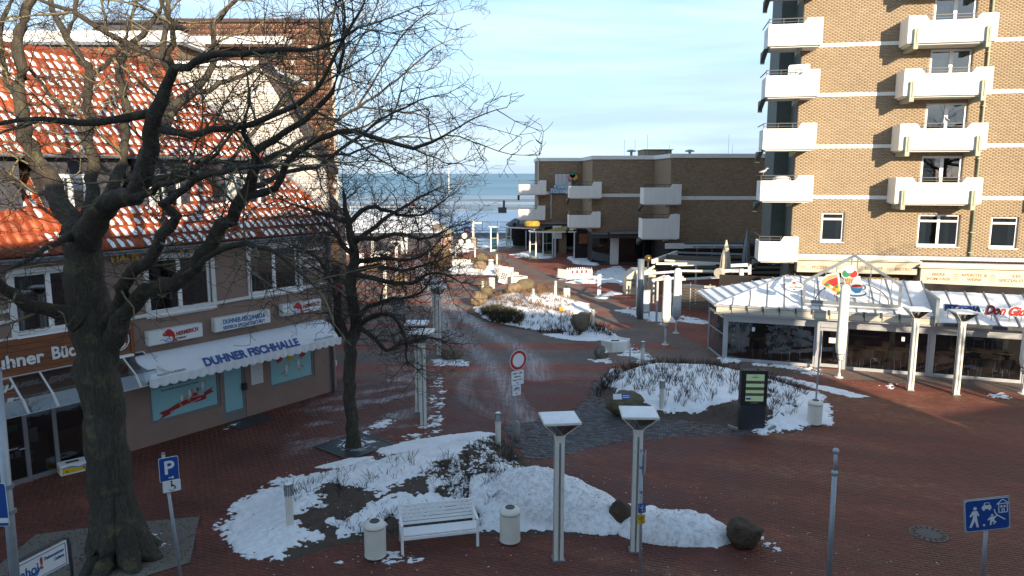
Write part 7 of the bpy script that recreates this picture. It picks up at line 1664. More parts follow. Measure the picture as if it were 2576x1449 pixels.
# concrete stub, single thin posts
o = MB()._lathe([(.13,0),(.135,.3),(.125,.50),(.10,.60),(.03,.63)], (0,0,0), 14, 0).build('stone_bollard', M['concrete'], smooth=True); o.location = g(1298,1106); tag(o, 'short mossy concrete stub beside the round sign pole', 'bollard')
o = MB().tube([(0,0,0),(0,0,1.0)], .03, 8).build('thin_post', M['grey_metal'], smooth=True); o.location = g(1584, 922); tag(o, 'thin bare metal post left of a bollard at the middle bed', 'post')
P = ghz(1411, 825); t = thing('gas_marker', 'yellow marker tag on a thin post in the shaded shrubs', 'marker post', P); MB().tube([(0,0,0),(0,0,1.25)], .03, 6).build('post', M['grey_metal'], t); MB().box(-.09,.09,-.06,-.02,.90,1.12).build('tag', M['yellow'], t)
# barrier
A_, B_ = g(1424,706), g(1489,703); d_ = B_-A_; t = thing('road_barrier', 'white plastic barrier fence with red reflector squares', 'barrier', A_, atan2(d_[1], d_[0])); w_ = np.hypot(d_[0], d_[1]); hh = .95
MB().box(0,w_,-.06,.0,.10,hh-.12).build('panel', M['frame_white'], t, bev=.01)
for k in range(12): MB()._lathe([(.05,0),(.05,.12),(.02,.17)], (.08+k*(w_-.16)/11,-.03,hh-.12), 8, 0).build('peg', M['frame_white'], t)
for k in range(6): x = .12 + k*(w_-.24)/5; q = .10 if 0 < k < 5 else .04; MB().box(x-q,x+q,-.066,-.061,hh-.42,hh-.16).build('reflector', M['red'], t); MB().box(x-q,x+q,-.066,-.061,.14,.20).build('reflector', M['red'], t)
for k in range(9): x = .2 + k*(w_-.5)/8; MB().bar((x,-.064,.32),(x+.12,-.064,.50),.01,.03).build('slot', M['sign_grey'], t)
for x in (.15,w_-.35): MB().box(x,x+.35,-.4,.35,0,.1).build('foot', M['black'], t, bev=.01)
A2 = A_ + np.array([-.25,.9,0]); MB().bar((0,0,.5),(-.35,.85,.5),.05,.7).build('side_panel', M['frame_white'], t)
# information boards
for (u, vb, vt, w_, lb, rot) in ((1507, 751, 690, .55, 'white info board on two thin legs by the snow strip', 1.1), (1620, 800, 730, .8, 'grey framed map board beside the tall mast', .5)):
    P = g(u, vb); zt = at(u, vt, P[1])[2]; t = thing('info_board', lb, 'board', P, rot)
    MB().box(-w_/2,w_/2,-.03,.03,zt-1.35,zt).build('panel', M['sign_white'] if u < 1600 else M['sign_grey'], t, bev=.01)
    for x in (-w_/2+.04,w_/2-.04): MB().tube([(x,0,0),(x,0,zt-1.3)], .03, 6).build('leg', M['grey_metal'], t)
    if u > 1600: MB().box(-w_/2+.06,w_/2-.06,-.035,-.031,zt-1.25,zt-.1).build('map_sheet', M['sign_white'], t); MB().tube([(-.25,-.04,zt-1),(-.1,-.04,zt-.7),(.05,-.04,zt-.8),(.2,-.04,zt-.4)], .015, 4).build('map_line', M['anthracite'], t)
P = g(1610, 802); T_ = at(1613, 652, P[1]); o = MB().tube([(0,0,0),tuple(T_-P)], .19, 16).build('tall_mast', M['gutter'], smooth=True); o.location = P; tag(o, 'thick grey cylindrical mast by the terrace', 'mast')
P = g(1602, 795); o = MB().tube([(0,0,0),tuple(at(1603,692,P[1])-P)], .06, 8).build('slim_mast', M['trim_white'], smooth=True); o.location = P; tag(o, 'slim white mast left of the thick grey mast', 'mast')
P = g(1627, 770); T_ = at(1627, 650, P[1]); t = thing('globe_lamp', 'golden globe lamp on a dark stem over the terrace', 'lamp', P); MB().tube([(0,0,0),(0,0,T_[2]-.2)], .06, 8).build('stem', M['dark_metal'], t); MB()._lathe([(.22*sin(pi*k/8)+.002,-.22*cos(pi*k/8)) for k in range(9)], (0,0,T_[2]), 14, 0).build('globe', mat('golden_globe', (.17,.11,.035), .25, .2, 5, metal=.6), t, smooth=True)
# glass shelters
def shelter(u0, v0, u1, v1, vt, label, ud=None):
    A_, B_ = g(u0, v0), g(u1, v1); zt = at(u0, vt, A_[1])[2]; t = thing('glass_shelter', label, 'shelter', (0,0,0))
    for p in (A_, B_): MB().bar((p[0],p[1],0),(p[0],p[1],zt),.13,.13).build('post', M['trim_white'], t)
    MB().bar((A_[0],A_[1],.12),(B_[0],B_[1],.12),.08,.2).build('bottom_rail', M['cream'], t); MB().bar((A_[0],A_[1],zt*.55),(B_[0],B_[1],zt*.55),.05,.04).build('middle_rail', M['trim_white'], t)
    MB().add([(A_[0],A_[1],.2),(B_[0],B_[1],.2),(B_[0],B_[1],zt-.05),(A_[0],A_[1],zt-.05)], [(0,1,2,3)]).build('pane', M['gl_green'], t, fixn=False); return t, A_, B_, zt
shelter(1235, 633, 1252, 632, 572, 'green glass wind screen, leftmost of the shelter'); shelter(1274, 622, 1285, 624, 571, 'green glass wind screen behind the leftmost one'); shelter(1333, 653, 1348, 652, 583, 'green glass wind screen at the corner of the shelter'); shelter(1366, 645, 1390, 644, 585, 'wide green glass wind screen before the pier')
t = thing('shelter_roof', 'pale metal roof frame over the glass wind screens', 'shelter roof', (0,0,0))
Y_ = g(1243,633)[1]; MB().bar(at(1231,570,Y_), at(1345,575,Y_-2), .3, .12).bar(at(1332,583,71), at(1398,584,70.5), .16, .16).bar(at(1332,581,71), at(1362,571,77), .2, .12).bar(at(1400,584,70.5), at(1450,583,70), .12, .12).bar(at(1398,572,76), at(1450,578,72), .12, .12).build('beam', M['trim_white'], t)
for u, vb, vt in ((1252,632,574),(1396,647,584),(1444,659,584),(1323,627,580)): P = g(u, vb); MB().bar((P[0],P[1],0),(P[0],P[1],at(u,vt,P[1])[2]),.11,.11).build('post', M['trim_white'], t)
MB().box(at(1300,0,80)[0], 3.5, 80, 86, at(0,575,80)[2], at(0,563,80)[2]).build('canopy', M['roofgrey'], t); MB().box(at(1290,0,83)[0], 3.5, 84, 84.2, 0, 2.6).build('back_wall', M['interior'], t)
# barrels, signpost, pedestal
t = thing('barrel_stack', 'three stacked barrels with white heads over a white board', 'barrel stack', g(1169, 624)); P = g(1169,624); k_ = P[1] / 1850.0
for (du, dv) in ((0,-31),(-9.5,-15.5),(9.5,-15.5)):
    b = MB().tube([(0,.0,0),(0,.3,0),(0,.6,0),(0,.9,0)], [.36,.42,.42,.36], 18).build('barrel', M['barrel'], t, loc=(du*k_, 0, -dv*k_)); MB().tube([(0,-.02,0),(0,.0,0)], .31, 18).build('barrel_head', M['sign_white'], b)
MB().box(-.95,.95,-.12,-.06,.05,.5).build('board', M['sign_white'], t); MB().box(-.7,.7,-.125,-.121,.27,.33).build('board_line', M['red'], t)
P = g(1191, 621); t = thing('barrel_signpost', 'wooden signpost standing in a barrel', 'signpost', P); MB()._lathe([(.36,0),(.44,.5),(.40,1.1)], (0,0,0), 14, 0).build('barrel', M['concrete'], t); MB().bar((0,0,1.1),(0,0,3.0),.2,.2).box(-.1,.95,-.12,-.06,2.6,2.8).build('post', M['trim_white'], t)
P = g(1125, 628); t = thing('stone_pedestal', 'square stone pedestal with red marks under a small upper block', 'pedestal', P); MB().box(-.62,.62,-.5,.5,0,1.5).build('base', mat('rosy_stone', (.40,.31,.25), .85, .2, 3), t, bev=.03); MB().box(-.48,.48,-.4,.4,1.502,2.5).build('upper_block', M['concrete'], t, bev=.03)
for k in range(5): MB().bar((0,-.51,.75),(.45*cos(k*1.25),-.51,.75+.4*sin(k*1.25)),.02,.05).build('red_mark', M['red'], t)
P = g(1176, 606); t = thing('ice_cream_board', 'blue and red board standing behind the barrels', 'board', (P[0], P[1], 0)); z_ = at(1177,586,P[1])[2]; MB().box(-.42,.42,-.05,0,z_,z_+.4).build('red_half', M['red'], t); MB().box(-.42,.42,-.05,0,z_+.402,z_+.75).build('blue_half', M['sign_blue'], t); MB().box(-.2,.25,-.06,-.051,z_+.2,z_+.5).build('white_print', M['sign_white'], t); MB().bar((0,.02,0),(0,.02,z_),.08,.06).build('leg', M['grey_metal'], t)
# shore: fence, benches, flag pole, posts, people
t = thing('blue_fence', 'blue metal fence with slanted bars before the snowy dike', 'fence', (0, 104.9, 0.05))
x = -8.6
while x < 9:
    mb = MB().box(x,x+2.1,-.03,.03,1.28,1.34).box(x,x+2.1,-.03,.03,.06,.12)
    mb.build('rail', M['fence_blue'], t); MB().box(x,x+.09,-.04,.04,0,1.4).build('post', M['fence_blue'], t)
    for k in range(9):
        a = x + .1 + k * .22; MB().bar((a,0,.12),(min(a+.55,x+2.05),0,.12+ (min(a+.55,x+2.05)-a)/.55*1.15),.025,.03).build('slanted_bar', M['fence_blue'], t)
    x += 2.15
t = thing('white_railing', 'white tube railing along the left part of the dike', 'railing', (0, 117.9, 1.9))
for z in (.5, 1.0): MB().tube([(-34,0,z),(-13.5,0,z)], .035, 5).build('rail', M['trim_white'], t)
for i in range(11): MB().tube([(-34+i*2.05,0,0),(-34+i*2.05,0,1.0)], .04, 5).build('post', M['trim_white'], t)
P = at(1130, 535, 119.5); o = MB().tube([(0,0,-.2),(.0,0,at(1130,421,119.5)[2]-1.9)], [.13,.07], 10).build('flagpole', M['trim_white'], smooth=True); o.location = (P[0], 119.5, 1.9); tag(o, 'bare white flagpole on the dike', 'flagpole')
P = at(1265, 535, 119); t = thing('dark_post', 'dark post with a box standing on the dike', 'post', (P[0], 119, 1.9)); MB().box(.0,.35,-.15,.15,0,2.0).build('post', M['anthracite'], t); MB().box(-.75,.6,-.2,-.16,0,.9).build('box', M['anthracite'], t)
P = at(1101, 530, 119); o = MB().box(-.25,.25,-.05,.05,0,1.0).build('white_stele', M['sign_white']); o.location = (P[0],119,1.93); tag(o, 'small white stele on the dike left of the flagpole', 'stele')
P = at(1218,540,118.5); t = thing('long_bench', 'pale lattice bench rail on the dike near the dark post', 'bench', (P[0]-.5, 118.6, 1.9)); MB().box(-1.9,1.9,-.03,.03,.35,.95).build('backrest', M['trim_white'], t); MB().box(-1.9,1.9,-.5,-.05,.35,.42).build('seat', M['trim_white'], t)
for x in (-1.8,1.8): MB().box(x-.04,x+.04,-.5,.0,0,.35).build('leg', M['trim_white'], t)
# closed pavilion cover near the shore
t = thing('covered_stall', 'grey flat topped stall with pale blue roof behind the shelters', 'stall', (at(1316,0,92)[0], 92, 0)); MB().box(-1.8,4.5,0,3,0,1.7).build('wall', M['interior'], t); MB().add([(-2.1,-.3,1.75),(5,-.3,1.75),(5,3.3,1.75),(-2.1,3.3,1.75),(-1.0,.8,2.5),(4.6,.8,2.5),(4.6,2.6,2.5),(-1.0,2.6,2.5)], [(0,1,5,4),(1,2,6,5),(2,3,7,6),(3,0,4,7),(4,5,6,7),(0,3,2,1)]).build('roof', M['roofgrey'], t)
# manhole, tree grate, printed carton
P = g(2336, 1344); t = thing('manhole_cover', 'round cast iron manhole cover in the red paving', 'manhole cover', (P[0], P[1], .012))
MB()._lathe([(.40,-.012),(.40,.004),(.375,.006)], (0,0,0), 32, 0).build('rim', M['dark_metal'], t); MB()._lathe([(.24,.004),(.24,.010),(.2,.011)], (0,0,0), 28, 0).build('concrete_disc', mat('manhole_concrete', (.11,.10,.09), .9, .3, 20, .3, 60), t)
for k in range(16): a = k*pi/8; MB().bar((.26*cos(a),.26*sin(a),.009),(.36*cos(a),.36*sin(a),.009),.05,.012).build('rib', M['stone_dark'], t)
P = g(890, 1122); t = thing('tree_grate', 'square iron tree grate around the small tree', 'tree grate', (P[0], P[1], .014), .9)
for k in range(22):
    y = -.78 + k * .0743
    for sg in (-1, 1):
        x0_ = sqrt(max(0, .34**2 - y*y)) if abs(y) < .34 else 0.004; MB().box(sg*x0_ if sg > 0 else -.78, .78 if sg > 0 else -x0_, y-.022, y+.022, 0, .02).build('grate_bar', M['dark_metal'], t)
MB().tube([(.36*cos(k*pi/12),.36*sin(k*pi/12),.02) for k in range(25)], .025, 6).build('ring', M['dark_metal'], t); MB().box(-.8,.8,-.84,-.80,0,.03).box(-.8,.8,.80,.84,0,.03).box(-.84,-.8,-.84,.84,0,.03).box(.8,.84,-.84,.84,0,.03).build('frame', M['dark_metal'], t)
P = g(186, 1186); t = thing('display_carton', 'white and yellow printed box lying before the shop door', 'box', P, LF.ang - .2); MB().box(-.36,.36,-.2,.2,.01,.30).build('carton', M['sign_white'], t, bev=.01)
flat(t, [(-.32,.05),(.34,.06),(.34,.22),(.1,.17),(-.1,.24),(-.3,.20)], -.2, M['yellow'], 'yellow_print', .004); flat(t, [(-.34,.22),(-.1,.25),(.1,.19),(.34,.24),(.34,.21),(.1,.16),(-.1,.22),(-.34,.20)], -.205, M['cup_blue'], 'blue_swirl', .003); MB().box(-.18,.14,-.08,.06,.301,.304).build('dark_slot', M['black'], t); MB().box(-.365,-.361,-.15,.15,.08,.22).build('side_print', M['yellow'], t)
for x_, z_ in ((-.2,.11),(.22,.13)): flat(t, ell(x_, z_, .025,.025,8), -.207, M['black'], 'dot', .002)
# small far objects on the left side of the square
for i, (u, v, w_, h_, lb) in enumerate(((875,640,1.6,1.3,'white advertising trailer panel by the timber house'),(905,668,.8,1.1,'white sandwich board behind the twigs'),(1018,640,.7,2.6,'white sign column near the far lamps'),(950,655,1.4,.9,'pale counter box before the far boulders'),(1003,790,.7,1.2,'snow topped grey cabinet behind the small tree'))):
    P = g(u, v); o = MB().box(-w_/2,w_/2,-.15,.15,0,h_).build('sign_panel', M['sign_white'] if i != 4 else M['sign_grey'], bev=.02); o.location = P; tag(o, lb, 'panel')
def person(P, coat, label, lean=0.0, rot=0):
    import bmesh
    me = bpy.data.meshes.new('person'); b = bmesh.new()
    J = dict(pel=(0,0,.95),chest=(0,.03,1.30),neck=(0,.03,1.50),head=(0,.0,1.62),top=(0,.0,1.74),ls=(-.2,.03,1.42),rs=(.2,.03,1.42),le=(-.25,.06,1.14),re=(.26,.04,1.15),lh=(-.22,-.06,.92),rh=(.24,-.08,.95),lhip=(-.10,0,.90),rhip=(.10,0,.90),lk=(-.10,-.05,.48),rk=(.11,.03,.48),la=(-.10,.03,.08),ra=(.12,-.02,.08),lt=(-.1,-.13,.04),rt=(.12,-.17,.04))
    R_ = dict(pel=.17,chest=.19,neck=.07,head=.105,top=.08,ls=.09,rs=.09,le=.065,re=.065,lh=.05,rh=.05,lhip=.115,rhip=.115,lk=.075,rk=.075,la=.055,ra=.055,lt=.045,rt=.045)
    V = {k: b.verts.new(Vector(v)) for k, v in J.items()}
    for e in (('pel','chest'),('chest','neck'),('neck','head'),('head','top'),('chest','ls'),('ls','le'),('le','lh'),('chest','rs'),('rs','re'),('re','rh'),('pel','lhip'),('lhip','lk'),('lk','la'),('la','lt'),('pel','rhip'),('rhip','rk'),('rk','ra'),('ra','rt')): b.edges.new((V[e[0]], V[e[1]]))
    b.verts.index_update(); ks = list(J); b.to_mesh(me); b.free()
    o = bpy.data.objects.new('person', me); COL.objects.link(o); o.modifiers.new('skin', 'SKIN'); me.skin_vertices or me.attributes
    sk = me.skin_vertices[0].data if me.skin_vertices else None
    if sk is None:
        bpy.context.view_layer.objects.active = o; o.select_set(True); bpy.ops.mesh.customdata_skin_add(); sk = me.skin_vertices[0].data
    for i, k in enumerate(ks): sk[i].radius = (R_[k], R_[k] * .8)
    sk[0].use_root = True
    s_ = o.modifiers.new('sub', 'SUBSURF'); s_.levels = 1; s_.render_levels = 1
    m_, N, L, Pn = nmat('person_clothes'); tc = N.new('ShaderNodeTexCoord'); sp = N.new('ShaderNodeSeparateXYZ'); L.new(tc.outputs['Object'], sp.inputs[0])
    rp_ = ramp(N, [(0, (.02,.018,.016)), (.06, (.10,.12,.17)), (.48, (.10,.12,.17)), (.485, coat), (.80, coat), (.81, (.42,.26,.19)), (.90, (.5,.48,.46) if lean else (.03,.02,.015))]); rp_.color_ramp.interpolation = 'CONSTANT'
    mr = N.new('ShaderNodeMapRange'); mr.inputs[2].default_value = 1.85; L.new(sp.outputs[2], mr.inputs[0]); L.new(mr.outputs[0], rp_.inputs[0]); L.new(rp_.outputs[0], Pn.inputs['Base Color']); Pn.inputs['Roughness'].default_value = .9
    me.materials.append(m_); o.location = P; o.rotation_euler = (0, 0, rot)
    return tag(o, label, 'person', 'walkers on the dike')
P = at(1026, 530, 119.6); person((P[0], 119.6, 1.93), (.012,.014,.02), 'person in a dark jacket and pale cap walking on the dike', 1, .6)
P = at(1039, 530, 119.3); person((P[0], 119.3, 1.93), (.085,.018,.018), 'person in a wine red coat walking on the dike', 0, .4)
# ================================================================== bare trees
def D(u, v, Y, r): return (at(u, v, Y), r)
class Tree:
    def __init__(s, seed): s.r = np.random.RandomState(seed); s.poly = []       # (points, radii, level)
    def limb(s, pts, jitter=.04, step=.22):
        """main limb through hand placed points: smoothed, slightly gnarled"""
        P = np.array([p for p, r_ in pts]); R = np.array([r_ for p, r_ in pts]); n = len(P); out = []; ro = []
        for i in range(n - 1):
            p0 = P[max(i-1,0)]; p1 = P[i]; p2 = P[i+1]; p3 = P[min(i+2,n-1)]; L_ = np.linalg.norm(p2-p1); k = max(1, int(L_/step))
            for j in range(k):
                t = j / k; q = .5*((2*p1)+(-p0+p2)*t+(2*p0-5*p1+4*p2-p3)*t*t+(-p0+3*p1-3*p2+p3)*t**3)
                out.append(q); ro.append(R[i]*(1-t)+R[i+1]*t)
        out.append(P[-1]); ro.append(R[-1]); out = np.array(out); ro = np.array(ro)
        out[1:-1] += s.r.normal(0, 1, (len(out)-2, 3)) * np.minimum(ro[1:-1, None]*.35, jitter); ro *= 1 + .05*(s.r.rand(len(ro))-.5)
        s.poly.append((out, ro, 0)); return out, ro
    def grow(s, p, d, L_, r0, lev, wig, up, n=6):
        pts = [np.array(p)]; d = np.array(d)/np.linalg.norm(d)
        for i in range(n):
            d = d + s.r.normal(0, wig, 3) + np.array([0,0,up]); d /= np.linalg.norm(d); pts.append(pts[-1] + d*L_/n)
        pts = np.array(pts); rad = np.maximum(r0*np.linspace(1, .32, n+1), .0042); s.poly.append((pts, rad, lev)); return pts, rad
    def sprout(s, pts, rad, t0, every, Lr, lev, rmax, wig, up, drop=.0, n=6, flat=.6, filt=None):
        """side branches along a limb"""
        seg = np.linalg.norm(np.diff(pts, axis=0), axis=1); S_ = np.concatenate([[0], np.cumsum(seg)]); tot = S_[-1]; a = t0*tot; res = []
        while a < tot:
            i = min(np.searchsorted(S_, a) , len(pts)-1); i = max(1, i); p = pts[i]; d = pts[i]-pts[i-1]; d /= np.linalg.norm(d)+1e-9
            o = s.r.normal(0, 1, 3); o -= d*o.dot(d); o[2] *= flat; o /= np.linalg.norm(o)+1e-9
            dd = d*(.35+.5*s.r.rand()) + o; L_ = Lr[0]+(Lr[1]-Lr[0])*s.r.rand()
            if filt is None or filt(p): res.append(s.grow(p, dd, L_, max(min(rad[i]*.6, rmax*(.6+.7*s.r.rand())), (0, .012, .0075, .0052)[lev]), lev, wig, up, n))
            a += every*(.5+s.r.rand())
        return res
    def mesh(s, name, parent, mats, levels, sides, kind=None):
        Vs = []; Fs = []; b = 0
        for pts, rad, lev in s.poly:
            if lev not in levels: continue
            k = sides[lev]; n = len(pts); T = np.gradient(pts, axis=0); T /= np.linalg.norm(T, axis=1)[:, None]+1e-9
            ref = np.where(np.abs(T[:, 2:3]) > .9, np.array([[1.,0,0]]), np.array([[0,0,1.]])); A = np.cross(T, ref); A /= np.linalg.norm(A, axis=1)[:, None]+1e-9; B_ = np.cross(A, T)
            th = np.arange(k)*2*pi/k; rr = rad[:, None]*(1 + (.06*np.sin(th*3+1)[None] + .05*(s.r.rand(n, k)-.5) if lev == 0 else 0*th[None]))
            V = pts[:, None] + (A[:, None]*np.cos(th)[None, :, None] + B_[:, None]*np.sin(th)[None, :, None])*rr[..., None]
            Vs.append(V.reshape(-1, 3)); i = np.arange(n-1)[:, None]*k; j = np.arange(k)[None]; j2 = (j+1) % k
            Fs.append((np.stack([i+j, i+j2, i+k+j2, i+k+j], -1).reshape(-1, 4))+b); b += n*k
        return npmesh(name, np.concatenate(Vs), np.concatenate(Fs), mats, parent, smooth=True, kind=kind)

def barkmat():
    m, N, L, P = nmat('furrowed_bark')
    tc = N.new('ShaderNodeTexCoord'); mp = N.new('ShaderNodeMapping'); mp.inputs['Scale'].default_value = (1, 1, .13); L.new(tc.outputs['Object'], mp.inputs[0])
    v = N.new('ShaderNodeTexVoronoi'); v.feature = 'DISTANCE_TO_EDGE'; v.inputs['Scale'].default_value = 17; v.inputs['Randomness'].default_value = 1
    n0 = N.new('ShaderNodeTexNoise'); n0.inputs['Scale'].default_value = 7; n0.inputs['Detail'].default_value = 6; L.new(mp.outputs[0], n0.inputs['Vector'])
    mx0 = N.new('ShaderNodeMix'); mx0.data_type = 'RGBA'; mx0.inputs[0].default_value = .3; L.new(mp.outputs[0], mx0.inputs[6]); L.new(n0.outputs['Color'], mx0.inputs[7]); L.new(mx0.outputs[2], v.inputs['Vector'])
    r = ramp(N, [(0, (.030,.025,.018)), (.12, (.048,.040,.029)), (.5, (.070,.060,.043))]); L.new(v.outputs['Distance'], r.inputs[0])
    n = N.new('ShaderNodeTexNoise'); n.inputs['Scale'].default_value = 2.6; n.inputs['Detail'].default_value = 9; n.inputs['Roughness'].default_value = .75; L.new(tc.outputs['Object'], n.inputs['Vector'])
    mr = N.new('ShaderNodeMapRange'); mr.inputs[1].default_value = .53; mr.inputs[2].default_value = .74; L.new(n.outputs[0], mr.inputs[0])
    mx = N.new('ShaderNodeMix'); mx.data_type = 'RGBA'; mx.inputs[7].default_value = (.150,.135,.062, 1); L.new(mr.outputs[0], mx.inputs[0]); L.new(r.outputs[0], mx.inputs[6]); L.new(mx.outputs[2], P.inputs['Base Color']); P.inputs['Roughness'].default_value = .95
    b = N.new('ShaderNodeBump'); b.inputs['Strength'].default_value = .9; b.inputs['Distance'].default_value = .035; L.new(v.outputs['Distance'], b.inputs['Height'])
    n3 = N.new('ShaderNodeTexNoise'); n3.inputs['Scale'].default_value = 45; L.new(mp.outputs[0], n3.inputs['Vector']); b2 = N.new('ShaderNodeBump'); b2.inputs['Strength'].default_value = .5; b2.inputs['Distance'].default_value = .01; L.new(n3.outputs[0], b2.inputs['Height']); L.new(b.outputs[0], b2.inputs['Normal']); L.new(b2.outputs[0], P.inputs['Normal'])
    return m
M['bark'] = barkmat()
# --- the big tree in front of the shop house
YT = 14.9
T = Tree(11)
px = 1 / 124.0     # metres per picture unit at the trunk
trunk = [D(303,1425,YT,92*px), D(300,1385,YT,74*px), D(290,1300,YT,57*px), D(276,1180,YT,53*px), D(262,1040,YT,51*px), D(248,930,YT,50*px), D(240,860,YT,52*px), D(225,770,YT,50*px), D(210,690,YT,47*px), D(205,610,YT,42*px)]
def F(pts): return T.limb(pts)
main = [F(trunk)]
dark = [   # limbs that reach towards the viewer, in the shade of the houses behind
 [D(256,935,YT+.1,20*px), D(276,870,YT-.05,34*px), D(305,800,YT-.3,30*px), D(372,737,YT-.7,25*px), D(474,690,YT-1.2,22*px), D(528,615,YT-1.5,21*px), D(572,554,YT-1.8,19*px), D(609,497,YT-2,17*px), D(640,440,YT-2.2,15*px), D(643,376,YT-2.4,12*px), D(690,348,YT-2.6,9*px), D(762,305,YT-2.8,8*px), D(839,230,YT-3,6*px), D(862,130,YT-3.1,4*px), D(868,40,YT-3.2,3*px)],
 [D(262,840,YT,14*px), D(290,770,YT-.4,22*px), D(318,707,YT-.8,20*px), D(372,659,YT-1.2,18*px), D(423,571,YT-1.6,16*px), D(436,544,YT-1.8,15*px), D(406,512,YT-2,12*px), D(450,482,YT-2.2,10*px), D(520,440,YT-2.6,8*px), D(600,425,YT-3,6*px), D(690,415,YT-3.3,4*px)],
 [D(205,640,YT,40*px), D(237,560,YT-.4,34*px), D(300,500,YT-.9,30*px), D(345,478,YT-1.2,28*px), D(369,406,YT-1.5,25*px), D(386,338,YT-1.8,22*px), D(393,288,YT-2,20*px), D(423,220,YT-2.3,15*px), D(443,172,YT-2.5,12*px), D(474,166,YT-2.6,10*px), D(521,142,YT-2.8,9*px), D(609,132,YT-3,7*px), D(711,125,YT-3.2,6*px), D(812,118,YT-3.4,4*px), D(900,70,YT-3.5,3*px)],
 [D(440,180,YT-2.4,10*px), D(421,142,YT-2.5,9*px), D(437,112,YT-2.6,8*px), D(433,61,YT-2.8,7*px), D(406,7,YT-3,5*px), D(395,-60,YT-3.1,4*px)],
 [D(425,150,YT-2.5,9*px), D(355,128,YT-2.6,8*px), D(271,85,YT-2.8,7*px), D(186,30,YT-3,6*px), D(100,0,YT-3.2,4*px)],
 [D(381,285,YT-1.9,14*px), D(305,298,YT-2.2,11*px), D(203,310,YT-2.5,9*px), D(101,296,YT-2.8,7*px), D(0,311,YT-3,5*px), D(-60,330,YT-3,4*px)],
 [D(403,325,YT-1.9,12*px), D(450,337,YT-2.2,10*px), D(508,335,YT-2.4,9*px), D(609,315,YT-2.7,8*px), D(745,267,YT-3,7*px), D(812,196,YT-3.2,5*px), D(860,101,YT-3.4,4*px), D(905,30,YT-3.5,3*px)],
 [D(643,400,YT-2.3,9*px), D(613,332,YT-2.6,7*px), D(618,290,YT-2.8,4*px)],
 [D(606,500,YT-2,13*px), D(690,470,YT-2.2,10*px), D(741,390,YT-2.4,9*px), D(850,330,YT-2.7,7*px), D(960,350,YT-2.9,6*px), D(1040,372,YT-3.1,5*px), D(1120,340,YT-3.3,3*px)],
 [D(195,800,YT-.2,38*px), D(162,790,YT-.4,26*px), D(101,774,YT-.8,21*px), D(34,747,YT-1.2,18*px), D(-40,690,YT-1.6,14*px)],
 [D(190,590,YT-.3,18*px), D(142,612,YT-.9,9*px), D(68,652,YT-1.5,7*px), D(0,690,YT-2,6*px), D(-50,700,YT-2.2,5*px)],
 [D(474,690,YT-1.2,12*px), D(540,640,YT-1.6,9*px), D(620,612,YT-2,8*px), D(700,640,YT-2.4,6*px), D(760,690,YT-2.6,4*px), D(800,730,YT-2.8,3*px)],
 [D(330,500,YT-1.2,14*px), D(400,470,YT-1.7,9*px), D(470,440,YT-2.1,7*px), D(548,385,YT-2.5,5*px)]]
lit = [    # limbs leaning away, above the shade, caught by the low sun
 [D(200,600,YT+.2,34*px), D(150,520,YT+.6,33*px), D(135,487,YT+.8,30*px), D(78,372,YT+1.2,27*px), D(58,271,YT+1.5,22*px), D(51,169,YT+1.7,20*px), D(54,68,YT+1.9,18*px), D(78,-10,YT+2.1,15*px), D(90,-90,YT+2.2,12*px)],
 [D(215,600,YT+.3,30*px), D(234,480,YT+.8,22*px), D(228,400,YT+1.1,19*px), D(223,338,YT+1.4,18*px), D(220,271,YT+1.7,18*px), D(223,186,YT+2,16*px), D(203,152,YT+2.2,15*px), D(159,74,YT+2.4,12*px), D(135,27,YT+2.6,10*px), D(122,-60,YT+2.7,8*px)],
 [D(170,90,YT+2.4,9*px), D(186,40,YT+2.6,8*px), D(205,-40,YT+2.8,6*px)],
 [D(240,570,YT+.2,26*px), D(298,440,YT+.9,18*px), D(315,340,YT+1.3,16*px), D(311,237,YT+1.7,14*px), D(301,169,YT+2,13*px), D(318,125,YT+2.2,11*px), D(359,85,YT+2.5,10*px), D(400,30,YT+2.8,8*px), D(430,-50,YT+3,6*px)],
 [D(330,470,YT,22*px), D(390,340,YT+.8,17*px), D(433,270,YT+1.2,15*px), D(423,203,YT+1.6,13*px), D(410,135,YT+1.9,11*px), D(420,34,YT+2.2,9*px), D(430,-60,YT+2.4,7*px)],
 [D(410,330,YT+.6,20*px), D(437,278,YT+1,19*px), D(481,234,YT+1.4,16*px), D(520,190,YT+1.7,12*px), D(542,152,YT+2,11*px), D(538,68,YT+2.3,9*px), D(592,0,YT+2.6,7*px), D(630,-60,YT+2.8,5*px)],
 [D(481,240,YT+1.4,11*px), D(575,203,YT+1.9,8*px), D(643,173,YT+2.3,7*px), D(720,120,YT+2.7,5*px), D(800,60,YT+3,4*px), D(860,10,YT+3.2,3*px)],
 [D(140,500,YT+.7,12*px), D(60,470,YT+1.3,9*px), D(-20,420,YT+1.8,7*px)],
 [D(60,280,YT+1.5,12*px), D(20,200,YT+2,10*px), D(0,90,YT+2.3,9*px), D(30,0,YT+2.5,7*px)],
 [D(226,380,YT+1.2,10*px), D(180,300,YT+1.7,8*px), D(120,230,YT+2.2,6*px), D(60,160,YT+2.6,5*px)],
 [D(225,190,YT+2,9*px), D(300,130,YT+2.6,7*px), D(330,50,YT+3,5*px), D(345,-30,YT+3.2,4*px)],
 [D(640,470,YT-1.2,9*px), D(720,430,YT-.6,7*px), D(800,420,YT-.2,6*px), D(880,360,YT+.2,5*px), D(960,300,YT+.4,4*px), D(1040,260,YT+.5,3*px)]]
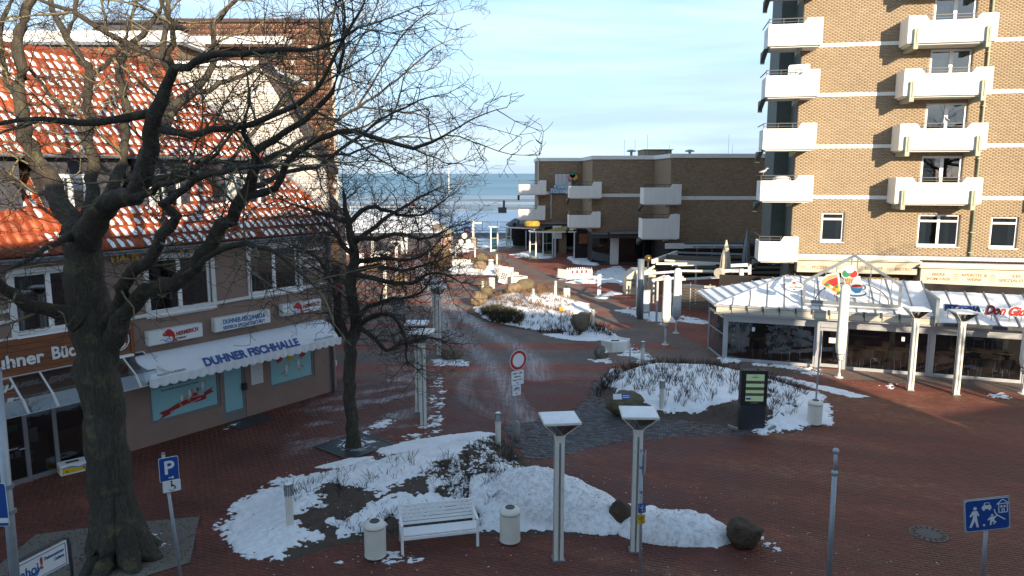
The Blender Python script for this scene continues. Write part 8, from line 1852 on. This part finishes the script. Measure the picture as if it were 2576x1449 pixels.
lit += [[D(320,475,YT+.2,17*px), D(430,445,YT+1.5,13*px), D(560,430,YT+2.6,11*px), D(690,390,YT+3.6,9*px), D(800,330,YT+4.4,7*px), D(900,270,YT+5,6*px), D(1000,200,YT+5.2,4*px), D(1090,120,YT+5.3,3*px)],
 [D(690,390,YT+3.6,7*px), D(790,395,YT+4.2,6*px), D(900,380,YT+4.8,5*px), D(1000,345,YT+5.2,4*px), D(1090,350,YT+5.4,3*px)],
 [D(800,330,YT+4.4,6*px), D(850,230,YT+4.6,5*px), D(880,140,YT+4.8,4*px), D(930,60,YT+5,3*px), D(960,-20,YT+5,2*px)],
 [D(900,270,YT+5,5*px), D(960,170,YT+5.2,4*px), D(1020,80,YT+5.4,3*px), D(1090,20,YT+5.6,2*px)],
 [D(900,270,YT+5,4*px), D(1000,280,YT+5.3,4*px), D(1080,300,YT+5.6,3*px), D(1130,380,YT+5.8,2*px)],
 [D(560,430,YT+2.6,8*px), D(640,330,YT+3.3,7*px), D(720,250,YT+3.8,6*px), D(790,150,YT+4.2,5*px), D(830,60,YT+4.5,3*px), D(850,-20,YT+4.6,2*px)]]
for q in dark + lit: main.append(F([(p_, r_ * (.76 if r_ < 34 * px else .94)) for p_, r_ in q]))
c0_ = g(303, 1412)
for k in range(8):
    a = k * .785 + .25 * sin(k * 2.7); ca, sa_ = cos(a), sin(a)
    T.poly.append((np.array([[c0_[0] + q*ca - .03, c0_[1] + q*sa_ + .12, z] for q, z in ((.16,1.5),(.24,.85),(.36,.42),(.52,.15),(.74,-.02),(.92,-.12))]), np.array([.10,.21,.24,.22,.15,.06]), 0))
bt = thing('bare_tree', 'big gnarled leafless tree in front of the shop house', 'tree', g(303,1412)); bt.location = (0,0,0)
L1 = []
for i, (pts, rad) in enumerate(main[1:]):
    L1 += T.sprout(pts, rad, .20, .40, (.7, 2.0), 1, .022, .17, .03, n=7)
    L1.append(T.grow(pts[-1], pts[-1]-pts[-2], 1.1, rad[-1], 1, .16, .05, 7))
L2 = []
for pts, rad in L1: L2 += T.sprout(pts, rad, .18, .15, (.30, .95), 2, .0095, .18, .05, n=5)
for pts, rad in L2: T.sprout(pts, rad, .22, .13, (.10, .32), 3, .0048, .14, .10, n=3)
T.mesh('trunk', bt, M['bark'], (0,), {0: 14})
T.mesh('branches', bt, M['bark_light'], (1,), {1: 5}, kind='stuff')
T.mesh('twigs', bt, M['twig'], (2, 3), {2: 4, 3: 3}, kind='stuff')
# --- the small tree on the grate
Y2 = g(888,1125)[1]; q2 = 1 / 86.0
T = Tree(23)
trunk = [D(890,1128,Y2,24*q2), D(888,1090,Y2,17*q2), D(882,1000,Y2,15.5*q2), D(878,930,Y2,15.5*q2), D(884,870,Y2,16*q2), D(897,820,Y2,15*q2), D(888,760,Y2,14*q2), D(884,700,Y2,14*q2), D(892,640,Y2,12*q2), D(880,580,Y2,9*q2), D(870,530,Y2,6*q2), D(864,480,Y2,3*q2)]
main = [T.limb(trunk, .02)]
for q in ([(884,860,0),(850,790,-.5),(838,720,-.9),(815,690,-1.2),(770,660,-1.5)], [(890,830,0),(940,790,-.4),(990,800,-.8),(1020,850,-1),(1022,910,-1.1),(1050,930,-1.2)], [(890,660,0),(960,650,.3),(1020,655,.6),(1070,640,.9),(1110,600,1.1)], [(886,690,0),(960,705,-.4),(1030,712,-.8),(1080,690,-1.1),(1120,690,-1.3),(1160,712,-1.4)],
          [(880,560,0),(930,520,.4),(1000,540,.8),(1060,540,1.1),(1110,510,1.3)], [(884,600,0),(950,600,-.4),(1010,590,-.8),(1070,600,-1.1),(1130,575,-1.3)], [(880,560,0),(820,540,.4),(760,520,.8),(700,500,1)], [(884,720,0),(830,690,.3),(790,640,.6),(740,620,.9)], [(888,640,0),(850,600,-.3),(820,560,-.7),(760,570,-1)],
          [(893,800,0),(950,760,.4),(1010,750,.8),(1060,735,1),(1090,690,1.2)], [(884,620,0),(940,570,.2),(1000,530,.5),(1050,500,.8),(1110,470,1)], [(886,680,0),(945,670,0),(1010,680,.1),(1060,670,.2),(1140,640,.2)], [(895,815,0),(930,840,-.5),(970,880,-.8),(1000,870,-1),(1080,850,-1.2),(1120,860,-1.3)]):
    n = len(q); main.append(T.limb([D(u, v, Y2 + dy, (7.0 - 5.6*i/(n-1))*q2) for i, (u, v, dy) in enumerate(q)], .03))
L1 = []; n0_ = len(T.poly)
for pts, rad in main[1:]:
    L1 += T.sprout(pts, rad, .12, .10, (.5, 1.5), 1, .015, .17, .04, n=6); L1.append(T.grow(pts[-1], pts[-1]-pts[-2], .8, rad[-1], 1, .17, .06, 6))
L1 += T.sprout(main[0][0], main[0][1], .42, .08, (.6, 1.6), 1, .016, .17, .03, n=6)
L2 = []
for pts, rad in L1: L2 += T.sprout(pts, rad, .12, .15, (.22, .65), 2, .0078, .17, .06, n=4)
for pts, rad in L2: T.sprout(pts, rad, .25, .13, (.08, .25), 3, .0042, .13, .10, n=3)
print('SMALLTREE', len(T.poly), n0_, len(L1), len(L2)); st_ = thing('bare_tree', 'slim dark leafless tree growing from a square iron grate', 'tree', (0, 0, 0))
T.mesh('trunk', st_, M['bark'], (0,), {0: 10}); T.mesh('branches', st_, M['twig'], (1,), {1: 4}, kind='stuff'); T.mesh('twigs', st_, M['twig'], (2, 3), {2: 3, 3: 3}, kind='stuff')
p_ = shade_frame(25.5, -2.5); rt_ = dup(st_, (p_[0] - main[0][0][0][0]*1.7, p_[1] - main[0][0][0][1]*1.7, 0), None, 'bare tree standing beside the low house behind the viewpoint'); rt_.scale = (1.7, 1.7, 1.7); bpy.data.objects.remove([c for c in rt_.children if c.name.startswith('twigs')][0])
# --- text to meshes, so that every letter is plain geometry
dg = bpy.context.evaluated_depsgraph_get()
for o in [o for o in bpy.data.objects if o.type == 'FONT']:
    me = bpy.data.meshes.new_from_object(o.evaluated_get(dg)); nm = o.name
    n_ = bpy.data.objects.new('lettering', me); COL.objects.link(n_); n_.parent = o.parent; n_.location = o.location; n_.rotation_euler = o.rotation_euler; n_.scale = o.scale
    if not me.materials: me.materials.append(o.data.materials[0])
    bpy.data.objects.remove(o)
